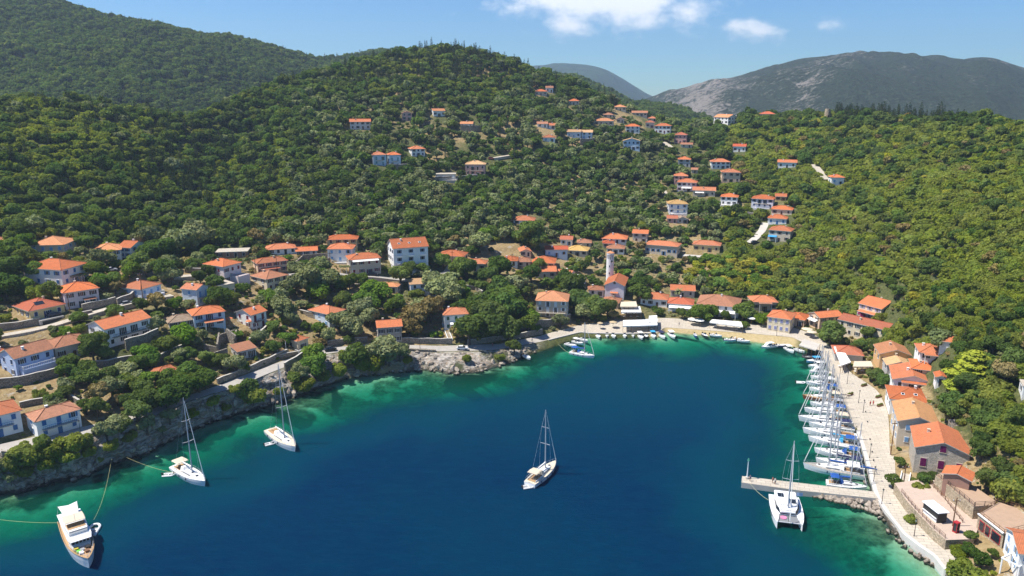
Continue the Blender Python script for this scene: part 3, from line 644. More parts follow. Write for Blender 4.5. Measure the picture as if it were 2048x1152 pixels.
# ------------------------------------------------------------------ windows, doors and shutters, shared between alike houses
_wm = {}
def win_mesh(kind, frame):
    key = (kind, frame)
    if key in _wm: return _wm[key]
    w, h = {'window': (.98, 1.35), 'door': (1.05, 2.15), 'wide': (1.7, 1.4)}[kind]; mb = MB(); f = .09
    mb.box(-w / 2 - f, -w / 2, -.07, .04, -f, h + f); mb.box(w / 2, w / 2 + f, -.07, .04, -f, h + f); mb.box(-w / 2, w / 2, -.069, .04, h, h + f)
    if kind != 'door': mb.box(-w / 2 - f - .04, w / 2 + f + .04, -.13, .04, -f - .05, -f + .02)
    mb.box(-.03, .03, -.055, .03, 0, h); mb.box(-w / 2, w / 2, -.02, .03, 0, h, 1)
    _wm[key] = mb.mesh(kind, [frame, M_GLASS]); return _wm[key]
def shut_mesh(w, h, mat):
    key = ('s', w, h, mat.name)
    if key not in _wm:
        mb = MB(); mb.box(-w / 2, w / 2, -.035, .02, 0, h)
        for k in range(4): mb.box(-w / 2 + .05, w / 2 - .05, -.05, -.035, h * (.08 + .23 * k), h * (.08 + .23 * k + .16))
        _wm[key] = mb.mesh('shutter', [mat])
    return _wm[key]
def far_win_mesh(mat, closed):
    key = ('fw', mat.name, closed)
    if key not in _wm:
        mb = MB(); mb.box(-.58, .58, -.05, .03, -.1, 1.5, 2); mb.box(-.5, .5, -.075, .02, 0, 1.4, 0 if closed else 1)
        if not closed: mb.box(-1.0, -.56, -.07, .02, 0, 1.4, 0); mb.box(.56, 1.0, -.07, .02, 0, 1.4, 0)
        _wm[key] = mb.mesh('window', [mat, M_GLASS, M_WHITE])
    return _wm[key]
def roof_solid(tops, eave, th=.2):
    """tops: polygons of 3D points (counter-clockwise from above); eave: outline loop -> MB with uv per face"""
    mb = MB(); uvs = []
    for poly in tops:
        P = [Vector(p) for p in poly]; nrm = (P[1] - P[0]).cross(P[-1] - P[0]).normalized(); a = Vector((-nrm.y, nrm.x, 0))
        a = a.normalized() if a.length > 1e-4 else Vector((1, 0, 0)); b = nrm.cross(a)
        mb.add(P, [tuple(range(len(P)))]); uvs.append([(p.dot(a), p.dot(b)) for p in P])
    n = len(eave); E = [Vector(p) for p in eave]
    mb.add(E + [p - Vector((0, 0, th)) for p in E], [(i, i + n, (i + 1) % n + n, (i + 1) % n) for i in range(n)] + [tuple(range(n, 2 * n))[::-1]], 1)
    uvs += [[(0, 0)] * 4] * n + [[(0, 0)] * n]
    return mb, uvs
def roof_mesh(kind, w, d, h, rc, pitch, over=.45):
    x, y = w / 2 + over, d / 2 + over; tp = math.tan(pitch); caps = []
    z0 = h - over * tp * .6 + .12
    if kind == 'hip':
        rh = min(x, y) * tp; ez = z0
        if x >= y: a, b = (-(x - y), 0, ez + rh), (x - y, 0, ez + rh)
        else: a, b = (0, -(y - x), ez + rh), (0, y - x, ez + rh)
        c = [(-x, -y, ez), (x, -y, ez), (x, y, ez), (-x, y, ez)]
        if x >= y: tops = [[c[0], c[1], b, a], [c[1], c[2], b], [c[2], c[3], a, b], [c[3], c[0], a]]; caps = [(c[0], a), (c[3], a), (c[1], b), (c[2], b), (a, b)]
        else: tops = [[c[0], c[1], a], [c[1], c[2], b, a], [c[2], c[3], b], [c[3], c[0], a, b]]; caps = [(c[0], a), (c[1], a), (c[2], b), (c[3], b), (a, b)]
        if abs(x - y) < .05: caps = caps[:4]
        return roof_solid(tops, c), caps, rh
    if kind == 'gx':
        rh = y * tp; c = [(-x, -y, z0), (x, -y, z0), (x, 0, z0 + rh), (x, y, z0), (-x, y, z0), (-x, 0, z0 + rh)]
        return roof_solid([[c[0], c[1], c[2], c[5]], [c[5], c[2], c[3], c[4]]], c), [(c[5], c[2])], rh
    if kind == 'gy':
        rh = x * tp; c = [(-x, -y, z0), (0, -y, z0 + rh), (x, -y, z0), (x, y, z0), (0, y, z0 + rh), (-x, y, z0)]
        return roof_solid([[c[0], c[1], c[4], c[5]], [c[1], c[2], c[3], c[4]]], c), [(c[1], c[4])], rh
    if kind == 'shed':
        rh = 2 * y * tp * .5; c = [(-x, -y, z0), (x, -y, z0), (x, y, z0 + rh), (-x, y, z0 + rh)]
        return roof_solid([c], c), [], rh
    x, y = w / 2 + .15, d / 2 + .15; c = [(-x, -y, h + .25), (x, -y, h + .25), (x, y, h + .25), (-x, y, h + .25)]
    return roof_solid([c], c, .3), [], .25
def add_roof(kind, w, d, h, rc, pitch, parent, loc=(0, 0, 0), over=.45, name='roof'):
    (mb, uvs), caps, rh = roof_mesh(kind, w, d, h, rc, pitch, over)
    flat = kind == 'flat'
    me = mesh_of('roof', mb.v, mb.f, [M_CONC_PALE if (flat and rc == 'w') else ROOF.get(rc, M_CONC), M_CONC if not flat else M_CONC_PALE], mb.m)
    ul = me.uv_layers.new(name='UVMap'); flatuv = [c for f in uvs for q in f for c in q]; ul.data.foreach_set('uv', flatuv)
    o = link(name, me, parent, loc)
    if caps and not flat:
        cb = MB()
        for a, b in caps: cb.tube([Vector(a) + Vector((0, 0, .03)), Vector(b) + Vector((0, 0, .03))], .13, 5)
        cb.build('ridge_tiles', ROOF.get(rc, M_CONC), o)
    return o, rh
def walls(w, d, h, rtype, rh, wm, parent, base=-3.5, loc=(0, 0, 0)):
    mb = MB(); x, y = w / 2, d / 2
    if rtype == 'gx':
        g = h + y * rh
        mb.add([(-x, -y, base), (x, -y, base), (x, y, base), (-x, y, base), (-x, -y, h), (x, -y, h), (x, y, h), (-x, y, h), (-x, 0, g), (x, 0, g)],
               [(0, 1, 5, 4), (2, 3, 7, 6), (1, 2, 6, 9, 5), (3, 0, 4, 8, 7), (4, 5, 9, 8), (6, 7, 8, 9)])
    elif rtype == 'gy':
        g = h + x * rh
        mb.add([(-x, -y, base), (x, -y, base), (x, y, base), (-x, y, base), (-x, -y, h), (x, -y, h), (x, y, h), (-x, y, h), (0, -y, g), (0, y, g)],
               [(0, 1, 5, 8, 4), (2, 3, 7, 9, 6), (1, 2, 6, 5), (3, 0, 4, 7), (4, 8, 9, 7), (8, 5, 6, 9)])
    else: mb.box(-x, x, -y, y, base, h)
    return mb.build('wall', wm, parent, loc)
def railing(w, h, mat, parent, loc, rz=0, name='railing', solid=False):
    mb = MB(); mb.bar((-w / 2, 0, h), (w / 2, 0, h), .07); mb.bar((-w / 2, 0, .12), (w / 2, 0, .12), .05)
    n = max(2, int(w / .45))
    for i in range(n + 1): x = -w / 2 + w * i / n; mb.bar((x, 0, 0), (x, 0, h), .045)
    if solid: mb.box(-w / 2, w / 2, -.02, .02, .1, h - .05)
    return mb.build(name, mat, parent, loc, rz)
LANDMARKS = []; HOUSES = []; HB = {}
def house(x0, x1, yb, hpx, side, yaw, roof, rc, wc, sc, short, extra, group=None, pitch=21, d=None, door=True, bal=None, st=None, closed=.5, wins=True, cat='house', name='house', chim=1, win_frame=M_WHITE, near=None, side_wins=True, sink=0, protect=True, base=-3.5, open_front=False, cols=None, gap=3.3):
    yawr = R(yaw); px = (x0 + x1) / 2; P = pix_ground(px, yb); dep = project(*P)[2]; mpp = dep / FPX
    w = (x1 - x0) * mpp / math.cos(yawr)
    dd = d if d else (side * mpp / max(abs(math.sin(yawr)), .15) if side else .8 * w)
    if not d: dd = min(max(dd, .55 * w), 1.7 * w)
    hm = max(hpx * mpp / math.cos(math.atan2(CAM_H - P.z, P.y)), 2.5)
    rz = -math.atan2(P.x, P.y) + yawr; nx, ny = math.sin(rz), -math.cos(rz)
    C = Vector((P.x - nx * dd / 2, P.y - ny * dd / 2, P.z - sink)); root = empty(name, C, rz)
    storeys = st or max(1, int(round(hm / 3.0))); sh = hm / storeys; near = dep < 330 if near is None else near
    pit = R(pitch)
    walls(w, dd, hm, roof, math.tan(pit), WALL[wc], root, base)
    ro, rh = add_roof(roof, w, dd, hm, rc, pit, root)
    if chim and roof != 'flat':
        rr = random.Random(int(px * 7 + yb)); cx, cy = rr.uniform(-.3, .3) * w, rr.uniform(-.22, .22) * dd
        cz = hm + rh * (1 - max(abs(cx) / (w / 2) * (roof != 'gx'), abs(cy) / (dd / 2) * (roof != 'gy')) * .9)
        cb = MB(); cb.box(cx - .3, cx + .3, cy - .25, cy + .25, cz - .6, cz + .75); cb.box(cx - .38, cx + .38, cy - .33, cy + .33, cz + .75, cz + .87); cb.build('chimney', WALL['w' if wc in 'wbkl' else 'e'], ro)
    mat = PAINT[sc]; rr = random.Random(int(px * 13 + yb * 3))
    def place(kind, x, y, z, rzl):
        if near:
            wo = link('door' if kind == 'door' else 'window', win_mesh(kind, win_frame), root, (x, y, z), rzl)
            ww, hh = {'window': (.98, 1.35), 'door': (1.05, 2.15), 'wide': (1.7, 1.4)}[kind]; cl_ = rr.random() < closed
            for s_ in (-1, 1):
                link('shutter', shut_mesh(ww / 2 - .01, hh, mat), wo, (s_ * ww / 4, -.075, 0) if cl_ else (s_ * (ww * .75 + .1), -.03, 0))
        else: link('window', far_win_mesh(mat, rr.random() < closed), root, (x, y, z), rzl, (1, 1, 1) if kind != 'door' else (1, 1, 1.45))
    if wins:
        sills = [sh * k + sh * .34 for k in range(storeys)]
        for (fw, fy, rzl) in ((w, -dd / 2, 0), (dd, -w / 2, -math.pi / 2), (dd, -w / 2, math.pi / 2)):
            if rzl and not side_wins: continue
            nwn = max(1, int(round(fw / gap))) if fw > 2.4 else 0
            if cols and rzl == 0: nwn = cols
            if rzl: nwn = max(0, min(nwn, int(fw / 3.6)))
            for k, zz in enumerate(sills):
                for i in range(nwn):
                    a = -fw / 2 + fw * (i + .5) / nwn; kd = 'window'
                    if rzl == 0 and ((k == 0 and door and i == nwn // 2) or (k > 0 and bal and abs(i - (nwn - 1) / 2) < 1)): kd = 'door'
                    if kd == 'window' and zz + 1.45 > hm - .05: zz = hm - 1.6
                    zq = zz if kd == 'window' else sh * k + .06
                    off = fy - .005
                    if rzl == 0: place(kd, a, off, zq, 0)
                    elif rzl < 0: place(kd, off, a, zq, rzl)
                    else: place(kd, -off, a, zq, rzl)
    if bal and storeys > 1:
        bw = w * bal if bal <= 1 else bal; bz = sh
        bo = MB().box(-bw / 2, bw / 2, -dd / 2 - 1.25, -dd / 2 - .01, bz - .16, bz).build('balcony', M_CONC_PALE, root)
        railing(bw, .95, PAINT[sc] if wc in 'wkb' else M_IRON, bo, (0, -dd / 2 - 1.2, bz))
    hp = hpx + rh / mpp * .6
    if protect: BOXES.append((min(x0, x1) - (abs(side) if yaw > 0 else 0), yb - hp, x1 + (abs(side) if yaw < 0 else 0), yb, dep))
    FOOT.append((C.x, C.y, w / 2 + 1.3, dd / 2 + 1.3, rz))
    tag(root, (short + ' ' + extra).strip(), cat, group)
    LANDMARKS.append((P, short)); HOUSES.append((root, w, dd, hm, P, mpp))
    HB[short] = (root, w, dd, hm, sh, ro)
    return root, w, dd, hm, sh, mpp
# ------------------------------------------------------------------ the houses
G1, G2, G3, G4 = 'houses on the west slope above the bay', 'houses round the head of the bay', 'houses along the east quay', 'houses scattered on the hillside'
def H(*a, **k): return house(*a, **k)
# west slope, lower rows
h_sw = H(84, 160, 866, 35, 16, 17, 'hip', 'b', 'w', 'b', 'white hip-roofed house with blue balcony', 'beside the coast road', G1, bal=.8, closed=.8, cols=3)
H(-34, 41, 874, 42, 0, 8, 'hip', 'o', 'w', 'b', 'white house cut by the photo edge', 'beside the coast road', G1, bal=.6, d=9, closed=.7)
h_blue = H(42, 108, 747, 40, 24, 25, 'gx', 'b', 'b', 'n', 'periwinkle blue gabled house', 'with white balustrade on a stone terrace', G1, pitch=25, closed=.7)
H(118, 183, 714, 26, 20, 20, 'hip', 'b', 'm', 'k', 'weathered house with dull brown roof', 'between the blue house and the long white one', G1, closed=.2)
h_long = H(220, 301, 684, 37, 38, 30, 'gx', 'o', 'w', 'd', 'long white gabled house with dark shutters', 'on a high stone terrace', G1, bal=.75, closed=.1, d=9.5, cols=4)
H(-28, 16, 728, 14, 0, 10, 'hip', 'o', 'w', 'b', 'low white house at the photo edge', 'left of the periwinkle house', G1, d=7)
H(67, 127, 634, 19, 26, 22, 'hip', 'r', 'y', 'n', 'yellow house with red hipped roof', 'and a solar panel above the lane', G1, closed=.5)
H(137, 197, 614, 33, 12, 12, 'hip', 'o', 'q', 'x', 'pale pink two-storey house', 'beside the lane with an orange roof', G1, closed=.3)
H(285, 322, 590, 17, 36, 42, 'hip', 'o', 'k', 's', 'light blue cottage with hipped roof', 'beside the lane and a pale terrace', G1, closed=.9)
H(397, 419, 609, 33, 27, 48, 'gy', 'o', 'k', 's', 'narrow pale blue gabled house', 'above the orange parasol', G1, closed=.8, bal=.8)
H(342, 390, 656, 13, 6, 10, 'hip', 'g', 'm', 'k', 'low old house with grey-brown tiles', 'in front of the narrow pale blue house', G1, closed=.3, d=7)
h_porch = H(392, 450, 654, 27, 10, 12, 'hip', 'o', 'k', 'n', 'white house with shaded blue porch', 'beside an orange parasol', G1, bal=.7, closed=.4, d=8)
H(505, 534, 655, 29, 28, 40, 'gx', 'o', 'w', 'm', 'small white house with maroon shutters', 'on a stone base with pink steps', G1, closed=.4, bal=.5)
H(597, 617, 699, 20, 26, 40, 'hip', 'o', 'c', 'd', 'small cream cottage with hipped roof', 'beside a vine pergola', G1, closed=.3)
H(660, 691, 651, 27, 39, 42, 'hip', 'o', 'k', 's', 'white and pale blue villa', 'with orange hipped roof above the bend', G1, closed=.7, bal=.6)
h_ruin = H(757, 804, 687, 33, 0, 4, 'gx', 'o', 's', 'x', 'derelict stone house with orange roof', 'beside the coast road', G1, closed=.05, d=7, pitch=24)
h_green = H(889, 936, 660, 31, 6, 8, 'hip', 'o', 'w', 'g', 'white cottage with green shutters', 'at the top of white steps', G1, closed=.9, st=2, d=8)
H(318, 354, 759, 8, 0, 20, 'hip', 'o', 'w', 'b', 'orange roofed hut half hidden by trees', 'above the coast road', G1, d=5, pitch=20, wins=False, protect=False, chim=0)
H(478, 512, 716, 17, 0, 25, 'shed', 'b', 'g', 'x', 'low grey outhouse with tiled lean-to roof', 'below the maroon shuttered house', G1, d=5, chim=0)
# west slope, upper rows
H(67, 124, 506, 16, 26, -25, 'hip', 'p', 'e', 's', 'beige hip-roofed house', 'topmost at the west edge of the village', G1, closed=.6)
H(194, 240, 514, 13, 0, -4, 'hip', 'p', 'w', 'b', 'broad low white house', 'with a vine pergola in front', G1, d=11, closed=.5)
H(240, 262, 517, 22, 19, -40, 'gx', 'o', 'w', 'b', 'tall white gabled wing', 'joined to the broad low white house', G1, closed=.5, d=9)
H(130, 175, 566, 33, 64, 46, 'hip', 'o', 'w', 'b', 'big white house with blue shutters', 'and a shaded loggia', G1, closed=.8)
H(-24, 9, 498, 14, 0, 0, 'hip', 'p', 'c', 'b', 'cream house cut by the photo edge', 'below the dark wood', G1, d=8)
H(451, 484, 565, 36, 36, 42, 'hip', 'o', 'q', 'm', 'pale pink house with roof terrace', 'beside a big dark tree', G1, closed=.3)
H(434, 494, 516, 10, 0, -10, 'flat', 'w', 'u', 'x', 'low brick-brown flat-roofed house', 'behind the pale pink terrace house', G1, d=8, chim=0)
H(518, 575, 546, 22, 8, 15, 'hip', 'o', 'h', 'r' if 'r' in PAINT else 'm', 'salmon cottage with shaded porch', 'below the long low roofs', G1, closed=.4)
H(537, 592, 509, 10, 0, 5, 'hip', 'o', 'w', 'x', 'long low white house', 'behind the salmon cottage', G1, d=8)
H(594, 634, 513, 8, 0, 0, 'gx', 'o', 'g', 'x', 'low outbuilding with bright orange roof', 'joined to the long low white house', G1, d=6, chim=0)
H(656, 714, 499, 20, 4, -6, 'hip', 'o', 'y', 'k', 'yellow two-storey house', 'behind the white cube house', G1, closed=.4, bal=.4)
H(657, 705, 524, 26, 0, -10, 'hip', 'o', 'w', 's', 'white cube house with orange roof', 'in front of the yellow house', G1, closed=.8)
h_awn = H(702, 762, 549, 31, 10, 10, 'hip', 'o', 'e', 'm', 'beige house with white awning', 'above the road and a parked car', G1, closed=.3, d=9)
h_hotel = H(789, 857, 541, 46, 14, 14, 'gx', 'o', 'w', 'n', 'three-storey white and blue guesthouse', 'with three roof windows', G1, closed=.15, d=11, pitch=29, cols=3, gap=3.6)
H(822, 890, 592, 25, 6, 8, 'shed', 't', 'l', 'x', 'grey block with red upper floor', 'and pale lean-to roof', G1, closed=.2, d=7, chim=0, pitch=10)
H(876, 926, 527, 15, 10, -15, 'hip', 'o', 'c', 'k', 'cream house with wide hipped roof', 'right of the guesthouse', G1, closed=.4)
H(918, 970, 542, 15, 4, -10, 'hip', 'o', 'e', 'k', 'beige cottage with wide orange roof', 'right of the guesthouse below the wide hipped roof', G1, closed=.4)
H(440, 470, 592, 22, 0, 25, 'flat', 'w', 'c', 'k', 'cream flat-roofed annexe', 'joined to the cream house with brown roof', G1, d=8, chim=0)
H(536, 576, 578, 24, 30, 35, 'hip', 'b', 'c', 'k', 'cream house with brown hipped roof', 'left of the dark tree clump', G1, closed=.6)
H(765, 795, 586, 13, 0, -15, 'hip', 'p', 'm', 'x', 'tiny stone shed with hipped roof', 'in the gardens below the guesthouse', G1, d=5, chim=0)
# head of the bay
h_villa = H(1072, 1134, 637, 35, 0, -4, 'hip', 'p', 'e', 'w', 'beige villa with apricot hipped roof', 'above the curving waterfront wall', G2, bal=.9, closed=.3, d=12, pitch=24)
H(1005, 1035, 532, 9, 0, 0, 'hip', 'o', 'w', 'k', 'small orange-roofed house', 'leftmost of the roofs above the dark trees', G2, d=8)
H(1034, 1061, 534, 9, 0, 5, 'hip', 'b', 'm', 'k', 'small brown-roofed house', 'between two orange-roofed houses', G2, d=8)
H(1064, 1109, 537, 11, 0, -4, 'hip', 'o', 'e', 'k', 'broad orange-roofed house', 'above the stepped row of white cottages', G2, d=11)
H(1041, 1062, 513, 10, 0, 8, 'gy', 'o', 'c', 'x', 'little cream gabled house', 'behind the broad orange roof', G2, d=8)
H(1066, 1112, 557, 14, 0, 5, 'gx', 'o', 'm', 'k', 'weathered house with terrace', 'first of the stepped row', G2, d=8)
H(1112, 1139, 563, 14, 0, -22, 'gx', 'o', 'w', 'k', 'white cottage with stepped roof', 'second of the stepped row', G2, d=7)
H(1138, 1160, 573, 12, 0, -22, 'gx', 'o', 'w', 'k', 'lowest white cottage', 'of the stepped row beside white stairs', G2, d=7)
H(1091, 1135, 514, 15, 0, 4, 'gx', 'r', 'k', 's', 'long white house with narrow red roof', 'beside the mustard roof', G2, d=6)
H(1135, 1174, 512, 11, 0, -8, 'hip', 'l', 'c', 'k', 'cream house with mustard roof', 'above the bell tower', G2, d=9)
H(1121, 1144, 491, 12, 0, -4, 'gx', 'r', 'w', 's', 'little white house with red roof', 'above the long white one', G2, d=6)
H(1155, 1182, 495, 8, 0, 0, 'hip', 'b', 'e', 'k', 'brown-roofed cottage', 'behind the mustard roof', G2, d=7)
H(1204, 1252, 487, 9, 0, -4, 'hip', 'o', 'w', 'k', 'wide white bungalow', 'above the bell tower', G2, d=10)
H(1206, 1228, 496, 9, 0, 0, 'hip', 'r', 'e', 'k', 'small red-roofed cottage', 'just above the bell tower', G2, d=6)
H(1214, 1248, 508, 11, 0, 0, 'hip', 'b', 'w', 'k', 'white cottage with faded roof', 'right behind the bell tower', G2, d=8)
H(1265, 1294, 485, 18, 0, -6, 'gx', 'o', 'm', 'k', 'tall weathered house with gabled orange roof', 'above the school', G2, d=7)
h_school = H(1290, 1353, 510, 19, 10, -12, 'hip', 'o', 'e', 'b', 'long stone school with big white windows', 'above the green hollow', G2, st=1, closed=0, d=9, pitch=18, cols=6)
H(1386, 1438, 504, 14, 0, -4, 'hip', 'o', 'y', 'k', 'yellow bungalow with orange roof', 'right of the school', G2, d=8, closed=.5)
H(1178, 1207, 592, 12, 0, 4, 'hip', 'b', 'w', 'x', 'little white house with faded hipped roof', 'left of the church', G2, d=6)
H(1203, 1236, 617, 12, 0, -10, 'hip', 'b', 'e', 'x', 'brown-roofed waterfront house', 'below the church', G2, d=8)
H(1281, 1333, 613, 15, 0, -4, 'hip', 'o', 'w', 'k', 'white house with broad orange hipped roof', 'right of the church', G2, d=9)
H(1336, 1384, 624, 16, 0, -2, 'hip', 'r', 'w', 'w', 'white taverna with red hipped roof', 'behind the waterfront trees', G2, d=9)
H(1342, 1388, 594, 13, 0, 3, 'gx', 'o', 'm', 'x', 'gabled house behind the palm', 'above the white taverna', G2, d=8)
H(1394, 1474, 633, 22, 0, -4, 'hip', 'b', 'l', 'w', 'largest waterfront house with weathered hipped roof', 'behind the beach', G2, d=15, closed=.4)
H(1505, 1552, 622, 18, 12, 14, 'hip', 'o', 'e', 'x', 'beige house with orange hipped roof', 'right end behind the beach', G2, d=9, closed=.2)
h_corner = H(1534, 1577, 664, 28, 6, -10, 'hip', 'o', 'c', 'l', 'cream corner house with two rows of windows', 'at the end of the beach', G2, door=False, closed=.9, d=10, cols=4)
H(1616, 1637, 655, 24, 41, -52, 'gy', 'o', 'h', 'k', 'peach gabled house', 'behind the beach end', G2, closed=.3)
H(1578, 1606, 652, 14, 0, -12, 'hip', 'o', 'h', 'k', 'low orange-roofed taverna', 'between the corner house and the peach house', G2, d=9, chim=0)
H(1677, 1765, 678, 29, 0, -24, 'gx', 'r', 'c', 'x', 'long white house with red gabled roof', 'above the end of the quay', G3, d=8, closed=.3)
h_boug = H(1717, 1758, 636, 24, 32, -34, 'gx', 'o', 'c', 'l', 'cream house with bougainvillea', 'highest at the east end of the bay', G3, closed=.4)
# along the east quay
H(1762, 1818, 730, 20, 14, 14, 'gy', 'p', 'o', 'k', 'ochre gabled house', 'furthest along the quay row', G3, closed=.5, pitch=20)
H(1776, 1821, 748, 16, 14, 14, 'gy', 't', 'g', 'x', 'grey gabled house with tan roof', 'in front of the ochre gabled house', G3, d=10, closed=.5, pitch=20)
H(1842, 1885, 722, 15, 10, 12, 'hip', 'o', 'w', 'x', 'white bungalow with orange hipped roof', 'behind the quay row', G3, d=9, closed=.4)
H(1880, 1904, 698, 6, 0, 0, 'gx', 'o', 'w', 'x', 'tiny hut with orange roof', 'below the hillside cypresses', G3, d=5, chim=0, wins=False)
H(1826, 1868, 754, 13, 0, 8, 'hip', 'o', 'e', 'x', 'small orange hip-roofed house', 'behind the white gabled quay house', G3, d=9)
H(1789, 1860, 782, 19, 6, 8, 'gy', 'o', 'w', 'x', 'white gabled house with long orange roof', 'in the middle of the quay row', G3, d=13, closed=.3, pitch=18)
H(1872, 1888, 772, 17, 3, 10, 'gy', 'o', 'w', 'x', 'narrow white annexe with tiny orange roof', 'right of the long orange roof', G3, d=4, chim=0)
h_sky = H(1783, 1852, 826, 24, 8, 10, 'hip', 'o', 'w', 'x', 'white quay house with skylights in orange hipped roof', 'second from the stone house', G3, d=11, closed=.3)
h_tan = H(1796, 1865, 894, 46, 12, 10, 'gy', 'y', 'e', 's', 'tall beige house with ochre gabled roof', 'next to the stone house', G3, d=14, closed=.7, pitch=20, cols=2, door=False)
h_stone = H(1832, 1925, 950, 46, 12, 9, 'gy', 'o', 's', 'v', 'grey stone house with violet shutters', 'at the quay beside the pier', G3, d=13, closed=1, pitch=21, cols=3, st=1, door=False, side_wins=False, win_frame=WALL['e'])
wo = link('window', win_mesh('window', WALL['e']), h_stone[0], (0, -h_stone[2] / 2 - .005, h_stone[3] + .2)); [link('shutter', shut_mesh(.48, 1.35, PAINT['v']), wo, (s_ * .245, -.075, 0)) for s_ in (-1, 1)]
hh_ = H(1894, 1938, 975, 17, 0, -6, 'gy', 'o', 'u', 'x', 'small wooden hut with orange roof', 'beside the grey stone house', G3, d=4.5, wins=False, chim=0, cat='hut', name='hut', pitch=17)
hh_[0].location = at_z(1914, 966, 7.35)
H(2048, 2090, 797, 20, 0, 12, 'flat', 'w', 'w', 'x', 'white flat-roofed house at the photo edge', 'on the east slope', G3, d=5, chim=0)
H(2040, 2110, 1158, 42, 16, 20, 'gx', 'o', 'w', 's', 'white house in the lower corner', 'beside a white porch frame', G3, d=9)
# scattered over the hill
F = dict(group=G4, near=False)
H(701, 741, 259, 15, 0, 0, 'gx', 'o', 'q', 'k', 'broad pale house with orange roof', 'highest on the west of the hill', d=8, **F)
H(804, 824, 241, 14, 0, 0, 'gy', 'b', 'p', 'x', 'pinkish gabled house', 'high on the hill', d=9, **F)
H(867, 890, 233, 11, 8, 15, 'gx', 'p', 'w', 'k', 'white gabled cottage', 'high on the hill right of the pinkish one', d=7, **F)
H(921, 945, 256, 8, 0, -5, 'gx', 'p', 'w', 'k', 'white cottage behind a long garden wall', 'high on the hill', d=7, **F)
H(747, 773, 331, 21, 4, 8, 'hip', 'o', 'k', 't', 'left one of two tall twin villas', 'above the dark wood', d=8, bal=.5, **F)
H(779, 802, 334, 24, 4, 8, 'hip', 'o', 'k', 't', 'right one of two tall twin villas', 'beside a cypress', d=8, bal=.5, **F)
H(824, 850, 313, 15, 8, 15, 'hip', 'o', 'w', 'n', 'white house above the twin villas', 'with orange roof', d=8, **F)
H(931, 970, 352, 23, 0, -4, 'hip', 't', 'p', 'k', 'pink villa with two storeys', 'below the hill road', d=9, bal=.8, **F)
H(872, 912, 360, 11, 0, 0, 'flat', 'w', 'm', 'w', 'pale flat-roofed building', 'left of the pink villa', d=8, chim=0, **F)
H(1027, 1068, 450, 9, 0, -4, 'hip', 'o', 'w', 'k', 'bungalow in the olive clearing', 'with an orange roof', d=9, **F)
H(930, 951, 472, 6, 0, 0, 'gx', 'o', 'w', 'k', 'small orange roof in the olive grove', 'above the village', d=6, chim=0, **F)
H(1070, 1094, 191, 8, 0, 4, 'hip', 'o', 'm', 'k', 'topmost house on the right shoulder', 'of the central hill', d=8, **F)
H(1092, 1106, 185, 9, 0, 4, 'gx', 'b', 'w', 'k', 'small white house on the shoulder', 'right of the topmost house', d=7, **F)
H(1137, 1158, 210, 8, 0, 0, 'hip', 'o', 'm', 'k', 'orange-roofed house on the shoulder', 'alone below the topmost houses', d=8, **F)
H(1075, 1095, 255, 7, 0, 4, 'gx', 'b', 'w', 'k', 'low house hidden in trees', 'left of a white one', d=7, **F)
H(1091, 1111, 258, 7, 0, 0, 'gx', 'o', 'w', 'k', 'low white house hidden in trees', 'on the central hill', d=7, **F)
H(1086, 1110, 284, 9, 0, 0, 'hip', 'o', 'w', 's', 'white cottage with hipped roof', 'among olive trees on the hill', d=8, **F)
H(1134, 1161, 276, 12, 0, -4, 'gx', 't', 'k', 's', 'left one of two white and blue hill houses', 'above a grey wall', d=7, **F)
H(1163, 1184, 278, 13, 0, -4, 'gx', 't', 'k', 's', 'right one of two white and blue hill houses', 'above a grey wall', d=7, **F)
H(1188, 1226, 251, 9, 0, -4, 'hip', 'p', 'm', 'k', 'long low hill house', 'with pale orange roof', d=9, **F)
H(1229, 1252, 222, 8, 0, 5, 'hip', 'p', 'c', 'k', 'upper saddle house with pale roof', 'nearest the skyline', d=8, **F)
H(1206, 1226, 236, 6, 0, 0, 'hip', 'b', 'm', 'k', 'brown-roofed saddle cottage', 'above the long low hill house', d=7, **F)
H(1233, 1248, 246, 8, 0, 0, 'gy', 'b', 'e', 'k', 'small gabled saddle house', 'right of the long low hill house', d=7, **F)
H(1264, 1294, 232, 7, 0, 0, 'gx', 'b', 'm', 'k', 'low stone saddle house', 'below the skyline', d=7, **F)
H(1251, 1279, 266, 13, 0, 0, 'hip', 'o', 'w', 'n', 'white and blue saddle house', 'left of the white house with red windows', d=8, **F)
H(1291, 1308, 256, 11, 0, 0, 'hip', 'r', 'm', 'm', 'narrow red-roofed saddle house', 'between two white houses', d=7, **F)
H(1296, 1313, 243, 6, 0, 0, 'hip', 'o', 'e', 'k', 'orange-roofed saddle cottage', 'behind the narrow red-roofed one', d=7, **F)
H(1309, 1340, 267, 15, 0, -6, 'hip', 'o', 'w', 'm', 'white saddle house with red windows', 'with orange hipped roof', d=8, **F)
H(1348, 1372, 287, 17, 0, -4, 'hip', 'r', 'p', 'm', 'pink two-storey house with red roof', 'above the winding lane', d=8, **F)
H(1362, 1384, 296, 7, 0, 0, 'gx', 'b', 'm', 'k', 'low brown-roofed shed', 'below the pink two-storey house', d=5, chim=0, **F)
H(1246, 1279, 300, 18, 0, 0, 'gy', 't', 'k', 'n', 'pale blue house with tan gable', 'alone in the wood below the saddle', d=9, pitch=16, **F)
H(1456, 1473, 248, 13, 28, 50, 'gy', 'p', 'w', 'x', 'big white gabled house on the ridge', 'against the rocky mountain', **F)
H(1520, 1549, 226, 9, 0, 0, 'hip', 'r', 'y', 'k', 'yellow ridge house with red hipped roof', 'alone on the skyline', d=9, **F)
H(1466, 1490, 304, 11, 0, -4, 'gx', 'r', 'w', 'k', 'white cottage with porch', 'below the big white ridge house', d=7, **F)
H(1356, 1380, 333, 14, 0, 0, 'hip', 'o', 'g', 'x', 'grey unfinished house', 'with orange roof and open floor', d=8, **F)
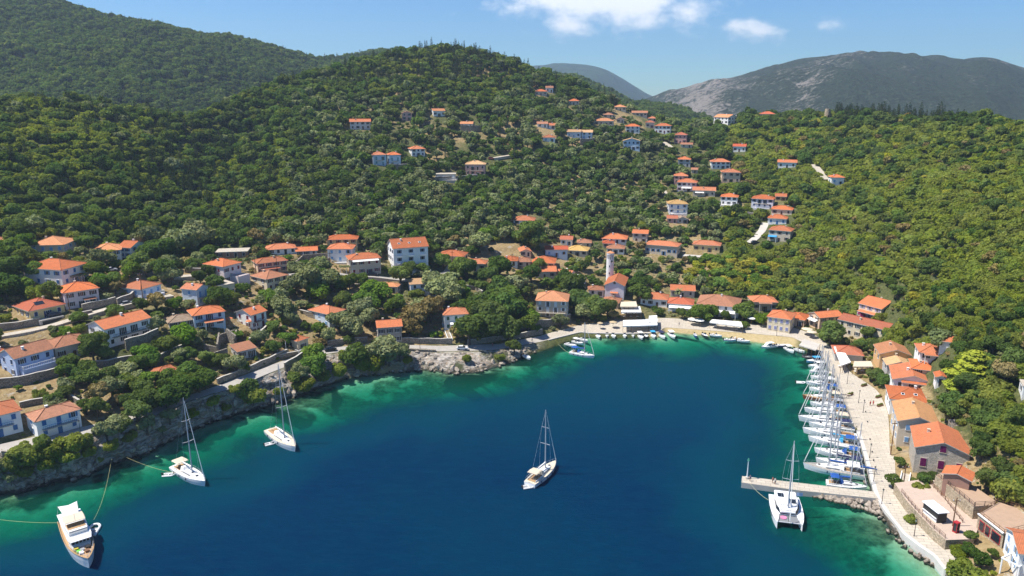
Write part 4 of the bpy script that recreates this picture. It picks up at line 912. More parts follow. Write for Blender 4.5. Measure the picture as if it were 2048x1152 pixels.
H(1423, 1459, 338, 14, 5, 8, 'hip', 'o', 'w', 'n', 'white square house', 'in the middle of the upper village', d=9, **F)
H(1348, 1374, 368, 16, 0, 0, 'hip', 'o', 'p', 'k', 'upper pink house with balcony', 'at the left of the upper village', d=8, bal=.7, **F)
H(1354, 1391, 383, 18, 0, -5, 'hip', 'o', 'q', 'm', 'pale pink house with white awning', 'in front of the upper pink house', d=9, **F)
H(1386, 1429, 393, 12, 0, 0, 'gx', 'o', 'e', 'k', 'wide beige house with white blind', 'in the upper village', d=8, **F)
H(1444, 1479, 365, 20, 5, 7, 'hip', 'o', 'h', 'k', 'peach house with arched ground floor', 'in the upper village', d=9, **F)
H(1556, 1591, 336, 11, 0, 0, 'gx', 'o', 'w', 'x', 'long white cottage', 'highest on the right of the upper village', d=7, **F)
H(1663, 1686, 370, 15, 5, 15, 'hip', 'o', 'w', 's', 'white house at the end of the track', 'far right of the upper village', d=7, **F)
H(1337, 1374, 428, 20, 6, 8, 'hip', 'l', 'w', 'b', 'white house with mustard roof', 'left of the upper village wall', d=9, bal=.7, **F)
H(1335, 1354, 446, 9, 0, 4, 'gx', 'r', 'p', 'k', 'small red-roofed house', 'left one of a pair below the mustard roof', d=6, **F)
H(1355, 1375, 447, 9, 0, 4, 'gy', 'g', 'm', 'k', 'small drab-roofed house', 'right one of a pair below the mustard roof', d=7, **F)
H(1441, 1473, 411, 17, 0, -4, 'hip', 'o', 'w', 'x', 'white house with long terrace', 'above the grey garden wall', d=8, **F)
H(1503, 1544, 416, 18, 0, -6, 'hip', 'o', 'l', 'n', 'lavender house with veranda', 'right of the long terrace', d=9, bal=.7, **F)
H(1551, 1571, 402, 9, 0, 0, 'gx', 'o', 'y', 'k', 'small yellow house with orange roof', 'right of the lavender house', d=6, **F)
H(1543, 1582, 430, 11, 0, -4, 'hip', 'o', 'c', 'k', 'uppermost of three stacked orange roofs', 'beside the steep lane', d=8, **F)
H(1536, 1571, 449, 12, 0, -4, 'hip', 'o', 'w', 'b', 'middle one of three stacked orange roofs', 'beside the steep lane', d=8, **F)
H(1537, 1578, 483, 22, 0, -10, 'hip', 'o', 'e', 'k', 'lowest of three stacked orange roofs', 'beside the steep lane with blue awning', d=9, **F)
H(1383, 1396, 347, 5, 0, 0, 'gx', 'b', 'm', 'k', 'little brown roof among trees', 'right of the upper pink house', d=5, chim=0, **F)
# church and bell tower
ch, cw, cd, chh, _, cm = H(1209, 1247, 598, 27, 4, -6, 'gy', 'o', 'l', 'x', 'white church with orange gabled roof', 'below the bell tower', None, wins=False, door=False, d=17, cat='church', name='church', chim=0, pitch=24)
link('window', win_mesh('window', M_WHITE), ch, (0, -cd / 2 - .005, chh + .6)); link('door', win_mesh('door', M_WHITE), ch, (0, -cd / 2 - .005, .05))
add_roof('shed', 3.4, 1.3, 3.0, 'o', R(22), ch, (0, -cd / 2 - .75, 0), name='porch_roof', over=.1)
for s_ in (-1, 1):
    for yy in (-4.5, 0, 4.5): link('window', win_mesh('window', M_WHITE), ch, (s_ * (cw / 2 + .005), yy, 2.3), s_ * math.pi / 2)
P = pix_ground(1219, 566); P = Vector((P.x, P.y, P.z)); tdep = project(*P)[2]; TH = 60 * tdep / FPX / .97
tw = empty('bell_tower', P, -math.atan2(P.x, P.y) + R(-8)); s = 7.4 * tdep / FPX
MB().tube([(0, 0, -3), (0, 0, TH * .80)], [s * 1.02, s], 20).build('shaft', WALL['w'], tw, smooth=False)
mb = MB()
for k in range(12): a_ = 2 * math.pi * k / 12; c_, s_ = math.cos(a_) * (s - .2), math.sin(a_) * (s - .2); mb.bar((c_, s_, TH * .80), (c_, s_, TH * .955), .42, .42)
mb.build('belfry', WALL['w'], tw); MB().tube([(0, 0, TH * .95), (0, 0, TH)], s + .04, 20).build('cornice', WALL['w'], tw)
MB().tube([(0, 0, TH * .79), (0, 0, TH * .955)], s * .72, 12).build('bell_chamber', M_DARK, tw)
MB().tube([(0, 0, TH), (0, 0, TH + .95)], [s + .15, .05], 16).build('roof', ROOF['p'], tw)
for k in (.32, .55): MB().box(-.2, .2, -s - .05, -s + .2, TH * k, TH * k + .9).build('slit_window', M_GLASS, tw)
MB().tube([(.5 * s, -.9 * s - .08, TH * .74), (.5 * s, -.9 * s + .2, TH * .74)], .5, 14).build('clock', M_DARK, tw)
tag(tw, 'tall white round bell tower with arcaded belfry above the church', 'bell tower'); LANDMARKS.append((P, 'bell tower')); FOOT.append((P.x, P.y, 4)); BOXES.append((1209, 500, 1230, 556, tdep))
# old windmill stump on the ridge
P = pix_ground(1654, 236); dep_ = project(*P)[2]; q = dep_ / FPX
wmill = empty('windmill_tower', P); MB().tube([(0, 0, -2), (0, 0, 18 * q * .5), (0, 0, 18 * q)], [6.6 * q, 5.6 * q, 5.0 * q], 18).build('shaft', M_STONE_PALE, wmill); MB().box(-.6, .6, -6.2 * q - .1, -5.5 * q, 0, 2.1).build('door', M_DARK, wmill)
tag(wmill, 'round roofless stone windmill stump on the ridge skyline', 'windmill'); LANDMARKS.append((P, 'windmill stump')); BOXES.append((1645, 212, 1664, 234, dep_)); FOOT.append((P.x, P.y, 4))
# ------------------------------------------------------------------ what sets single houses apart
def porch(key, frac, rc, z=None, depth=2.2, off=0.0, cloth=None, post=True):
    root, w, d, h, sh, ro = HB[key]; pw = w * frac; z = z or min(sh * 0.92, h - .3); x0 = off * w
    if cloth is None: add_roof('shed', pw, depth, z, rc, R(16), root, (x0, -d / 2 - depth / 2 - .02, 0), over=.12, name='porch_roof')
    else:
        mb = MB(); a = [(x0 - pw / 2, -d / 2 - .03, z + .5), (x0 + pw / 2, -d / 2 - .03, z + .5), (x0 + pw / 2, -d / 2 - depth, z - .1), (x0 - pw / 2, -d / 2 - depth, z - .1)]
        mb.add(a + [(p_[0], p_[1], p_[2] - .06) for p_ in a], [(3, 2, 1, 0), (4, 5, 6, 7), (0, 1, 5, 4), (1, 2, 6, 5), (2, 3, 7, 6), (3, 0, 4, 7)]); mb.build('awning', cloth, root)
    if post:
        for s_ in (-1, 1): MB().box(x0 + s_ * (pw / 2 - .15) - .1, x0 + s_ * (pw / 2 - .15) + .1, -d / 2 - depth + .05, -d / 2 - depth + .25, -3, z - .12).build('post', M_WHITE, root)
for q in (('white house with shaded blue porch', .6, 'o', None, 2.4, .1), ('salmon cottage with shaded porch', .6, 'r', None, 2.0, -.1), ('cream house with bougainvillea', .8, 'o', None, 2.2), ('big white house with blue shutters', .4, 'p', None, 1.8), ('pale pink two-storey house', .35, 'o', None, 1.8, .2), ('white and pale blue villa', .4, 'o', None, 2.0), ('white bungalow with orange hipped roof', .7, 'o', None, 1.8), ('beige house with orange hipped roof', .5, 'b', None, 2.0), ('small white house with maroon shutters', .3, 'o', None, 1.2, -.2), ('white gabled house with long orange roof', .6, 'o', None, 1.6)): porch(*q)
porch('beige house with white awning', .85, 'o', HB['beige house with white awning'][3] - .5, 1.8, 0, M_CLOTH, False); porch('white cottage with green shutters', .75, 'o', HB['white cottage with green shutters'][4] * .98, 2.2, 0.1, M_CLOTH); porch('white taverna with red hipped roof', .9, 'o', 2.5, 2.5, 0, M_CLOTH); porch('peach gabled house', .7, 'o', 3.4, 1.5, 0, M_CLOTH, False); porch('wide beige house with white blind', .4, 'o', 2.4, 1.5, -.2, M_CLOTH, False); porch('pale pink house with white awning', .5, 'o', 2.3, 1.5, 0, M_CLOTH, False); porch('lowest of three stacked orange roofs', .4, 'o', 2.6, 2.0, -.3, plain('bright_blue_canvas', (.05, .30, .60), .8)); porch('largest waterfront house with weathered hipped roof', .9, 'o', 2.6, 2.6, 0, M_CLOTH)
def skylight(key, pitch, spots, kind='gx'):
    root, w, d, h, sh, ro = HB[key]
    for fx, fy in spots:
        y = -d / 2 * fy; z = h + .22 + (d / 2 - abs(y)) * math.tan(R(pitch)); o = MB().box(-.5, .5, -.45, .45, 0, .14).build('skylight', M_WHITE, ro, (fx * w, y, z)); o.rotation_euler = (R(pitch), 0, 0); MB().box(-.38, .38, -.34, .34, .14, .17).build('pane', M_GLASS, o)
skylight('three-storey white and blue guesthouse', 29, ((-.3, .55), (0, .55), (.3, .55))); skylight('white quay house with skylights in orange hipped roof', 21, ((-.18, .6), (.15, .55)))
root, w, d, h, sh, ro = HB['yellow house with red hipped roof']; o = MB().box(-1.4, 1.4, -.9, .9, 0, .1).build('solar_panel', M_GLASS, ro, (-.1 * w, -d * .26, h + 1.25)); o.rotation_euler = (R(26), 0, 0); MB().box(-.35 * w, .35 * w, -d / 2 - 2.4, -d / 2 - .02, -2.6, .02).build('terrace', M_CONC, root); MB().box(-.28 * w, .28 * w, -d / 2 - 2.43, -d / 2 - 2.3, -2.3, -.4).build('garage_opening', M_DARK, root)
# balustrades and terraces
def terrace(key, wd, dp, hgt, mat, rail_mat, off=0, side=0):
    root, w, d, h, sh, ro = HB[key]; x0 = off * w; a, b = x0 - wd / 2, x0 + wd / 2; MB().box(a, b, -d / 2 - dp, -d / 2 - .03, -3, hgt).build('terrace', mat, root); mb = MB()
    for (p_, q_) in (((a, -d / 2 - dp + .1), (b, -d / 2 - dp + .1)), ((a + .1, -d / 2 - dp), (a + .1, -d / 2 - .1)), ((b - .1, -d / 2 - dp), (b - .1, -d / 2 - .1))):
        A, B = Vector((*p_, hgt)), Vector((*q_, hgt)); mb.bar(A + Vector((0, 0, .9)), B + Vector((0, 0, .9)), .12, .1); n = max(2, int((B - A).length / .5))
        for i in range(n + 1): r_ = A.lerp(B, i / n); mb.bar(r_, r_ + Vector((0, 0, .9)), .09)
    mb.build('balustrade', rail_mat, root)
terrace('periwinkle blue gabled house', 9, 2.2, 2.9, WALL['b'], M_WHITE); terrace('light blue cottage with hipped roof', 7, 2.6, .4, WALL['l'], M_WHITE); terrace('pale pink house with roof terrace', 6, 4, 3.0, WALL['q'], M_IRON, .2); terrace('white house with long terrace', 11, 2.5, .6, WALL['w'], M_WHITE); terrace('lavender house with veranda', 9, 2, .3, WALL['l'], M_WHITE); terrace('white house with mustard roof', 10, 2.2, .5, WALL['w'], M_WHITE); terrace('pink villa with two storeys', 9, 2.5, .3, WALL['m'], M_WHITE); terrace('pale flat-roofed building', 13, 3, .2, WALL['m'], M_WHITE); terrace('white cube house with orange roof', 7, 2, .2, WALL['w'], M_WHITE); terrace('small cream cottage with hipped roof', 5, 2, .2, M_STONE, M_WHITE, -.3)
# taller shuttered openings of the stone house
root = HB['grey stone house with violet shutters'][0]
for o in root.children:
    if o.name.startswith(('window', 'door')): o.scale = (1.35, 1.2, 1.6 if o.name.startswith('window') and o.location.z < HB['grey stone house with violet shutters'][3] - .5 else 1.25); o.location.z -= .5 if o.location.z > 1 else 0

root, w, d, h, sh, ro = HB['three-storey white and blue guesthouse']
for k in (1, 2):
    for fx in (-1, 0, 1):
        bo = MB().box(fx * w / 3 - 1.2, fx * w / 3 + 1.2, -d / 2 - 1.3, -d / 2 - .02, sh * k - .14 + .16 * (k == 1), sh * k + .02 + .16 * (k == 1)).build('balcony', M_WHITE, root); railing(2.3, .95, PAINT['b'], bo, (fx * w / 3, -d / 2 - 1.25, sh * k + .18))
MB().box(-w / 2 - .3, w / 2 + .3, -d / 2 - 3.2, -d / 2 - .03, -3, .4).build('terrace', WALL['w'], root); add_roof('shed', w * .6, 2.4, 2.4, 'o', R(14), root, (-.1 * w, -d / 2 - 1.5, 0), over=.1, name='porch_roof')
# ------------------------------------------------------------------ coast road, quays, pier
def strip_from_lines(name, u0, u1, mat, lift=.06, t0=0.0, t1=1.0):
    k = np.where((US >= u0) & (US <= u1))[0]; rows = []
    for t_ in np.linspace(t0, t1, 5):
        y_ = L1[0][k] * (1 - t_) + L2[0][k] * t_; z_ = L1[1][k] * (1 - t_) + L2[1][k] * t_; rows.append((US[k] * y_, y_, z_ + lift))
    X_, Y_, Z_ = (np.array([r_[i] for r_ in rows]) for i in range(3))
    return tag(link(name, grid_mesh(name, X_, Y_, Z_, [mat])), kind='structure')
strip_from_lines('road', -.98, .055, M_ASPH)
strip_from_lines('promenade', .05, .98, M_CONC_PALE, .09)
def plan(u0, u1, line):
    k = np.where((US >= u0) & (US <= u1))[0]; return [(US[i] * line[0][i], line[0][i], line[1][i]) for i in k]
def offset(pts, d):
    out = []
    for i, p_ in enumerate(pts):
        a = pts[max(i - 1, 0)]; b = pts[min(i + 1, len(pts) - 1)]; t_ = Vector((b[0] - a[0], b[1] - a[1])); t_ = t_.normalized() if t_.length else Vector((1, 0))
        out.append((p_[0] + t_.y * d, p_[1] - t_.x * d, p_[2]))
    return out
def quay_wall(name, u0, u1, mat, top, out=.45, bottom=-2.5, label=None):
    A = plan(u0, u1, L1); A = A[::2] + [A[-1]]; O = offset(A, out); I = offset(A, -.6); n = len(A); vs, fs = [], []
    for (o_, i_) in zip(O, I): vs += [(o_[0], o_[1], bottom), (o_[0], o_[1], o_[2] + top), (i_[0], i_[1], i_[2] + top), (i_[0], i_[1], bottom)]
    for j in range(n - 1):
        a = 4 * j; b = a + 4; fs += [(a, b, b + 1, a + 1), (a + 1, b + 1, b + 2, a + 2), (a + 2, b + 2, b + 3, a + 3)]
    fs += [(0, 1, 2, 3), (4 * n - 1, 4 * n - 2, 4 * n - 3, 4 * n - 4)]
    o = link(name, mesh_of(name, vs, fs, [mat]));
    return tag(o, label, 'quay')
quay_wall('quay', .05, .194, M_CONC, .13, label='low concrete quay edge below the waterfront tavernas')
quay_wall('quay', .408, .4975, M_CONC_PALE, .13, label='long pale concrete quay edge where the yachts moor')
quay_wall('sea_wall', .498, .66, plain('pale_concrete', (.60, .57, .52), .9, .15), .12, .35, label='pale concrete sea wall below the promenade near the pier')
quay_wall('sea_wall', -.215, -.105, M_STONE, .55, .5, -.2, 'old stone retaining wall holding the coast road above the cove')
# pier
def prism_px(name, poly, z, base, mats, label, cat, parent=None, kind=None):
    pts = [at_z(x, y, z) for x, y in poly]
    a = sum(p.x * q.y - q.x * p.y for p, q in zip(pts, pts[1:] + pts[:1]))
    if a < 0: pts = pts[::-1]
    mb = MB(); mb.prism([(p.x, p.y) for p in pts], base, z, 0, 1)
    return tag(mb.build(name, mats, parent), label, cat, kind=kind)
prism_px('pier', [(1484, 952), (1747, 983), (1757, 997), (1600, 981), (1483, 965)], 1.45, -6, [M_CONC, M_CONC_PALE], 'long narrow concrete pier reaching out from the east quay', 'pier')
LANDMARKS.append((at_z(1620, 975, 1.4), 'pier'))
P = at_z(1494, 957, 1.45); bc = empty('beacon', P)
mb = MB(); mb.tube([(0, 0, 0), (0, 0, .5)], .45, 10); mb.build('plinth', M_CONC, bc); mb = MB(); mb.tube([(0, 0, .5), (0, 0, 5.0)], [.16, .10], 8); mb.build('post', M_WHITE, bc); mb = MB(); mb.tube([(0, 0, 5.0), (0, 0, 5.15)], .3, 10); mb.tube([(0, 0, 5.15), (0, 0, 5.6)], .14, 8); mb.build('lantern', plain('beacon_green', (.10, .35, .22), .4), bc)
tag(bc, 'slender white light beacon at the pier head', 'beacon')
# boulders beside the pier root
rr = random.Random(4); rocks = []
def rock_mesh(seed):
    r_ = random.Random(seed); import bmesh
    bm = bmesh.new(); bmesh.ops.create_icosphere(bm, subdivisions=1, radius=1)
    for v in bm.verts: v.co *= r_.uniform(.72, 1.12)
    me = bpy.data.meshes.new('boulder'); bm.to_mesh(me); bm.free(); me.materials.append(M_ROCK); return me
t = NT('boulder_rock'); p = t.pos(); oi = t.n('ObjectInfo').outputs['Random']
cc = t.mix(oi, (.30, .25, .20), (.50, .43, .35)); cc = t.mix(t.ramp(t.noise(2, 5, .7, p), .4, .7), cc, (.22, .17, .13)); sz_ = t.n('SeparateXYZ'); t.t.links.new(p, sz_.inputs[0])
cc = t.mix(t.ramp(sz_.outputs[2], .5, .1), cc, (.05, .045, .03)); M_ROCK = t.done(t.princ(cc, .95, t.bump(t.noise(3, 5, .7, p), .7, .2), .15))
RM = [rock_mesh(i) for i in range(6)]
riprap = empty('riprap', at_z(1700, 1005, 0)); tag(riprap, 'tumbled bank of brown boulders at the root of the pier', 'boulders')
def boulder(px, py, sz, z=0.2, parent=None):
    P = at_z(px, py, z); o = link('boulder', rr.choice(RM), parent); b = parent.location if parent else Vector((0, 0, 0))
    o.location = P - b; o.rotation_euler = (rr.uniform(0, 6), rr.uniform(0, 6), rr.uniform(0, 6)); o.scale = (sz * rr.uniform(.8, 1.2), sz * rr.uniform(.8, 1.2), sz * rr.uniform(.6, .9))
for i in range(92):
    a = rr.random(); b = rr.random(); px_ = 1628 + 142 * a; up = 988 + 14 * a; lo = 994 + 40 * a; py_ = up + (lo - up) * b
    boulder(px_, py_, rr.uniform(.55, 1.15), .55 - .75 * b, riprap)
riprap2 = empty('shore_rocks', at_z(870, 745, 0)); tag(riprap2, 'broken rocks along the waterline of the west shore', 'rocks')
for i in range(150):
    k = rr.randrange(0, int(NU * .52)); u_ = US[k]
    if abs(u_) > .72: continue
    x_, y_ = u_ * L0[0][k], L0[0][k] - rr.uniform(-.6, 1.6); o = link('boulder', rr.choice(RM), riprap2); o.location = Vector((x_, y_, rr.uniform(-.3, .25))) - riprap2.location
    s_ = rr.uniform(.35, 1.0); o.rotation_euler = (rr.uniform(0, 6), rr.uniform(0, 6), rr.uniform(0, 6)); o.scale = (s_, s_ * rr.uniform(.7, 1.3), s_ * .7)
cliff_rocks = empty('cliff_rocks', at_z(300, 880, 2)); tag(cliff_rocks, 'jagged pale rocks jutting from the west shore cliff', 'rocks')
rows_ = [int(i) for i in cl_rows]
for i in range(280):
    k = rr.randrange(int(NU * .12), int(NU * .515)); r_ = rr.choice(rows_); s_ = rr.uniform(.5, 1.5) * (1 - .35 * GS[r_]); o = link('boulder', rr.choice(RM), cliff_rocks)
    o.location = Vector((GX[r_, k], GY[r_, k] - .1, GZ[r_, k] - .2)) - cliff_rocks.location; o.rotation_euler = (rr.uniform(0, 6), rr.uniform(0, 6), rr.uniform(0, 6)); o.scale = (s_ * rr.uniform(.8, 1.8), s_ * .8, s_ * rr.uniform(.6, 1.2))
riprap3 = empty('shore_rocks', at_z(1830, 1110, 0)); tag(riprap3, 'rocks at the foot of the pale sea wall', 'rocks')
for i in range(60):
    u_ = rr.uniform(.51, .64); y_ = float(np.interp(u_, US, L0[0])); x_ = u_ * y_; o = link('boulder', rr.choice(RM), riprap3); s_ = rr.uniform(.3, .8)
    o.location = Vector((x_ - rr.uniform(-.2, 1.5), y_ - rr.uniform(0, .8), rr.uniform(-.35, .1))) - riprap3.location; o.rotation_euler = (rr.uniform(0, 6), rr.uniform(0, 6), 0); o.scale = (s_, s_, s_ * .7)
# ------------------------------------------------------------------ lanes and walls
def densify(pts, step=1.5):
    out = [pts[0]]
    for a, b in zip(pts[:-1], pts[1:]):
        n = max(1, int((b - a).length / step)); out += [a.lerp(b, (i + 1) / n) for i in range(n)]
    return out
def lane(pix, width, mat, name='lane'):
    P = densify([pix_ground(*q) for q in pix]); vs, fs = [], []
    for i, p_ in enumerate(P):
        d = (P[min(i + 1, len(P) - 1)] - P[max(i - 1, 0)]); d.z = 0; d.normalize(); n = Vector((-d.y, d.x, 0)) * width / 2
        zs = max(gz(p_.x + n.x * k, p_.y + n.y * k) for k in (-1, -.5, 0, .5, 1)) + .12
        vs += [(p_.x + n.x, p_.y + n.y, zs), (p_.x - n.x, p_.y - n.y, zs), (p_.x + n.x, p_.y + n.y, zs - 1.6), (p_.x - n.x, p_.y - n.y, zs - 1.6)]
    for i in range(len(P) - 1):
        a = 4 * i; b = a + 4; fs += [(a + 1, b + 1, b, a), (a, b, b + 2, a + 2), (b + 1, a + 1, a + 3, b + 3)]
    zsm = [v[2] for v in vs[::4]]; zsm = gsmooth(np.array(zsm), 2)
    for i in range(len(P)):
        for j in range(4): v = vs[4 * i + j]; vs[4 * i + j] = (v[0], v[1], zsm[i] + .05 - (1.6 if j > 1 else 0))
    ROADS.append(([(p_.x, p_.y) for p_ in P[::3]] + [(P[-1].x, P[-1].y)], width / 2 + 1.6))
    return tag(link(name, mesh_of(name, vs, fs, [mat])), kind='structure')
lane([(-40, 684), (0, 673), (60, 663), (110, 651), (150, 641), (190, 629), (230, 618), (270, 609), (310, 601), (345, 596)], 3.4, M_CONC_PALE)
lane([(340, 556), (400, 553), (440, 556)], 4, M_CONC_PALE); lane([(575, 551), (625, 549), (662, 548), (720, 553), (787, 560), (850, 566), (895, 545), (905, 528), (895, 516)], 3.6, M_ASPH)
lane([(985, 319), (1010, 315), (1040, 312), (1065, 307)], 4, M_CONC_PALE); lane([(1326, 284), (1338, 292), (1350, 302)], 4, M_CONC_PALE); lane([(1498, 488), (1512, 476), (1524, 462), (1532, 444)], 4, M_CONC)
lane([(1628, 330), (1640, 345), (1652, 362)], 4, M_CONC_PALE); lane([(1323, 372), (1332, 388), (1345, 400)], 2.6, M_CONC_PALE); lane([(1365, 512), (1400, 516), (1425, 519)], 5, M_CONC)
ROADS.append(([(US[k] * L2[0][k], L2[0][k]) for k in range(0, NU, 6)], 1.2))
def stone_wall(pix, h, label, mat=None, th=.5, cat='wall', sink=1.5, coping=True):
    P = densify([pix_ground(*q) for q in pix], 2.0); zs = gsmooth(np.array([p_.z for p_ in P]), 2.5)
    root = empty('stone_wall', P[len(P) // 2]); vs, fs = [], []; c = root.location
    for i, p_ in enumerate(P):
        d = (P[min(i + 1, len(P) - 1)] - P[max(i - 1, 0)]); d.z = 0; d.normalize(); n = Vector((-d.y, d.x, 0)) * th / 2; zt = zs[i] + h - c.z + .12 * math.sin(i * 1.7)
        for s_, z_ in ((1, zs[i] - sink - c.z), (1, zt), (-1, zt), (-1, zs[i] - sink - c.z)): vs.append((p_.x - c.x + s_ * n.x, p_.y - c.y + s_ * n.y, z_))
    for i in range(len(P) - 1):
        a = 4 * i; b = a + 4; fs += [(a, a + 1, b + 1, b), (a + 1, a + 2, b + 2, b + 1), (a + 2, a + 3, b + 3, b + 2)]
    fs += [(3, 2, 1, 0), (4 * len(P) - 4, 4 * len(P) - 3, 4 * len(P) - 2, 4 * len(P) - 1)]
    link('masonry', mesh_of('masonry', vs, fs, [mat or M_STONE]), root)
    if coping:
        mb = MB()
        for i in range(len(P) - 1):
            a, b = P[i] - c, P[i + 1] - c; a.z = zs[i] + h - c.z + .12 * math.sin(i * 1.7) + .05; b.z = zs[i + 1] + h - c.z + .12 * math.sin((i + 1) * 1.7) + .05; mb.bar(a, b, th + .12, .12)
        mb.build('coping', M_CONC, root)
    tag(root, label, cat, 'dry-stone walls of the village'); return root
for w_ in [([(-20, 778), (60, 768), (128, 748)], 2.6, 'high dark stone wall below the periwinkle house'), ([(252, 700), (290, 690), (318, 676)], 3.4, 'pale topped stone terrace wall below the long white house'), ([(165, 735), (215, 732), (265, 722)], 1.8, 'stone wall left below the long white house'),
           ([(270, 735), (320, 725), (365, 700)], 2.2, 'brown curving garden wall above the orange hut'), ([(-10, 662), (40, 656), (82, 648)], 2.0, 'long stone wall below the yellow house'), ([(140, 640), (185, 628)], 1.6, 'low wall beside the lane below the pale pink house'),
           ([(165, 622), (200, 614), (232, 606)], 2.2, 'beige wall in front of the pale pink house'), ([(235, 610), (262, 598), (268, 592)], 2.0, 'stepped garden wall left of the light blue cottage'), ([(180, 822), (215, 812), (250, 800)], 1.3, 'rough wall right of the hip-roofed blue balcony house'),
           ([(40, 815), (90, 805), (135, 793), (160, 812)], 1.5, 'wall enclosing the white hip-roofed house from behind'), ([(435, 768), (480, 750), (530, 729), (575, 707)], 1.7, 'long wall on the inner side of the coast road at the bend'), ([(570, 742), (600, 722), (625, 707)], 2.6, 'terrace wall below the small cream cottage'),
           ([(655, 692), (690, 686), (735, 684)], 1.8, 'coast road wall left of the derelict house'), ([(805, 685), (850, 687), (905, 688)], 2.0, 'coast road wall right of the derelict house'), ([(935, 690), (980, 684), (1040, 676), (1085, 668)], 2.0, 'long wall under the dark trees by the coast road'),
           ([(1040, 660), (1075, 655), (1110, 652), (1140, 642)], 3.0, 'curved garden wall below the beige villa'), ([(560, 715), (600, 708), (640, 699)], 1.2, 'low wall by the bend of the coast road'), ([(640, 640), (615, 632), (600, 622)], 1.5, 'grey wall left of the white and pale blue villa'),
           ([(690, 575), (740, 572), (790, 578)], 1.3, 'terrace wall in the dry gardens below the upper road'), ([(840, 620), (880, 602), (900, 592)], 1.4, 'wall climbing beside the grey block'), ([(370, 545), (410, 545), (418, 548)], 1.8, 'pale wall left of the pink terrace house'),
           ([(920, 575), (950, 580), (965, 590)], 1.6, 'zigzag wall in the ruined terraces'), ([(500, 690), (530, 668), (537, 655)], 2.2, 'stone base beside the maroon shuttered house'), ([(775, 338), (800, 340), (820, 338)], 3.0, 'wall below the twin villas'),
           ([(870, 362), (920, 361), (970, 357)], 2.5, 'long wall below the pink villa'), ([(921, 262), (945, 264), (968, 262)], 4.0, 'grey garden wall high on the hill'), ([(1160, 290), (1185, 289), (1230, 268)], 4.0, 'tall grey wall below the two white and blue hill houses'),
           ([(1455, 432), (1490, 436), (1525, 440)], 3.5, 'grey garden wall in the upper village'), ([(820, 246), (850, 250)], 3.0, 'stone terrace right of the pinkish gabled house'), ([(1895, 860), (1930, 846), (1960, 838)], 1.2, 'dry stone wall on the rocky east slope')]:
    stone_wall(*w_)
# roofless ruin in the gardens
ruin = empty('ruin', pix_ground(450, 690)); c = ruin.location
for (a, b, h) in (((408, 700), (436, 706), 2.2), ((436, 706), (440, 682), 3.4), ((452, 676), (470, 690), 3.8), ((440, 682), (470, 672), 2.4), ((470, 690), (474, 672), 2.6), ((425, 722), (455, 712), 2.8)):
    A, B = pix_ground(*a) - c, pix_ground(*b) - c; mb = MB(); mb.bar(A + Vector((0, 0, h / 2 - .8)), B + Vector((0, 0, h / 2 - .8)), .55, h + 1.4)
    mb.build('broken_wall', M_STONE, ruin)
tag(ruin, 'roofless stone ruin with broken walls among bushes', 'ruin'); LANDMARKS.append((c.copy(), 'roofless ruin'))
ruin = empty('ruin', pix_ground(635, 530)); c = ruin.location
for (a, b, h) in (((592, 532), (640, 534), 2.2), ((640, 534), (660, 526), 2.6), ((592, 532), (605, 520), 2.0), ((605, 520), (655, 516), 2.4)):
    A, B = pix_ground(*a) - c, pix_ground(*b) - c; MB().bar(A + Vector((0, 0, h / 2 - .6)), B + Vector((0, 0, h / 2 - .6)), .5, h + 1).build('broken_wall', M_STONE, ruin)
tag(ruin, 'low ruined stone house without roof behind the olive clump', 'ruin')
# ------------------------------------------------------------------ patios, steps and small buildings right of the quay
M_PATIO = plain('terracotta_paving', (.42, .29, .20), .9, .2, .8); M_PATIO2 = plain('pink_paving', (.50, .39, .31), .9, .2, .6)
prism_px('patio', [(1789, 966), (1816, 1005), (1868, 1060), (1892, 1080), (1948, 1078), (1962, 1042), (1946, 1030), (1905, 988), (1880, 962), (1850, 958)], 4.3, -1, [M_STONE_PALE, M_PATIO2], 'lower paved terrace behind the pale stone wall', 'terrace')
prism_px('patio', [(1871, 950), (1948, 1013), (1988, 1010), (1992, 1002), (1930, 960), (1898, 940)], 7.4, -1, [M_STONE_PALE, M_PATIO], 'upper brown terrace with black railing', 'terrace')
for q_ in ((1860, 1010, 4.3, 6), (1900, 1042, 4.3, 6), (1935, 1062, 4.3, 5), (1828, 992, 4.3, 4.5), (1915, 985, 7.4, 5), (1960, 1005, 7.4, 4), (2000, 1040, 6, 7), (1975, 1075, 4, 4)): P = at_z(*q_[:3]); FOOT.append((P.x, P.y, q_[3]))
def rail_px(pix, z, label, h=1.0, mat=None, wood=False):
    pts = [at_z(x, y, z) for x, y in pix]; root = empty('railing', pts[0]); c = pts[0]; mb = MB(); pb = MB()
    for a, b in zip(pts[:-1], pts[1:]):
        a, b = a - c, b - c
        for hh in (h, h * .66, h * .33): mb.bar(a + Vector((0, 0, hh)), b + Vector((0, 0, hh)), .05)
        n = max(1, int((b - a).length / 1.6))
        for i in range(n + 1): q = a.lerp(b, i / n); pb.bar(q, q + Vector((0, 0, h + .05)), .08)
    mb.build('rail', mat or M_WOOD, root); pb.build('post', mat or M_WOOD, root); tag(root, label, 'railing', 'railings of the terraces')
rail_px([(1803, 985), (1830, 1018), (1868, 1058), (1890, 1077)], 4.3, 'brown railing along the lower terrace above the promenade'); rail_px([(1860, 968), (1890, 1000), (1925, 1045)], 4.32, 'brown railing beside the kiosk')
rail_px([(1873, 951), (1948, 1013)], 7.4, 'black railing on the outer edge of the upper terrace', mat=M_IRON); rail_px([(1950, 1012), (1988, 1010)], 7.4, 'short railing at the end of the upper terrace', mat=M_IRON)
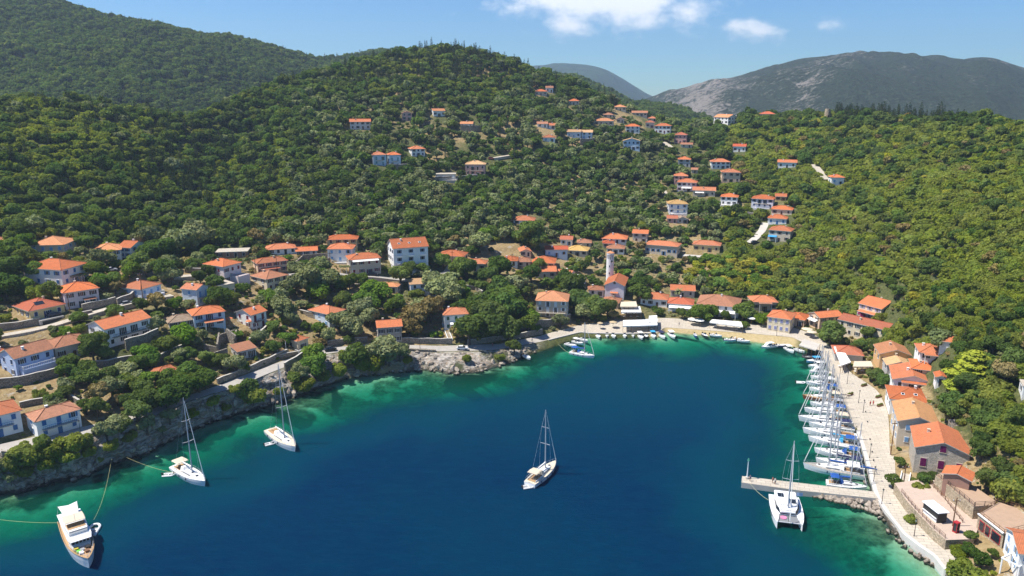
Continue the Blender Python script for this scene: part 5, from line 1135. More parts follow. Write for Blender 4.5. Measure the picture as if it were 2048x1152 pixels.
# red-fronted stone shop with a roof terrace
sh_ = empty('shop', at_z(1985, 1078, 4.4)); c = sh_.location
poly = [at_z(x, y, 7.6) - c for x, y in ((1957, 1028), (2008, 1068), (2075, 1052), (2040, 1018), (1998, 1004))]; MB().prism([(p.x, p.y) for p in poly][::-1] if sum(p.x * q.y - q.x * p.y for p, q in zip(poly, poly[1:] + poly[:1])) < 0 else [(p.x, p.y) for p in poly], -4, 7.6 - c.z, 0, 1).build('wall', [M_STONE_PALE, M_PATIO], sh_)
A, B = poly[0], poly[1]; d = (B - A); d.z = 0; L_ = d.length; d.normalize(); nrm = Vector((-d.y, d.x, 0)); nrm = nrm if nrm.y < 0 else -nrm
zb = 4.4 - c.z
for i, (f0, f1, mt) in enumerate(((.10, .30, M_GLASS), (.34, .52, M_GLASS), (.58, .92, M_GLASS))):
    p0 = A + d * L_ * f0 + nrm * .06; p1 = A + d * L_ * f1 + nrm * .06; p0.z = p1.z = zb + 1.2
    fr_ = MB().bar(p0, p1, .10, 2.2).build('window_frame', plain('red_paint', (.42, .03, .035), .5), sh_); p0 = p0 + nrm * .05 + d * .15; p1 = p1 + nrm * .05 - d * .15; MB().bar(p0, p1, .06, 1.9).build('pane', mt, fr_)
mb = MB()
for a, b in zip(poly, poly[1:] + poly[:1]):
    a, b = a.copy(), b.copy(); mb.bar(a + Vector((0, 0, .5)), b + Vector((0, 0, .5)), .05); mb.bar(a + Vector((0, 0, 1)), b + Vector((0, 0, 1)), .06)
    for i in range(6): q = a.lerp(b, i / 5); mb.bar(q, q + Vector((0, 0, 1)), .06)
mb.build('railing', M_WOOD, sh_); MB().bar(A + nrm * .1 + Vector((0, 0, .1)), B + nrm * .1 + Vector((0, 0, .1)), .35, .25).build('lintel', M_WHITE, sh_)
tag(sh_, 'low stone shop with red window frames and brown roof terrace', 'shop'); LANDMARKS.append((c.copy(), 'red-framed shop')); BOXES.append((1955, 1005, 2020, 1080, 170))
# kiosk
P = at_z(1868, 1034, 4.3); kz = empty('kiosk', P, -math.atan2(P.x, P.y) + R(40)); MB().box(-1.1, 1.1, -2.4, 2.4, 0, 2.5).build('cabin', M_DARK, kz); MB().box(-1.45, 1.35, -2.8, 2.6, 2.5, 2.65).build('roof', M_WHITE, kz); MB().box(-1.13, -1.1, -2.2, 2.2, 0, .9).build('counter_front', M_WHITE, kz); MB().box(-1.45, -1.13, -2.2, 2.2, .95, 1.02).build('counter', M_WHITE, kz)
tag(kz, 'black kiosk with flat white roof on the lower terrace', 'kiosk'); LANDMARKS.append((P, 'black kiosk')); BOXES.append((1840, 990, 1895, 1050, 160))
P = at_z(1911, 1064, 4.3); ph = empty('telephone_box', P, .4); redm = plain('red_paint', (.42, .03, .035), .5)
mb = MB(); [mb.box(sx_ * .42 - .06, sx_ * .42 + .06, sy_ * .42 - .06, sy_ * .42 + .06, 0, 2.2) for sx_ in (-1, 1) for sy_ in (-1, 1)]; mb.box(-.48, .48, -.48, .48, 0, .25); mb.build('frame', redm, ph); MB().box(-.4, .4, -.4, .4, .25, 2.15).build('pane', M_GLASS, ph); MB().box(-.52, .52, -.52, .52, 2.2, 2.45).build('roof', redm, ph)
tag(ph, 'red telephone box on the lower terrace', 'telephone box')
P = pix_ground(2030, 1142); pg = empty('porch_frame', P, .5); mb = MB()
for x_ in (-2.2, 2.2):
    for y_ in (-1.6, 1.6): mb.box(x_ - .12, x_ + .12, y_ - .12, y_ + .12, -2, 2.6)
mb.build('post', M_WHITE, pg); mb = MB(); mb.box(-2.4, 2.4, -1.75, -1.5, 2.6, 2.85); mb.box(-2.4, 2.4, 1.5, 1.75, 2.6, 2.85); mb.box(-2.4, -2.15, -1.5, 1.5, 2.6, 2.85); mb.box(2.15, 2.4, -1.5, 1.5, 2.6, 2.85); mb.build('beam', M_WHITE, pg); tag(pg, 'open white porch frame in the lower corner', 'porch')
rib_p = pix_ground(2040, 1035); 
# white zigzag stairs above the waterfront and steps of the green cottage
def stairs(pix, width, label, n=14):
    a, b = pix_ground(*pix[0]), pix_ground(*pix[1]); root = empty('stairs', a); d = b - a
    dirn = Vector((d.x, d.y, 0)).normalized(); sd = Vector((-dirn.y, dirn.x, 0)) * width / 2
    for i in range(n):
        q = d * (i + .5) / n; mb = MB(); l = Vector((d.x, d.y, 0)).length / n * .5
        pts = [q - dirn * l - sd, q + dirn * l - sd, q + dirn * l + sd, q - dirn * l + sd]; mb.prism([(v.x, v.y) for v in pts], q.z - 1.2, q.z + .15); mb.build('step', M_CONC_PALE, root)
    for s_ in (-1, 1): MB().bar(sd * s_ * 1.1 + Vector((0, 0, .25)), d + sd * s_ * 1.1 + Vector((0, 0, .25)), .2, .9).build('parapet', M_WHITE, root)
    ROADS.append(([(a.x, a.y), (b.x, b.y)], width / 2 + 1)); tag(root, label, 'stairs', 'outdoor stairs')
stairs([(901, 682), (888, 648)], 1.5, 'white steps climbing to the cottage with green shutters'); stairs([(1172, 592), (1160, 565)], 1.6, 'white stairs climbing left of the church'); stairs([(1806, 978), (1812, 948)], 1.8, 'white stairs beside the grey stone house')
# ------------------------------------------------------------------ canopies and parasols of the tavernas
def canopy(pix, z, label, mat=M_CLOTH, ground_z=None, slope=.35):
    pts = [at_z(x, y, z) for x, y in pix]; c = sum(pts, Vector()) / len(pts); c.z = 0; gzv = [gz(p.x, p.y) for p in pts]; c.z = min(gzv); root = empty('canopy', c)
    top = [p - c for p in pts]; top = [Vector((p.x, p.y, p.z + (slope if i in (2, 3) else 0))) for i, p in enumerate(top)]; n = len(top); mb = MB()
    mb.add(top + [p - Vector((0, 0, .12)) for p in top], [tuple(range(n)), tuple(range(n, 2 * n))[::-1]] + [(i, i + n, (i + 1) % n + n, (i + 1) % n) for i in range(n)]); mb.build('awning', mat, root)
    val = MB(); a, b = top[0], top[1]; val.bar(a - Vector((0, 0, .25)), b - Vector((0, 0, .25)), .04, .35); val.build('valance', mat, root); pb = MB()
    for i in range(5): q = top[0].lerp(top[1], i / 4); pb.bar((q.x, q.y, -.3), q - Vector((0, 0, .1)), .1)
    for i in range(5): q = top[3].lerp(top[2], i / 4); pb.bar((q.x, q.y, -.3), q - Vector((0, 0, .1)), .1)
    pb.build('posts', M_WOOD, root)
    for i in range(3):
        for j in range(2):
            q = top[0].lerp(top[1], (i + .5) / 3).lerp(top[3].lerp(top[2], (i + .5) / 3), .3 + .4 * j); tb = empty('dining_table', Vector((q.x + c.x, q.y + c.y, gz(q.x + c.x, q.y + c.y) + .08))); MB().box(-.5, .5, -.4, .4, .7, .75).build('table_top', M_CLOTH, tb); MB().box(-.06, .06, -.06, .06, 0, .7).build('leg', M_WOOD, tb); tag(tb, f"table, {['left', 'middle', 'right'][i]} {['front', 'back'][j]}, under the {label}", 'table', 'taverna tables')
    tag(root, label, 'canopy', 'taverna canopies'); FOOT.append((c.x, c.y, (top[1] - top[0]).length * .55)); LANDMARKS.append((c.copy(), label))
canopy([(1246, 652), (1315, 650), (1314, 640), (1246, 642)], 4.2, 'long white canopy at the water edge'); canopy([(1242, 624), (1283, 624), (1280, 614), (1244, 615)], 5.6, 'white taverna canopy below the church'); canopy([(1297, 644), (1315, 643), (1314, 632), (1298, 633)], 4.7, 'square white canopy behind the long one')
canopy([(1419, 644), (1486, 653), (1482, 645), (1424, 640)], 4.3, 'narrow white canopy behind the beach'); canopy([(1240, 613), (1275, 613), (1272, 604), (1242, 605)], 7.2, 'tan reed roof below the church', M_SAND_CLOTH); canopy([(1682, 731), (1702, 724), (1682, 694), (1667, 695)], 4.5, 'slanting white tarpaulin at the quay bend'); canopy([(1706, 733), (1746, 733), (1742, 724), (1708, 724)], 4.6, 'cream awning at the quay bend', M_SAND_CLOTH)
canopy([(1598, 690), (1632, 700), (1640, 690), (1608, 680)], 4.0, 'grey shade roof at the end of the beach', M_CONC)
H(1672, 1722, 722, 12, 0, 10, 'hip', 'r', 'g', 'x', 'red-roofed waterfront taverna', 'at the quay bend', G3, d=9, chim=0, wins=False)
def parasol(px, py, mat, label, r=1.7, h=2.6):
    P = pix_ground(px, py); root = empty('parasol', P); mb = MB(); n = 8
    vs = [(0, 0, h + .55)] + [(r * math.cos(6.283 * k / n), r * math.sin(6.283 * k / n), h) for k in range(n)]; mb.add(vs, [(0, 1 + k, 1 + (k + 1) % n) for k in range(n)] + [(1 + k, 0, 1 + (k + 1) % n) for k in range(0)]); mb.add([(v[0], v[1], v[2] - .06) for v in vs], [(0, 1 + (k + 1) % n, 1 + k) for k in range(n)]); mb.build('canopy', mat, root)
    MB().tube([(0, 0, 0), (0, 0, h + .6)], .05, 6).build('pole', M_WOOD, root); MB().tube([(0, 0, 0), (0, 0, .12)], .35, 8).build('base', M_CONC, root); tag(root, label, 'parasol', 'parasols')
M_STRAW = plain('straw', (.48, .37, .22), .9, .3, 4)
parasol(457, 651, PAINT['o'], 'orange parasol beside the shaded blue porch'); parasol(499, 656, PAINT['o'], 'small orange parasol by the maroon shuttered house', 1.2); parasol(1226, 656, M_STRAW, 'straw parasol on the waterfront by the long canopy'); parasol(1200, 658, M_STRAW, 'straw parasol on the waterfront left of the others', 1.3); parasol(1385, 650, M_CLOTH, 'left white parasol behind the beach', 2.2); parasol(1398, 652, M_CLOTH, 'right white parasol behind the beach', 2.2); parasol(1502, 648, M_CLOTH, 'white parasol near the corner house', 1.9); parasol(1613, 670, M_SAND_CLOTH, 'cream parasol beside the peach house', 2.2); parasol(1622, 676, M_SAND_CLOTH, 'cream parasol nearer the beach end', 2.0); parasol(841, 521, M_CLOTH, 'white parasol on the guesthouse terrace', 1.4); parasol(815, 522, M_CLOTH, 'white parasol at the middle of the guesthouse', 1.2)
# pergolas
def pergola(px, py, w, d, h, mat, label, yaw=0):
    P = pix_ground(px, py); root = empty('pergola', P, -math.atan2(P.x, P.y) + R(yaw)); mb = MB()
    for x_ in (-w / 2, 0, w / 2):
        for y_ in (-d / 2, d / 2): mb.box(x_ - .08, x_ + .08, y_ - .08, y_ + .08, -1, h)
    mb.build('posts', M_WHITE, root); bb = MB()
    for k in range(8): x_ = -w / 2 + w * k / 7; bb.box(x_ - .05, x_ + .05, -d / 2 - .2, d / 2 + .2, h, h + .12)
    bb.build('beams', M_WOOD, root); rs = np.random.default_rng(3); lob = [((rs.uniform(-w / 2, w / 2), rs.uniform(-d / 2, d / 2), h + .2), (.8, .8, .22)) for _ in range(22)]; v = leaf_cloud(lob, 1500, .16, rs, .8); link('vine', np_mesh('vine', v, cloud_faces(v), [LEAF[mat]]), root); tag(root, label, 'pergola', 'vine pergolas'); FOOT.append((P.x, P.y, w * .6))
pergola(551, 696, 6, 4, 2.5, 'dry', 'brown vine pergola left of the small cream cottage', 15); pergola(214, 515, 7, 3, 2.4, 'maquis', 'green vine pergola in front of the broad low white house'); pergola(158, 565, 6, 3, 2.6, 'carob', 'dark creeper pergola on the big white house with blue shutters', 40); pergola(693, 545, 5, 3, 2.5, 'olive', 'vine pergola left of the beige house with awning')
# ------------------------------------------------------------------ lamps and poles
def lamp(px, py, label, h=4.2):
    P = pix_ground(px, py); root = empty('street_lamp', P); MB().tube([(0, 0, 0), (0, 0, .5), (0, 0, h - .6)], [.14, .08, .05], 6).build('post', M_IRON, root); mb = MB(); mb.tube([(0, 0, h - .6), (0, 0, h - .1)], [.12, .22], 6); mb.build('lantern', plain('lantern_glass', (.55, .52, .42), .2), root); mb = MB(); mb.tube([(0, 0, h - .1), (0, 0, h + .15)], [.26, .03], 6); mb.build('cap', M_IRON, root); tag(root, label, 'street lamp', 'street lamps')
for i, (x_, y_, l) in enumerate(((1828, 1073, 'on the promenade nearest the lower corner'), (1763, 1010, 'at the root of the pier'), (1747, 964, 'first past the pier along the yacht quay'), (1739, 917, 'second past the pier along the yacht quay'), (1726, 826, 'third past the pier along the yacht quay'), (1717, 806, 'fourth past the pier along the yacht quay'), (1694, 768, 'nearest the quay bend'), (1040, 696, 'on the coast road below the dark trees'), (840, 697, 'on the coast road above the rock face'), (717, 699, 'on the coast road left of the derelict house'), (1553, 672, 'by the corner house at the beach'), (162, 871, 'beside the white hip-roofed house'))): lamp(x_, y_, 'black street lamp ' + l)
def pole(px, py, hpx, label):
    P = pix_ground(px, py); dep_ = project(*P)[2]; h = min(hpx * dep_ / FPX / .95, 10); root = empty('utility_pole', P); MB().tube([(0, 0, -.5), (0, 0, h)], [.15, .10], 6).build('post', M_WOOD, root); MB().box(-.8, .8, -.06, .06, h - .9, h - .75).build('crossarm', M_WOOD, root); mb = MB(); [mb.tube([(x_, 0, h - .75), (x_, 0, h - .5)], .06, 5) for x_ in (-.7, 0, .7)]; mb.build('insulators', M_WHITE, root); tag(root, label, 'pole', 'wooden utility poles'); return P + Vector((0, 0, h - .5))
tops = [pole(*q) for q in ((143, 645, 70, 'wooden pole in front of the pale pink house'), (286, 600, 55, 'wooden pole by the light blue cottage'), (430, 552, 35, 'wooden pole by the pale pink terrace house'), (512, 551, 40, 'wooden pole left of the salmon cottage'), (555, 552, 42, 'wooden pole right of the salmon cottage'), (662, 550, 46, 'wooden pole on the upper road by the dark tree clump'), (905, 536, 34, 'wooden pole by the cream house with wide roof'), (956, 510, 25, 'wooden pole in the olive grove'), (1024, 532, 25, 'wooden pole above the dark trees'), (1062, 532, 28, 'wooden pole among the small roofs'), (1903, 1066, 75, 'tall dark pole beside the telephone box'), (1781, 910, 80, 'rusty pole at the edge of the quay promenade'), (1806, 975, 48, 'thin pole beside the white stairs'))]
for i, j in ((0, 1), (1, 2), (2, 3), (3, 4), (4, 5), (5, 6)):
    a, b = tops[i], tops[j]; pts = [a.lerp(b, k / 10) - Vector((0, 0, 1.6 * (1 - (2 * k / 10 - 1) ** 2))) for k in range(11)]; tag(MB().tube(pts, .02, 3).build('power_line', M_DARK), f'thin power line sagging between the poles, span {["one", "two", "three", "four", "five", "six"][i]} from the west', 'cable', 'power lines')
# ------------------------------------------------------------------ cars
def car(px, py, yaw, col, label):
    P = pix_ground(px, py); root = empty('car', P + Vector((0, 0, .2)), -math.atan2(P.x, P.y) + R(yaw)); m = plain('car_' + label.split()[0], col, .3, .05, spec=.6)
    prof = [(-2.1, .35), (-2.15, .75), (-1.95, .95), (1.0, .98), (1.95, .82), (2.15, .6), (2.1, .35)]; mb = MB(); n = len(prof); vs = [(x_, s_ * (.86 if i in (0, 6) else .84), z_) for s_ in (-1, 1) for i, (x_, z_) in enumerate(prof)]; mb.add(vs, [tuple(range(n)), tuple(range(2 * n - 1, n - 1, -1))] + [((i + 1) % n, i, i + n, (i + 1) % n + n) for i in range(n)]); mb.build('body', m, root)
    pr = [(-1.75, .96), (-1.35, 1.45), (.25, 1.47), (1.05, .98)]; mb = MB(); vs = [(x_, s_ * (.78 if z_ < 1 else .64), z_) for s_ in (-1, 1) for x_, z_ in pr]; mb.add(vs, [(0, 1, 2, 3), (7, 6, 5, 4), (1, 0, 4, 5), (3, 2, 6, 7)], 0); mb.build('window', M_GLASS, root); MB().box(-1.36, .26, -.66, .66, 1.44, 1.5).build('roof', m, root)
    for x_ in (-1.3, 1.3):
        for s_ in (-1, 1): MB().tube([(x_, s_ * .72, .32), (x_, s_ * .9, .32)], .32, 10).build('wheel', M_DARK, root)
    for s_ in (-.6, .6): MB().box(2.02, 2.16, s_ - .15, s_ + .15, .6, .75).build('headlight', M_WHITE, root)
    tag(root, label, 'car', 'parked cars'); FOOT.append((P.x, P.y, 2.5)); BOXES.append((px - 12, py - 8, px + 12, py + 3, project(*P)[2]))
car(255, 611, 25, (.25, .27, .30), 'silver grey car on the lane near the light blue cottage'); car(222, 543, 10, (.75, .75, .75), 'white car parked in the upper gardens'); car(745, 552, -4, (.02, .025, .03), 'black car parked below the beige house with awning'); car(661, 702, 12, (.04, .045, .05), 'dark grey car on the coast road'); car(925, 700, -3, (.76, .76, .76), 'white car parked on the coast road above the rock face'); car(983, 319, 0, (.45, .03, .03), 'red car on the hill road'); car(1510, 487, 30, (.05, .06, .08), 'dark blue car at the foot of the steep lane'); car(108, 633, 20, (.03, .04, .08), 'navy car under the yellow house')
# ------------------------------------------------------------------ boats
M_HULL = plain('white_gelcoat', (.80, .80, .79), .25, .04, spec=.5); M_DECK = plain('deck_white', (.74, .73, .70), .6, .08, 2); M_ALU = plain('mast_alloy', (.46, .47, .49), .5, .1)
CANV = {'b': plain('blue_canvas', (.02, .09, .33), .8), 'n': plain('navy_canvas', (.025, .03, .09), .8), 'c': plain('cyan_canvas', (.05, .34, .60), .8), 's': M_SAND_CLOTH, 'w': M_CLOTH, 'g': plain('grey_canvas', (.32, .32, .33), .8)}
HULLC = {'w': M_HULL, 'g': plain('grey_hull', (.42, .45, .48), .3, .05, spec=.5), 'b': plain('blue_hull', (.03, .10, .30), .3, .05, spec=.5), 'k': plain('varnished_hull', (.22, .075, .03), .35, .2, 2, spec=.5), 'd': plain('dark_hull', (.03, .035, .05), .4), 's': plain('sky_hull', (.20, .45, .62), .4)}
def half(t, tr=.84, mx=.42, e=2.1): return (tr + (1 - tr) * math.sin(math.pi / 2 * t / mx)) if t < mx else max(0, 1 - ((t - mx) / (1 - mx)) ** e) ** .92
def hull_parts(root, L, B, fs, fb, hm, dm, tr=.84, mx=.42, draft=.5, n=15, e=2.1, deckdrop=.02):
    mb = MB(); rings = []; dl = []
    for i in range(n):
        t_ = i / (n - 1); b = B / 2 * half(t_, tr, mx, e); sh = fs + (fb - fs) * t_ ** 1.6; x = -L / 2 + L * t_; rake = .05 * L * max(0, (t_ - .6) / .4) ** 1.5
        sec = [(x, b, sh), (x - rake * .3, b * .97, sh * .55), (x - rake * .7, b * .86, .02), (x - rake, 0, -draft * (1 - .6 * t_))]; rings.append(sec); dl.append((x, b, sh))
    vs = []; m = 7
    for s_ in rings: vs += [s_[0], s_[1], s_[2], s_[3], (s_[2][0], -s_[2][1], s_[2][2]), (s_[1][0], -s_[1][1], s_[1][2]), (s_[0][0], -s_[0][1], s_[0][2])]
    fs_ = [(i * m + k, i * m + k + 1, (i + 1) * m + k + 1, (i + 1) * m + k) for i in range(n - 1) for k in range(m - 1)] + [tuple(range(m))[::-1]]
    mb.add(vs, fs_); h = mb.build('hull', hm, root, smooth=False)
    mb = MB(); vs = []
    for x, b, sh in dl: vs += [(x, b * .985, sh - deckdrop), (x, 0, sh + .03 * B - deckdrop), (x, -b * .985, sh - deckdrop)]
    mb.add(vs, [(i * 3 + k, i * 3 + k + 1, (i + 1) * 3 + k + 1, (i + 1) * 3 + k) for i in range(n - 1) for k in range(2)]); mb.build('deck', dm, root)
    return dl
def sheer(dl, L, x):
    t_ = (x + L / 2) / L * (len(dl) - 1); i = int(min(max(t_, 0), len(dl) - 2)); f = t_ - i
    return dl[i][1] * (1 - f) + dl[i + 1][1] * f, dl[i][2] * (1 - f) + dl[i + 1][2] * f
def loft(sections, mat, name, parent, smooth=False):
    """sections: (x, half width bottom, half width top, z bottom, z top)"""
    mb = MB(); vs = []
    for x, b0, b1, z0, z1 in sections: vs += [(x, b0, z0), (x, b1, z1), (x, -b1, z1), (x, -b0, z0)]
    n = len(sections); mb.add(vs, [(i * 4 + k, i * 4 + k + 1, (i + 1) * 4 + k + 1, (i + 1) * 4 + k) for i in range(n - 1) for k in range(3)] + [(0, 1, 2, 3), tuple((n - 1) * 4 + k for k in (3, 2, 1, 0))]); return mb.build(name, mat, parent, smooth=smooth)
def rig(root, L, B, x, h, z0, dl, boom=True, cover='w', fore=True, r=.17, furl='w'):
    m = MB().tube([(x, 0, z0), (x, 0, z0 + h * .6), (x - .012 * h, 0, z0 + h)], [r, r * .9, r * .55], 8).build('mast', M_ALU, root)
    for f, l in ((.42, B * .36), (.70, B * .28)):
        for s_ in (-1, 1): MB().bar((x, 0, z0 + h * f), (x - .25, s_ * l, z0 + h * f + .08), .14, .05).build('spreader', M_ALU, m)
    mb = MB(); hb = sheer(dl, L, x)[0]
    for s_ in (-1, 1): mb.tube([(x - .1, s_ * hb * .92, z0 - .3), (x - .25, s_ * B * .36, z0 + h * .42), (x - .25, s_ * B * .28, z0 + h * .70), (x, 0, z0 + h * .97)], .022, 4)
    if fore: mb.tube([(-L / 2 + .1, 0, dl[0][2] + .3), (x - .01 * h, 0, z0 + h)], .02, 4)
    mb.build('rigging', M_ALU, root)
    if fore: MB().tube([(L / 2 - .25, 0, dl[-1][2] + .25), (L / 2 - .5, 0, dl[-1][2] + 1.2), (x + .12, 0, z0 + h * .96)], [.06, .11, .05], 6).build('furled_headsail', CANV[furl], root)
    if boom:
        bl = L * .34; b = MB().tube([(x - .1, 0, z0 + 1.15), (x - bl, 0, z0 + 1.25)], .08, 6).build('boom', M_ALU, root); mb = MB()
        mb.tube([(x - .05, 0, z0 + 2.1), (x - .25, 0, z0 + 1.5), (x - bl * .5, 0, z0 + 1.48), (x - bl + .1, 0, z0 + 1.4)], [.12, .24, .2, .12], 8); mb.build('sail_cover', CANV[cover], b)
def place(name, bow, stern, z=0):
    a, b = at_z(*bow, z), at_z(*stern, z); c = (a + b) / 2; d = a - b; return empty(name, c, math.atan2(d.y, d.x)), d.length
def yacht(bow, stern, label, B=None, mast=1.36, cover='w', bimini='s', hood='w', hull='w', deck=None, group='yachts moored stern-to along the east quay', masts=1, stripe=None, furl='w', dk=1.0):
    root, L = place('sailing_yacht', bow, stern); B = B or (.25 * L + .55); dl = hull_parts(root, L, B, .075 * L + .15, .10 * L + .2, HULLC[hull], deck or M_DECK); sh = lambda x: sheer(dl, L, x)
    z = sh(0)[1]; cb = B * .29
    if stripe:
        mb = MB()
        for s_ in (-1, 1):
            pts = [(-L / 2 + L * k / 14, s_ * (dl[k][1] * .99 + .012), dl[k][2] * .82) for k in range(14)]
            for a, b in zip(pts[:-1], pts[1:]): mb.bar(a, b, .03, .12)
        mb.build('hull_stripe', HULLC[stripe], root)
    cab = loft([(-.13 * L, cb * 1.05, cb * .9, z - .1, z + .62), (.02 * L, cb, cb * .85, z - .1, z + .62), (.18 * L, cb * .75, cb * .6, z - .1, z + .45), (.29 * L, cb * .4, cb * .3, z - .05, z + .2)], M_DECK, 'coachroof', root)
    for s_ in (-1, 1): MB().bar((-.10 * L, s_ * cb * 1.0, z + .3), (.12 * L, s_ * cb * .86, z + .28), .06, .2).build('cabin_window', M_GLASS, cab)
    for x in (.09, .23): zt = z + .48 if x < .2 else z + .36; MB().box(x * L - .28, x * L + .28, -.27, .27, zt - .05, zt + .1).build('hatch', M_GLASS, cab)
    wd = B * .30; MB().box(-.44 * L, -.15 * L, -wd, wd, z - .3, z + .02).build('cockpit', M_TEAK, root); ct = MB()
    for s_ in (-1, 1): ct.box(-.43 * L, -.14 * L, s_ * wd - .12 * (s_ < 0), s_ * wd + .12 * (s_ > 0), z - .1, z + .28)
    ct.build('coaming', M_DECK, root); MB().box(-.37 * L, -.22 * L, -.25, .25, z, z + .45).build('cockpit_table', M_TEAK, root)
    for s_ in (-1, 1):
        mb = MB(); n = 12; x = -.39 * L; pts = [(x, s_ * wd * .5 + .42 * math.cos(6.283 * k / n), z + .75 + .42 * math.sin(6.283 * k / n)) for k in range(n + 1)]; mb.tube(pts, .025, 4, cap=False); mb.bar((x, s_ * wd * .5 - .4, z + .75), (x, s_ * wd * .5 + .4, z + .75), .03); mb.build('steering_wheel', M_ALU, root)
    if hood: loft([(-.17 * L, B * .30, B * .22, z + .25, z + 1.35), (-.12 * L, B * .28, B * .2, z + .4, z + 1.25), (-.08 * L, B * .24, B * .18, z + .55, z + .62)], CANV[hood], 'sprayhood', root)
    if bimini:
        zz = z + 2.0; bm = loft([(-.42 * L, B * .36, B * .30, zz - .1, zz + .05), (-.31 * L, B * .37, B * .3, zz, zz + .16), (-.21 * L, B * .36, B * .30, zz - .1, zz + .05)], CANV[bimini], 'bimini', root); mb = MB()
        for x in (-.41, -.22):
            for s_ in (-1, 1): mb.bar((-.31 * L, s_ * B * .36, z), (x * L, s_ * B * .36, zz - .08), .04)
        mb.build('bimini_frame', M_ALU, bm)
    mb = MB()
    for s_ in (-1, 1):
        pts = []
        for k in range(1, 15): x = -L / 2 + L * k / 14 * .995; hb, zz = sh(x); pts.append(Vector((x, s_ * max(hb - .06, .02), zz))); mb.bar(pts[-1], pts[-1] + Vector((0, 0, .62)), .03)
        for a, b in zip(pts[:-1], pts[1:]): mb.bar(a + Vector((0, 0, .62)), b + Vector((0, 0, .62)), .025)
    mb.build('guard_rail', M_ALU, root)
    for k, x in enumerate((-.3, -.1, .1)):
        for s_ in (-1, 1): hb, zz = sh(x * L); MB().tube([(x * L, s_ * (hb + .1), zz - .15), (x * L, s_ * (hb + .1), zz - .75)], .11, 6).build('fender', M_WHITE if hull != 'w' else CANV['n'], root)
    rig(root, L, B, .08 * L, mast * L, z + .55, dl, cover=cover, furl=furl)
    if masts == 2: rig(root, L, B, -.36 * L, mast * L * .68, z + .1, dl, boom=True, cover=cover, fore=False, r=.14)
    tag(root, label, 'sailing yacht', group); LANDMARKS.append((root.location.copy(), 'yacht')) if False else None
    return root, L, B
GA = 'yachts anchored in the bay'
yacht((412, 974), (352, 938), 'white sailing yacht with beige bimini tied to the west rocks', cover='w', bimini='s', hood='w', group=GA)
yacht((592, 905), (541, 866), 'white sailing yacht with cream deckhouse anchored off the west shore', cover='w', bimini=None, hood='w', deck=plain('cream_deck', (.66, .58, .44), .7, .1, 2), group=GA, mast=1.32)
yacht((1112, 931), (1059, 974), 'cream sailing yacht with beige canopy alone in the middle of the bay', cover='w', bimini='s', hood='s', deck=plain('cream_deck', (.66, .58, .44), .7, .1, 2), group=GA, mast=1.2, stripe='b')
yacht((1189, 717), (1141, 707), 'white sloop with blue canvas anchored near the head of the bay', cover='b', bimini='b', hood='b', group=GA, mast=1.15)
MOOR = [((1605, 936), (1727, 955), 'grey-decked ketch with two masts, nearest the pier of the bow-out yachts', dict(hull='w', deck=plain('grey_teak', (.36, .33, .29), .8, .15, 2), masts=2, cover='b', bimini='w', hood='w', furl='w', B=4.3)),
        ((1630, 924), (1729, 941), 'white yacht with navy cover, second from the pier', dict(cover='n', bimini='n', hood='n', B=3.4)),
        ((1627, 904), (1724, 921), 'white yacht with royal blue bimini, third from the pier', dict(cover='w', bimini='b', hood='b', B=3.5)),
        ((1615, 881), (1720, 899), 'white yacht with cyan sail cover, fourth from the pier', dict(cover='c', bimini='b', hood='c', B=3.6)),
        ((1604, 865), (1714, 880), 'long white yacht with plain deck, fifth from the pier', dict(cover='w', bimini=None, hood='g', B=4.0)),
        ((1616, 852), (1708, 864), 'white yacht with navy canopy, sixth from the pier', dict(cover='n', bimini='n', hood='w', B=3.1)),
        ((1595, 841), (1703, 850), 'longest white yacht with beige bimini, seventh from the pier', dict(cover='w', bimini='s', hood='s', B=3.9)),
        ((1607, 823), (1696, 833), 'white yacht with small blue bimini, eighth from the pier', dict(cover='w', bimini='b', hood='w', B=3.5)),
        ((1619, 810), (1690, 819), 'white yacht with green-grey cover, ninth from the pier', dict(cover='g', bimini='g', hood='g', B=3.1)),
        ((1617, 780), (1678, 788), 'white yacht with bright blue awning, eleventh from the pier', dict(cover='b', bimini='b', hood='b', B=3.2)),
        ((1611, 768), (1671, 773), 'white yacht with dark bow stripe, twelfth from the pier', dict(cover='w', bimini='w', hood='n', stripe='b', B=3.2)),
        ((1620, 756), (1668, 761), 'small white yacht near the quay bend, thirteenth from the pier', dict(cover='w', bimini='s', hood='w', B=2.8))]
for b_, s_, l, kw in MOOR: yacht(b_, s_, l, **kw)
yacht((1734, 981), (1652, 970), 'white yacht with deep blue canvas lying along the pier', cover='b', bimini='b', hood='b', B=3.4)
yacht((1604, 797), (1684, 804), 'brown wooden sailing boat with tan awning, tenth from the pier', hull='k', deck=M_TEAK, cover='s', bimini='s', hood='s', B=4.0, masts=2, mast=1.0)
# mooring lines from the sterns to the quay
def rope(a, b, sag, label, r=.03, col=None):
    pts = [a.lerp(b, k / 12) - Vector((0, 0, sag * (1 - (2 * k / 12 - 1) ** 2))) for k in range(13)]; tag(MB().tube(pts, r, 4).build('mooring_line', col or plain('rope', (.50, .50, .30), .9)), label, 'rope', 'mooring lines')
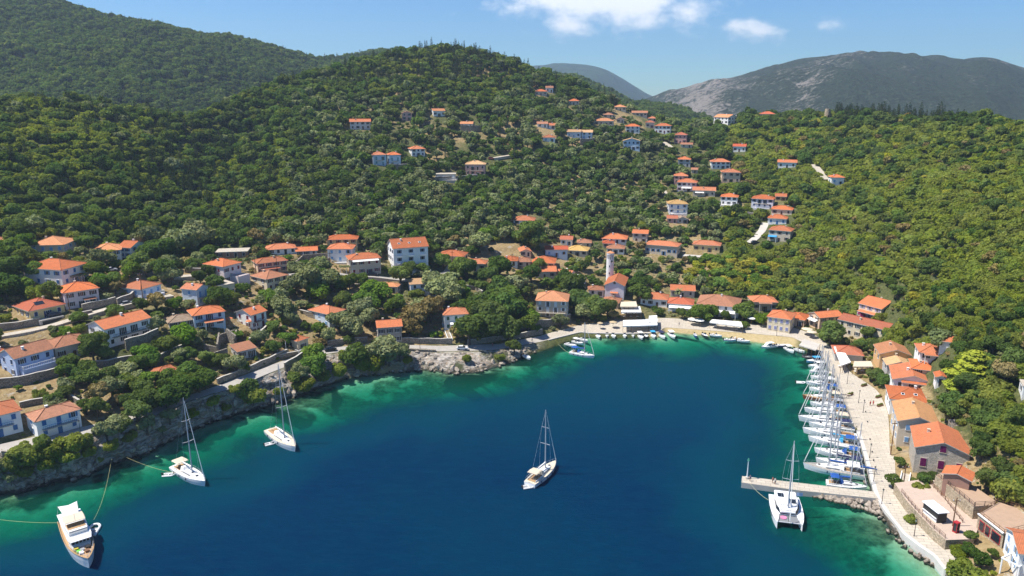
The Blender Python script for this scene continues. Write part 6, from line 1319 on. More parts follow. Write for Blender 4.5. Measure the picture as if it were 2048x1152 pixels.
# catamaran
root, L = place('catamaran', (1579, 1062), (1566, 1000)); L = 13.2; Bc = 7.3; hulls = []
for s_ in (-1, 1):
    mb = MB(); n = 13; vs = []
    for i in range(n):
        t_ = i / (n - 1); b = .95 * half(t_, .8, .4, 2.4); sh = 1.35 + .35 * t_; x = -L / 2 + L * t_; y0 = s_ * (Bc / 2 - .95); vs += [(x, y0 + b, sh), (x, y0 + b * .8, 0), (x, y0, -.5), (x, y0 - b * .8, 0), (x, y0 - b, sh)]
    mb.add(vs, [(i * 5 + k, i * 5 + k + 1, (i + 1) * 5 + k + 1, (i + 1) * 5 + k) for i in range(n - 1) for k in range(4)] + [(0, 1, 2, 3, 4)[::-1]] + [(i * 5, (i + 1) * 5, (i + 1) * 5 + 4, i * 5 + 4) for i in range(n - 1)]); mb.build('hull', M_HULL, root)
    MB().bar((-L * .1, s_ * (Bc / 2 + .0), .95), (L * .22, s_ * (Bc / 2 - .1), 1.05), .05, .28).build('hull_window', M_GLASS, root)
MB().box(-.46 * L, .18 * L, -Bc / 2 + 1.2, Bc / 2 - 1.2, .75, 1.45).build('bridge_deck', M_DECK, root)
loft([(-.24 * L, 2.6, 2.4, 1.4, 2.9), (.08 * L, 2.5, 2.2, 1.4, 2.95), (.20 * L, 2.0, 1.5, 1.4, 2.3)], M_HULL, 'saloon', root)
mb = MB(); mb.add([(.075 * L, 2.48, 1.95), (.14 * L, 2.22, 1.95), (.212 * L, 1.72, 1.75), (.212 * L, -1.72, 1.75), (.14 * L, -2.22, 1.95), (.075 * L, -2.48, 1.95), (.04 * L, 2.45, 2.72), (.10 * L, 2.2, 2.72), (.172 * L, 1.55, 2.52), (.172 * L, -1.55, 2.52), (.10 * L, -2.2, 2.72), (.04 * L, -2.45, 2.72)], [(0, 1, 7, 6), (1, 2, 8, 7), (2, 3, 9, 8), (3, 4, 10, 9), (4, 5, 11, 10)]); mb.build('wraparound_window', M_GLASS, root)
for s_ in (-1, 1): MB().box(-.2 * L, .06 * L, s_ * 2.56 - .03, s_ * 2.56 + .03, 1.85, 2.6).build('side_window', M_GLASS, root)
loft([(-.40 * L, 2.5, 2.3, 3.15, 3.35), (-.1 * L, 2.6, 2.4, 3.15, 3.4), (.02 * L, 2.3, 2.1, 3.08, 3.28), (.06 * L, 1.8, 1.6, 3.02, 3.12)], M_HULL, 'hardtop', root)
MB().box(-.12 * L, .02 * L, .7, 2.0, 3.36, 3.42).build('solar_panel', M_GLASS, root); MB().box(-.3 * L, -.16 * L, -1.9, -.5, 3.36, 3.42).build('roof_hatch', M_GLASS, root)
mb = MB(); [mb.box(x * L - .06, x * L + .06, y - .06, y + .06, 1.4, 3.2) for x in (-.38, -.2) for y in (-2.3, 2.3)]; mb.build('hardtop_post', M_HULL, root); MB().box(-.42 * L, -.26 * L, -2.2, 2.2, 1.45, 1.62).build('cockpit', M_TEAK, root)
for s_ in (-1, 1): MB().box(.19 * L, .43 * L, .06 * s_ - 2.1 * (s_ < 0), .06 * s_ + 2.1 * (s_ > 0), 1.28, 1.33).build('trampoline', plain('netting', (.20, .21, .22), .9, .2, 6), root)
MB().tube([(.29 * L, -1.1, 1.33), (.29 * L, -1.1, 1.5)], .75, 12).build('float', plain('pink_float', (.60, .22, .36), .7), root)
MB().tube([(.44 * L, -Bc / 2 + 1, 1.4), (.44 * L, Bc / 2 - 1, 1.4)], .13, 8).build('crossbeam', M_ALU, root); dlc = [(-L / 2, Bc / 2, 1.4), (L / 2, .3, 1.4)]
rig(root, L, 5.0, .11 * L, 16.5, 3.0, dlc, cover='w', r=.19); tag(root, 'white catamaran with dark wraparound windows moored off the pier', 'catamaran'); LANDMARKS.append((root.location.copy(), 'catamaran'))
MB().box(-.49 * L, -.47 * L, 1.0, 2.4, 1.5, 2.3).build('lifebuoy_rack', plain('orange_plastic', (.75, .16, .03), .6), root)
# motor yacht
root, L = place('motor_yacht', (180, 1140), (140, 1050)); B = 5.3; dl = hull_parts(root, L, B, 1.7, 2.7, M_HULL, M_TEAK, tr=.86, mx=.45, draft=.8, e=2.4, deckdrop=.35); z = 1.75
mb = MB()
for s_ in (-1, 1):
    pts = [(d_[0], s_ * d_[1], d_[2] + .03) for d_ in dl]
    for a, b in zip(pts[:-1], pts[1:]): mb.bar(a, b, .14, .08)
mb.build('cap_rail', M_TEAK, root)
hs = loft([(-.42 * L, 2.0, 1.95, z - .4, z + 2.1), (.10 * L, 2.0, 1.9, z - .2, z + 2.1), (.155 * L, 1.85, 1.75, z - .1, z + 2.0)], M_HULL, 'deckhouse', root)
loft([(.15 * L, 1.9, 1.8, z - .1, z + .95), (.20 * L, 1.7, 1.6, z - .05, z + .75)], M_DECK, 'trunk_cabin', root)
for k in range(5): y = (k - 2) * .70; MB().bar((.158 * L + .02, y - .25, z + 1.42), (.158 * L + .02, y + .25, z + 1.42), .10, .85).build('windscreen', M_GLASS, hs)
for s_ in (-1, 1):
    for k in range(4): x = -.34 * L + k * .115 * L; MB().box(x, x + .09 * L, s_ * 1.99 - .03, s_ * 1.99 + .03, z + .9, z + 1.6).build('side_window', M_GLASS, hs)
loft([(-.44 * L, 2.35, 2.35, z + 2.1, z + 2.28), (.12 * L, 2.35, 2.3, z + 2.1, z + 2.28), (.21 * L, 2.0, 1.9, z + 2.05, z + 2.18)], M_HULL, 'boat_deck', root)
fb = loft([(-.10 * L, 2.1, 2.05, z + 2.28, z + 3.1), (.05 * L, 2.0, 1.9, z + 2.28, z + 3.15), (.09 * L, 1.8, 1.7, z + 2.28, z + 2.9)], M_DECK, 'flybridge', root); MB().box(-.09 * L, .035 * L, -1.75, 1.75, z + 3.0, z + 3.17).build('flybridge_floor', M_TEAK, fb); MB().bar((.095 * L, -1.7, z + 3.2), (.095 * L, 1.7, z + 3.2), .05, .35).build('wind_deflector', CANV['g'], fb)
loft([(-.19 * L, 2.0, 1.9, z + 4.15, z + 4.25), (-.1 * L, 2.05, 1.95, z + 4.25, z + 4.35), (-.02 * L, 2.0, 1.9, z + 4.15, z + 4.25)], M_SAND_CLOTH, 'bimini', root)
mb = MB(); [mb.bar((x * L, s_ * 1.9, z + 2.3), (x * L, s_ * 1.9, z + 4.2), .06) for x in (-.18, -.03) for s_ in (-1, 1)]; mb.build('bimini_frame', M_ALU, root)
mb = MB(); a = [(-.21 * L, 1.3, z + 3.5), (-.21 * L, -1.3, z + 3.5), (-.44 * L, -1.9, z + 4.2), (-.435 * L, .1, z + 3.9), (-.44 * L, 1.9, z + 4.2)]; mb.add(a, [(0, 3, 1), (1, 3, 2), (0, 4, 3)]); mb.add([(p_[0], p_[1], p_[2] - .04) for p_ in a], [(1, 3, 0), (2, 3, 1), (3, 4, 0)]); mb.build('shade_sail', M_CLOTH, root)
mb = MB(); [mb.bar((-.45 * L, s_ * 2.1, z + 2.2), (-.44 * L, s_ * 1.95, z + 4.3), .06) for s_ in (-1, 1)]; mb.build('awning_pole', M_ALU, root)
for i, (x, y) in enumerate(((-.3, 1.2), (-.3, -1.2), (-.36, 0), (-.25, .2))): MB().box(x * L - .5, x * L + .5, y - .35, y + .35, z + 2.28, z + 2.75).build('deck_sofa', M_CLOTH if i % 2 else M_TEAK, root)
for i, (x, y, mt) in enumerate(((.28, -.9, plain('lime_cover', (.15, .55, .06), .7)), (.27, -.2, CANV['g']), (.25, .9, M_DARK), (.33, -.6, M_WHITE), (.23, -1.2, plain('mustard_cover', (.55, .42, .05), .7)), (.33, .5, M_WOOD))): MB().box(x * L - .45, x * L + .45, y - .4, y + .4, 1.95 + .0, 2.45 + .05 * i).build('deck_gear', mt, root)
mb = MB()
for s_ in (-1, 1):
    pts = []
    for k in range(9, 15): x, b, sh = dl[k]; pts.append(Vector((x, s_ * max(b - .1, .03), sh))); mb.bar(pts[-1], pts[-1] + Vector((0, 0, .7)), .04)
    for a, b in zip(pts[:-1], pts[1:]): mb.bar(a + Vector((0, 0, .7)), b + Vector((0, 0, .7)), .05)
mb.build('bow_rail', M_ALU, root); MB().bar((-.02 * L, 0, z + 4.3), (-.04 * L, 0, z + 7.5), .06).build('antenna', M_ALU, root)
tag(root, 'white motor yacht with teak decks in the lower left corner', 'motor yacht'); MYL = root.location.copy(); LANDMARKS.append((MYL, 'motor yacht'))
# ------------------------------------------------------------------ small craft
def dinghy(px, py, hd, label, L=3.2, col=None, motor=True):
    P = at_z(px, py, 0); root = empty('dinghy', P, R(hd)); W = L * .24; tm = col or plain('grey_tube', (.58, .58, .57), .6); pts = [(-L / 2, W, .22)] + [(L / 2 - W * 1.1 + W * 1.1 * math.sin(a), W * math.cos(a), .22 + .14 * math.sin(max(a, 0) if a < 1.6 else math.pi - a)) for a in np.linspace(0, math.pi, 9)] + [(-L / 2, -W, .22)]
    MB().tube(pts, L * .065, 8).build('tube', tm, root, smooth=True); MB().box(-L / 2 + .1, L / 2 - W * 1.1, -W, W, .05, .14).build('floor', plain('grey_floor', (.35, .35, .36), .8), root); MB().box(-.15, .1, -W, W, .3, .36).build('thwart', M_WHITE, root)
    if motor: mb = MB(); mb.box(-L / 2 - .35, -L / 2 + .02, -.16, .16, .3, .85); mb.box(-L / 2 - .22, -L / 2 - .08, -.06, .06, -.3, .3); mb.build('outboard', M_DARK, root)
    tag(root, label, 'dinghy', 'dinghies')
    return root
dinghy(186, 1062, 100, 'white tender beside the motor yacht', 4.6, plain('white_tube', (.75, .75, .74), .6)); dinghy(540, 889, 30, 'grey dinghy beside the cream-decked yacht', 3.0); dinghy(338, 951, 5, 'white dinghy behind the beige bimini yacht', 3.0, plain('white_tube', (.75, .75, .74), .6)); dinghy(1057, 975, 15, 'inflatable dinghy hanging at the stern of the mid-bay yacht', 3.0); dinghy(1601, 766, -10, 'white dinghy at the bow of the striped yacht', 3.0, plain('white_tube', (.75, .75, .74), .6)); dinghy(1620, 714, 200, 'dark inflatable boat at the quay bend', 6.0, plain('dark_tube', (.05, .05, .055), .6))
def motorboat(px, py, hd, label, L=5.2, hull='w', canopy=None, cabin=False, screen=True, deckm=None, tilt=0):
    P = at_z(px, py, 0); root = empty('motorboat', P, R(hd)); B = L * .38; dl = hull_parts(root, L, B, .62, .9, HULLC[hull], deckm or M_DECK, tr=.9, mx=.45, draft=.25, n=11)
    MB().box(-.44 * L, .08 * L, -B * .36, B * .36, .5, .72).build('cockpit_floor', plain('grey_floor', (.35, .35, .36), .8) if hull != 'k' else M_TEAK, root)
    if screen: loft([(-.02 * L, B * .30, B * .26, .65, 1.25), (.10 * L, B * .24, B * .2, .7, .9)], M_HULL, 'console', root); mb = MB(); mb.add([(-.0 * L, B * .3, 1.2), (.09 * L, 0, 1.25), (-.0 * L, -B * .3, 1.2), (-.05 * L, B * .3, 1.6), (.02 * L, 0, 1.65), (-.05 * L, -B * .3, 1.6)], [(0, 1, 4, 3), (1, 2, 5, 4)]); mb.build('windscreen', M_GLASS, root)
    if cabin: loft([(-.12 * L, B * .38, B * .33, .7, 1.9), (.12 * L, B * .36, B * .3, .7, 1.9), (.25 * L, B * .25, B * .2, .75, 1.1)], M_HULL, 'cabin', root); MB().box(-.1 * L, .1 * L, -B * .385, B * .385, 1.3, 1.65).build('cabin_window', M_GLASS, root); MB().box(-.3 * L, .1 * L, -B * .36, B * .36, 1.95, 2.03).build('cabin_top', M_HULL, root)
    if canopy:
        MB().box(-.4 * L, .05 * L, -B * .42, B * .42, 1.95, 2.03).build('canopy', CANV[canopy], root); mb = MB(); [mb.bar((x * L, s_ * B * .4, .6), (x * L, s_ * B * .4, 1.97), .04) for x in (-.38, .03) for s_ in (-1, 1)]; mb.build('canopy_frame', M_ALU, root)
    MB().box(-.30 * L, -.22 * L, -B * .34, B * .34, .7, .98).build('seat', M_CLOTH, root)
    mb = MB(); mb.box(-.5 * L - .42, -.5 * L + .02, -.2, .2, .45, 1.15); mb.box(-.5 * L - .28, -.5 * L - .1, -.07, .07, -.4, .45); mb.build('outboard', M_DARK, root); tag(root, label, 'motorboat', 'small motorboats round the head of the bay')
SB = [(1054, 716, -60, 'small open motorboat below the round bush on the waterfront', dict(L=5)), (1142, 692, -40, 'white speedboat leftmost of the cluster by the waterfront wall', dict(L=5.5)), (1156, 687, -45, 'white speedboat in the middle of the cluster by the waterfront wall', dict(L=5.5, canopy='w')), (1167, 682, -50, 'white speedboat nearest the wall corner', dict(L=5)), (1196, 674, -85, 'open motorboat first from the left at the taverna quay', dict(L=5.5)), (1214, 672, -95, 'open motorboat second from the left at the taverna quay', dict(L=5)),
      (1226, 673, -80, 'open motorboat third from the left at the taverna quay', dict(L=5.5)), (1249, 673, -90, 'open motorboat fourth from the left at the taverna quay', dict(L=5)), (1265, 672, -88, 'open motorboat fifth from the left at the taverna quay', dict(L=4.6)), (1281, 675, -86, 'larger white motorboat before the long canopy', dict(L=6.2, canopy='w')), (1292, 674, -95, 'dark-seated motorboat beside the larger white one', dict(L=5, hull='d')), (1306, 673, -88, 'motorboat with bright blue canopy', dict(L=6, canopy='c')), (1324, 674, -80, 'motorboat with navy canopy at the quay end', dict(L=6, canopy='n')),
      (1344, 673, -82, 'white fishing boat with white roof at the quay end', dict(L=6.5, canopy='w')), (1391, 673, -90, 'tiny blue rowing boat off the beach', dict(L=3.6, hull='b', screen=False)), (1410, 673, -80, 'dark-hulled skiff off the beach', dict(L=4.6, hull='d')), (1432, 673, -30, 'slim white skiff off the beach', dict(L=5)), (1460, 682, -10, 'pale blue skiff off the beach', dict(L=4.8, hull='s')), (1476, 680, -30, 'brown skiff behind a white one off the beach', dict(L=4.6, hull='k', screen=False)), (1487, 684, -25, 'white skiff in the middle of the beach', dict(L=5)),
      (1537, 695, 200, 'white cabin cruiser off the beach end', dict(L=7, cabin=True)), (1562, 693, 5, 'low dark blue boat off the beach end', dict(L=5, hull='b', screen=False)), (1579, 702, -80, 'white boat with white canopy by the grey shade roof', dict(L=6, canopy='w')), (1599, 703, -60, 'small white boat by the grey shade roof', dict(L=4.8)), (1627, 724, 190, 'pale blue boat at the start of the yacht quay', dict(L=6, hull='s', canopy='c')), (1633, 734, 185, 'white motorboat at the start of the yacht quay', dict(L=6.5, canopy='w')), (1634, 745, 185, 'white cabin boat at the start of the yacht quay', dict(L=6, cabin=True)), (1070, 700, 20, 'pale rowing boat drawn up on the low landing', dict(L=3.6, screen=False))]
for x_, y_, hd, l, kw in SB: motorboat(x_, y_, hd, l, **kw)
# lines ashore
yl = plain('yellow_rope', (.55, .50, .22), .9); A = pix_ground(226, 905) + Vector((0, 0, .6)); rope(MYL + Vector((-1, 8, 1.6)), A, 2.2, 'yellow line from the motor yacht stern to the rocks', .03, yl); rope(MYL + Vector((-3.5, 6.5, 2.0)), at_z(-60, 1030, 2.2), .9, 'yellow line from the motor yacht towards the photo edge', .03, yl); rope(at_z(352, 946, 1.2), A, .9, 'yellow line from the beige bimini yacht to the rocks', .03, yl); rope(at_z(1141, 707, 1.2), at_z(1117, 688, 1.0), .5, 'green line from the blue canvas sloop to the waterfront', .04); rope(at_z(1537, 1000, 1.4), at_z(1500, 967, 1.45), .4, 'line from the catamaran to the pier', .04)
for i, (b_, s_, l, kw) in enumerate(MOOR):
    a = at_z(*s_, 1.2); q = Vector((np.interp(a.y, L1[0][::-1][:1] if False else [150, 170, 200, 240, 275], [85, 89.5, 98, 110, 118]) + .8, a.y + .6, 1.25)); rope(a, q, .3, 'stern line of the ' + ' '.join(l.split(',')[0].split()[:9]), .025)
# flag on the catamaran forestay and a courtesy flag
P = at_z(1592, 992, 5.0); fl = empty('flag', P); MB().bar((0, 0, -.9), (0, 0, 1.0), .05).build('staff', M_ALU, fl); mb = MB(); mb.add([(0, 0, 0), (.7, -.1, -.05), (1.6, .1, -.15), (1.6, .1, .75), (.7, -.1, .9), (0, 0, .95)], [(0, 1, 4, 5), (1, 2, 3, 4)]); mb.build('cloth', plain('pale_blue_flag', (.45, .55, .75), .8), fl); tag(fl, 'small pale blue and white flag above the pier', 'flag')
# ------------------------------------------------------------------ people
SKIN = plain('skin', (.42, .24, .16), .6)
def person_mesh(sit=False):
    me = bpy.data.meshes.new('person')
    J = [(0, 0, .92), (0, 0, 1.18), (0, 0, 1.42), (0, 0, 1.53), (0, .01, 1.66), (-.10, 0, .86), (-.11, -.03 - .3 * sit, .48 + .36 * sit), (-.11, .03 - .34 * sit, .08 + .36 * sit), (-.11, -.14 - .34 * sit, .04 + .36 * sit), (.10, 0, .86), (.11, .06 - .36 * sit, .48 + .36 * sit), (.11, .14 - .44 * sit, .08 + .36 * sit), (.11, .0 - .44 * sit, .04 + .36 * sit), (-.2, 0, 1.4), (-.27, .02, 1.12), (-.26, -.10, .88), (.2, 0, 1.4), (.27, .02, 1.12), (.26, -.08, .88)]
    E = [(0, 1), (1, 2), (2, 3), (3, 4), (0, 5), (5, 6), (6, 7), (7, 8), (0, 9), (9, 10), (10, 11), (11, 12), (2, 13), (13, 14), (14, 15), (2, 16), (16, 17), (17, 18)]; rad = [.14, .13, .15, .06, .10, .10, .065, .045, .04, .10, .065, .045, .04, .065, .045, .035, .065, .045, .035]
    me.from_pydata(J, E, []); me.materials.append(SKIN); return me, rad
def person(P, rz, label, shirt, shorts, sit=False):
    me, rad = person_mesh(sit); root = empty('person', P, rz); o = link('body', me, root); md_ = o.modifiers.new('skin', 'SKIN'); sv = me.skin_vertices[0].data if me.skin_vertices else None
    if sv is None: bpy.context.view_layer.update(); sv = me.skin_vertices[0].data if me.skin_vertices else []
    for i, v in enumerate(sv): v.radius = (rad[i], rad[i]); v.use_root = i == 0
    sb = o.modifiers.new('sub', 'SUBSURF'); sb.levels = 1; sb.render_levels = 1
    MB().tube([(0, 0, .98), (0, 0, 1.2), (0, 0, 1.42), (0, 0, 1.47)], [.165, .16, .185, .09], 8).build('shirt', shirt, root); MB().tube([(0, 0, .72 + .1 * sit), (0, 0, .86), (0, 0, 1.0)], [.19, .185, .16], 8).build('shorts', shorts, root); MB().tube([(0, .03, 1.62), (0, .03, 1.72), (0, .02, 1.78)], [.10, .11, .05], 8).build('hair', M_DARK, root); tag(root, label, 'person', 'people on the quays')
rd = plain('red_shirt', (.55, .05, .05), .8); wt = plain('white_shirt', (.75, .75, .72), .8); bs = plain('blue_shirt', (.08, .16, .40), .8); dk = plain('dark_shorts', (.04, .045, .06), .8)
for (x_, y_, z_, l, a, b, rz) in ((1740, 812, 1.4, 'person in a red shirt, left one of a pair strolling on the quay', rd, dk, .3), (1746, 811, 1.4, 'person in red, right one of a pair strolling on the quay', rd, rd, .2), (1545, 966, 1.45, 'person in red standing on the pier', rd, dk, 1.0), (1550, 968, 1.45, 'person in a white shirt on the pier', wt, dk, 2.0), (1500, 962, 1.45, 'person in a blue shirt near the beacon', bs, dk, .5), (985, 694, 3.2, 'person in red on the coast road near the white car', rd, dk, 1.2), (1064, 684, 2.3, 'person in a white shirt on the waterfront road', wt, dk, -.5), (1358, 652, 1.7, 'person in blue walking behind the beach', bs, dk, .8), (1768, 700, 1.6, 'person in a white shirt behind the quay bend', wt, dk, 0)):
    person(at_z(x_, y_, z_) if z_ else pix_ground(x_, y_), rz, l, a, b)
# benches and bollards on the yacht quay
for i, (x_, y_) in enumerate(((1727, 825), (1731, 845), (1736, 880), (1740, 905), (1743, 922))):
    P = at_z(x_ + 4, y_, 1.32); o = empty('bollard', P); MB().tube([(0, 0, 0), (0, 0, .35)], [.16, .13], 8).build('post', M_IRON, o); MB().tube([(0, 0, .35), (0, 0, .45)], .2, 8).build('cap', M_IRON, o); tag(o, f'iron mooring bollard on the quay, {["furthest", "fourth", "third", "second", "first"][i]} from the pier', 'bollard', 'mooring bollards')
for i, (x_, y_) in enumerate(((1722, 755), (1728, 772), (1757, 795), (1760, 812), (1700, 790))):
    P = at_z(x_, y_, 1.55); o = empty('planter', P, .5); MB().box(-1.2, 1.2, -.35, .35, 0, .5).build('trough', M_WOOD, o); rs = np.random.default_rng(i); v = leaf_cloud([((k * .5 - 1, 0, .6), (.35, .35, .3)) for k in range(5)], 300, .1, rs); link('plants', np_mesh('plants', v, cloud_faces(v), [LEAF['oak']]), o); tag(o, f'long wooden flower trough on the quay promenade, {["first", "second", "third", "fourth", "fifth"][i]} from the bend', 'planter', 'flower troughs')
P = pix_ground(1727, 636); o = empty('bougainvillea', P); rs = np.random.default_rng(2); t = NT('magenta_blossom'); t.done(t.princ((.50, .03, .20), .8)); v = leaf_cloud([((rs.uniform(-2, 2), rs.uniform(-.6, .6), rs.uniform(.6, 2.4)), (.9, .7, .7)) for _ in range(7)], 1400, .14, rs); link('blossom', np_mesh('blossom', v, cloud_faces(v), [t.m]), o); MB().tube([(0, 0, -.3), (0, 0, 1.5)], [.1, .05], 5).build('stem', M_BARK, o); tag(o, 'magenta bougainvillea below the cream house porch', 'shrub')
# ------------------------------------------------------------------ trees that stand out in the village and along the shore (kind, x, y of the foot, crown width in pixels)
for q in (('oak', 245, 868, 46), ('olive', 215, 882, 52), ('olive', 240, 860, 44), ('carob', 275, 842, 56), ('carob', 300, 822, 62), ('carob', 335, 815, 66), ('carob', 370, 800, 66), ('carob', 400, 785, 60), ('carob', 290, 800, 60), ('carob', 340, 780, 60), ('carob', 380, 765, 56), ('carob', 412, 778, 44), ('carob', 262, 815, 44),
          ('maquis', 20, 935, 60), ('maquis', 60, 922, 66), ('maquis', 105, 910, 62), ('maquis', 145, 898, 56), ('maquis', 170, 890, 44), ('maquis', 40, 912, 50), ('oak', 85, 905, 40),
          ('oak', 188, 722, 62), ('carob', 170, 705, 46), ('oak', 205, 700, 40), ('carob', 145, 745, 52), ('carob', 180, 772, 50), ('carob', 158, 762, 40), ('dry', 200, 810, 58), ('olive', 225, 795, 50), ('olive', 245, 760, 50), ('maquis', 260, 775, 50), ('maquis', 300, 728, 50), ('oak', 340, 712, 54), ('fig', 372, 692, 66), ('olive', 312, 668, 40), ('dry', 315, 625, 52),
          ('carob', 437, 620, 52), ('carob', 432, 582, 48), ('fig', 450, 600, 36), ('oak', 468, 610, 34), ('carob', 420, 560, 36), ('olive', 570, 640, 58), ('olive', 560, 615, 44), ('fig', 540, 612, 40), ('fig', 575, 690, 34), ('oak', 548, 668, 36), ('fig', 630, 755, 64), ('fig', 625, 725, 46), ('olive', 605, 760, 40), ('maquis', 502, 800, 62), ('carob', 498, 790, 44), ('oak', 590, 770, 30),
          ('olive', 620, 590, 70), ('olive', 650, 585, 60), ('olive', 600, 560, 50), ('carob', 632, 570, 50), ('olive', 640, 552, 46), ('fig', 640, 600, 60), ('olive', 585, 590, 44), ('fig', 755, 602, 60), ('oak', 700, 580, 36), ('oak', 725, 578, 34), ('oak', 690, 622, 44), ('fig', 735, 624, 56), ('olive', 705, 680, 66), ('olive', 690, 665, 56), ('olive', 740, 655, 50), ('olive', 722, 640, 54), ('oak', 790, 628, 40), ('dry', 830, 660, 64), ('dry', 820, 675, 50), ('dry', 862, 645, 60), ('olive', 845, 632, 50), ('olive', 880, 600, 64), ('olive', 905, 612, 60), ('olive', 870, 585, 50),
          ('olive', 770, 728, 76), ('maquis', 745, 735, 60), ('carob', 712, 738, 64), ('olive', 800, 722, 50), ('maquis', 695, 720, 44), ('carob', 980, 660, 84), ('carob', 1010, 650, 80), ('carob', 960, 640, 76), ('carob', 1000, 625, 76), ('carob', 1030, 640, 60), ('carob', 975, 680, 76), ('carob', 1015, 680, 70), ('oak', 940, 690, 66), ('fig', 950, 678, 60), ('carob', 1000, 600, 60), ('olive', 1030, 590, 56), ('oak', 1058, 668, 50), ('fig', 1062, 650, 44), ('olive', 1120, 655, 40), ('oak', 1028, 708, 34),
          ('carob', 1150, 620, 56), ('carob', 1145, 595, 60), ('carob', 1130, 580, 50), ('carob', 1160, 605, 40), ('oak', 1190, 640, 60), ('oak', 1215, 636, 48), ('olive', 1168, 640, 40), ('dry', 1226, 640, 24), ('oak', 1110, 605, 30), ('carob', 1062, 566, 44), ('oak', 1080, 545, 36), ('carob', 1000, 555, 60), ('carob', 975, 570, 50), ('oak', 935, 560, 54), ('oak', 920, 552, 44), ('olive', 960, 505, 50), ('olive', 940, 490, 50), ('oak', 1060, 495, 60), ('oak', 1075, 500, 50), ('fig', 1060, 480, 40), ('oak', 885, 540, 36), ('oak', 820, 552, 36), ('oak', 845, 550, 28), ('maquis', 830, 592, 34), ('oak', 800, 570, 44), ('oak', 812, 560, 36),
          ('oak', 1277, 606, 50), ('carob', 1272, 585, 44), ('fig', 1400, 645, 50), ('fig', 1388, 642, 40), ('fig', 1415, 640, 40), ('oak', 1425, 636, 30), ('oak', 1363, 638, 26), ('oak', 1450, 642, 26), ('oak', 1485, 642, 44), ('fig', 1522, 650, 36), ('oak', 1492, 632, 34), ('fig', 1488, 658, 22), ('oak', 1660, 690, 56), ('oak', 1650, 682, 36), ('oak', 1735, 680, 34), ('oak', 1745, 705, 30), ('oak', 1748, 765, 34), ('carob', 1768, 772, 36), ('maquis', 1762, 640, 30), ('oak', 1720, 705, 34),
          ('pine', 1945, 760, 100), ('pine', 1925, 785, 80), ('cypress', 1925, 700, 17), ('cypress', 1975, 696, 17), ('cypress', 1952, 698, 13), ('cypress', 1938, 705, 11), ('olive', 1880, 700, 60), ('carob', 1900, 760, 50), ('oak', 1785, 978, 40), ('oak', 1938, 1084, 32), ('maquis', 1928, 1162, 84), ('maquis', 1918, 1110, 36), ('maquis', 1822, 1045, 30), ('oak', 1845, 972, 26), ('oak', 1975, 985, 56), ('carob', 2015, 1000, 44), ('carob', 2000, 950, 50), ('oak', 2035, 985, 50), ('carob', 1960, 920, 50), ('oak', 2035, 870, 70),
          ('oak', 100, 535, 44), ('oak', 60, 540, 50), ('carob', 20, 560, 70), ('carob', 15, 600, 66), ('carob', 30, 520, 60), ('oak', 75, 560, 40), ('fig', 52, 500, 50), ('oak', 195, 560, 50), ('olive', 205, 535, 50), ('carob', 330, 560, 60), ('carob', 320, 530, 70), ('olive', 360, 520, 76), ('olive', 400, 500, 70), ('olive', 300, 510, 66), ('olive', 345, 570, 50), ('fig', 205, 580, 44), ('oak', 230, 575, 40), ('dry', 232, 588, 30), ('oak', 275, 545, 50), ('maquis', 80, 600, 50), ('oak', 105, 605, 46), ('dry', 148, 648, 26), ('olive', 380, 625, 30)):
    tree_px(*q)
    if q[0] == 'pine': TREES[-1] = TREES[-1][:3] + (True,)
# bushes that grow out of the rock face
for q in ((15, 945, 44), (55, 940, 46), (100, 925, 44), (140, 912, 40), (30, 960, 26), (120, 935, 24), (185, 900, 36), (230, 890, 34), (262, 872, 40), (300, 858, 40), (345, 838, 36), (385, 826, 34), (430, 800, 30), (455, 812, 24), (520, 785, 30), (560, 780, 26), (610, 772, 40), (650, 752, 34), (680, 742, 40), (600, 745, 34), (730, 728, 40), (780, 722, 36), (815, 718, 24), (935, 715, 22), (1000, 712, 22), (475, 775, 26), (330, 862, 22), (205, 915, 20)):
    tree_px('maquis' if q[0] % 3 else 'olive', q[0], q[1] + 6, q[2]); TREES[-1] = (TREES[-1][0], TREES[-1][1] + Vector((0, -1.3, .4)), TREES[-1][2], True)
# the palm behind the waterfront
P = pix_ground(1357, 607); root = empty('palm_tree', P); MB().tube([(0, 0, -.5), (.1, 0, 3), (0, 0, 6)], [.35, .28, .26], 8).build('trunk', M_BARK, root); rs = np.random.default_rng(8); vs = []; fs = []
for k in range(26):
    a = rs.uniform(0, 6.28); el = rs.uniform(-.5, 1.2); L_ = rs.uniform(2.2, 3.0); pr = None
    for j in range(7):
        t_ = j / 6; r_ = L_ * t_ * math.cos(el * (1 - .4 * t_)); z_ = 6 + L_ * t_ * math.sin(el) - 1.4 * t_ * t_; w_ = .42 * math.sin(math.pi * (.12 + .86 * t_)); c_ = (r_ * math.cos(a), r_ * math.sin(a), z_); s_ = (-math.sin(a) * w_, math.cos(a) * w_); n_ = len(vs)
        vs += [(c_[0] + s_[0], c_[1] + s_[1], z_ - .25 * w_), c_, (c_[0] - s_[0], c_[1] - s_[1], z_ - .25 * w_)]
        if j: fs += [(n_ - 3, n_ - 2, n_ + 1, n_), (n_ - 2, n_ - 1, n_ + 2, n_ + 1)]
link('crown', mesh_of('crown', vs, fs, [LEAF['olive']]), root); tag(root, 'palm tree with drooping fronds behind the waterfront', 'tree', GROUPN_PALM if False else None); BOXES.append((1340, 555, 1374, 600, project(*P)[2]))
HAZE = 0.00013
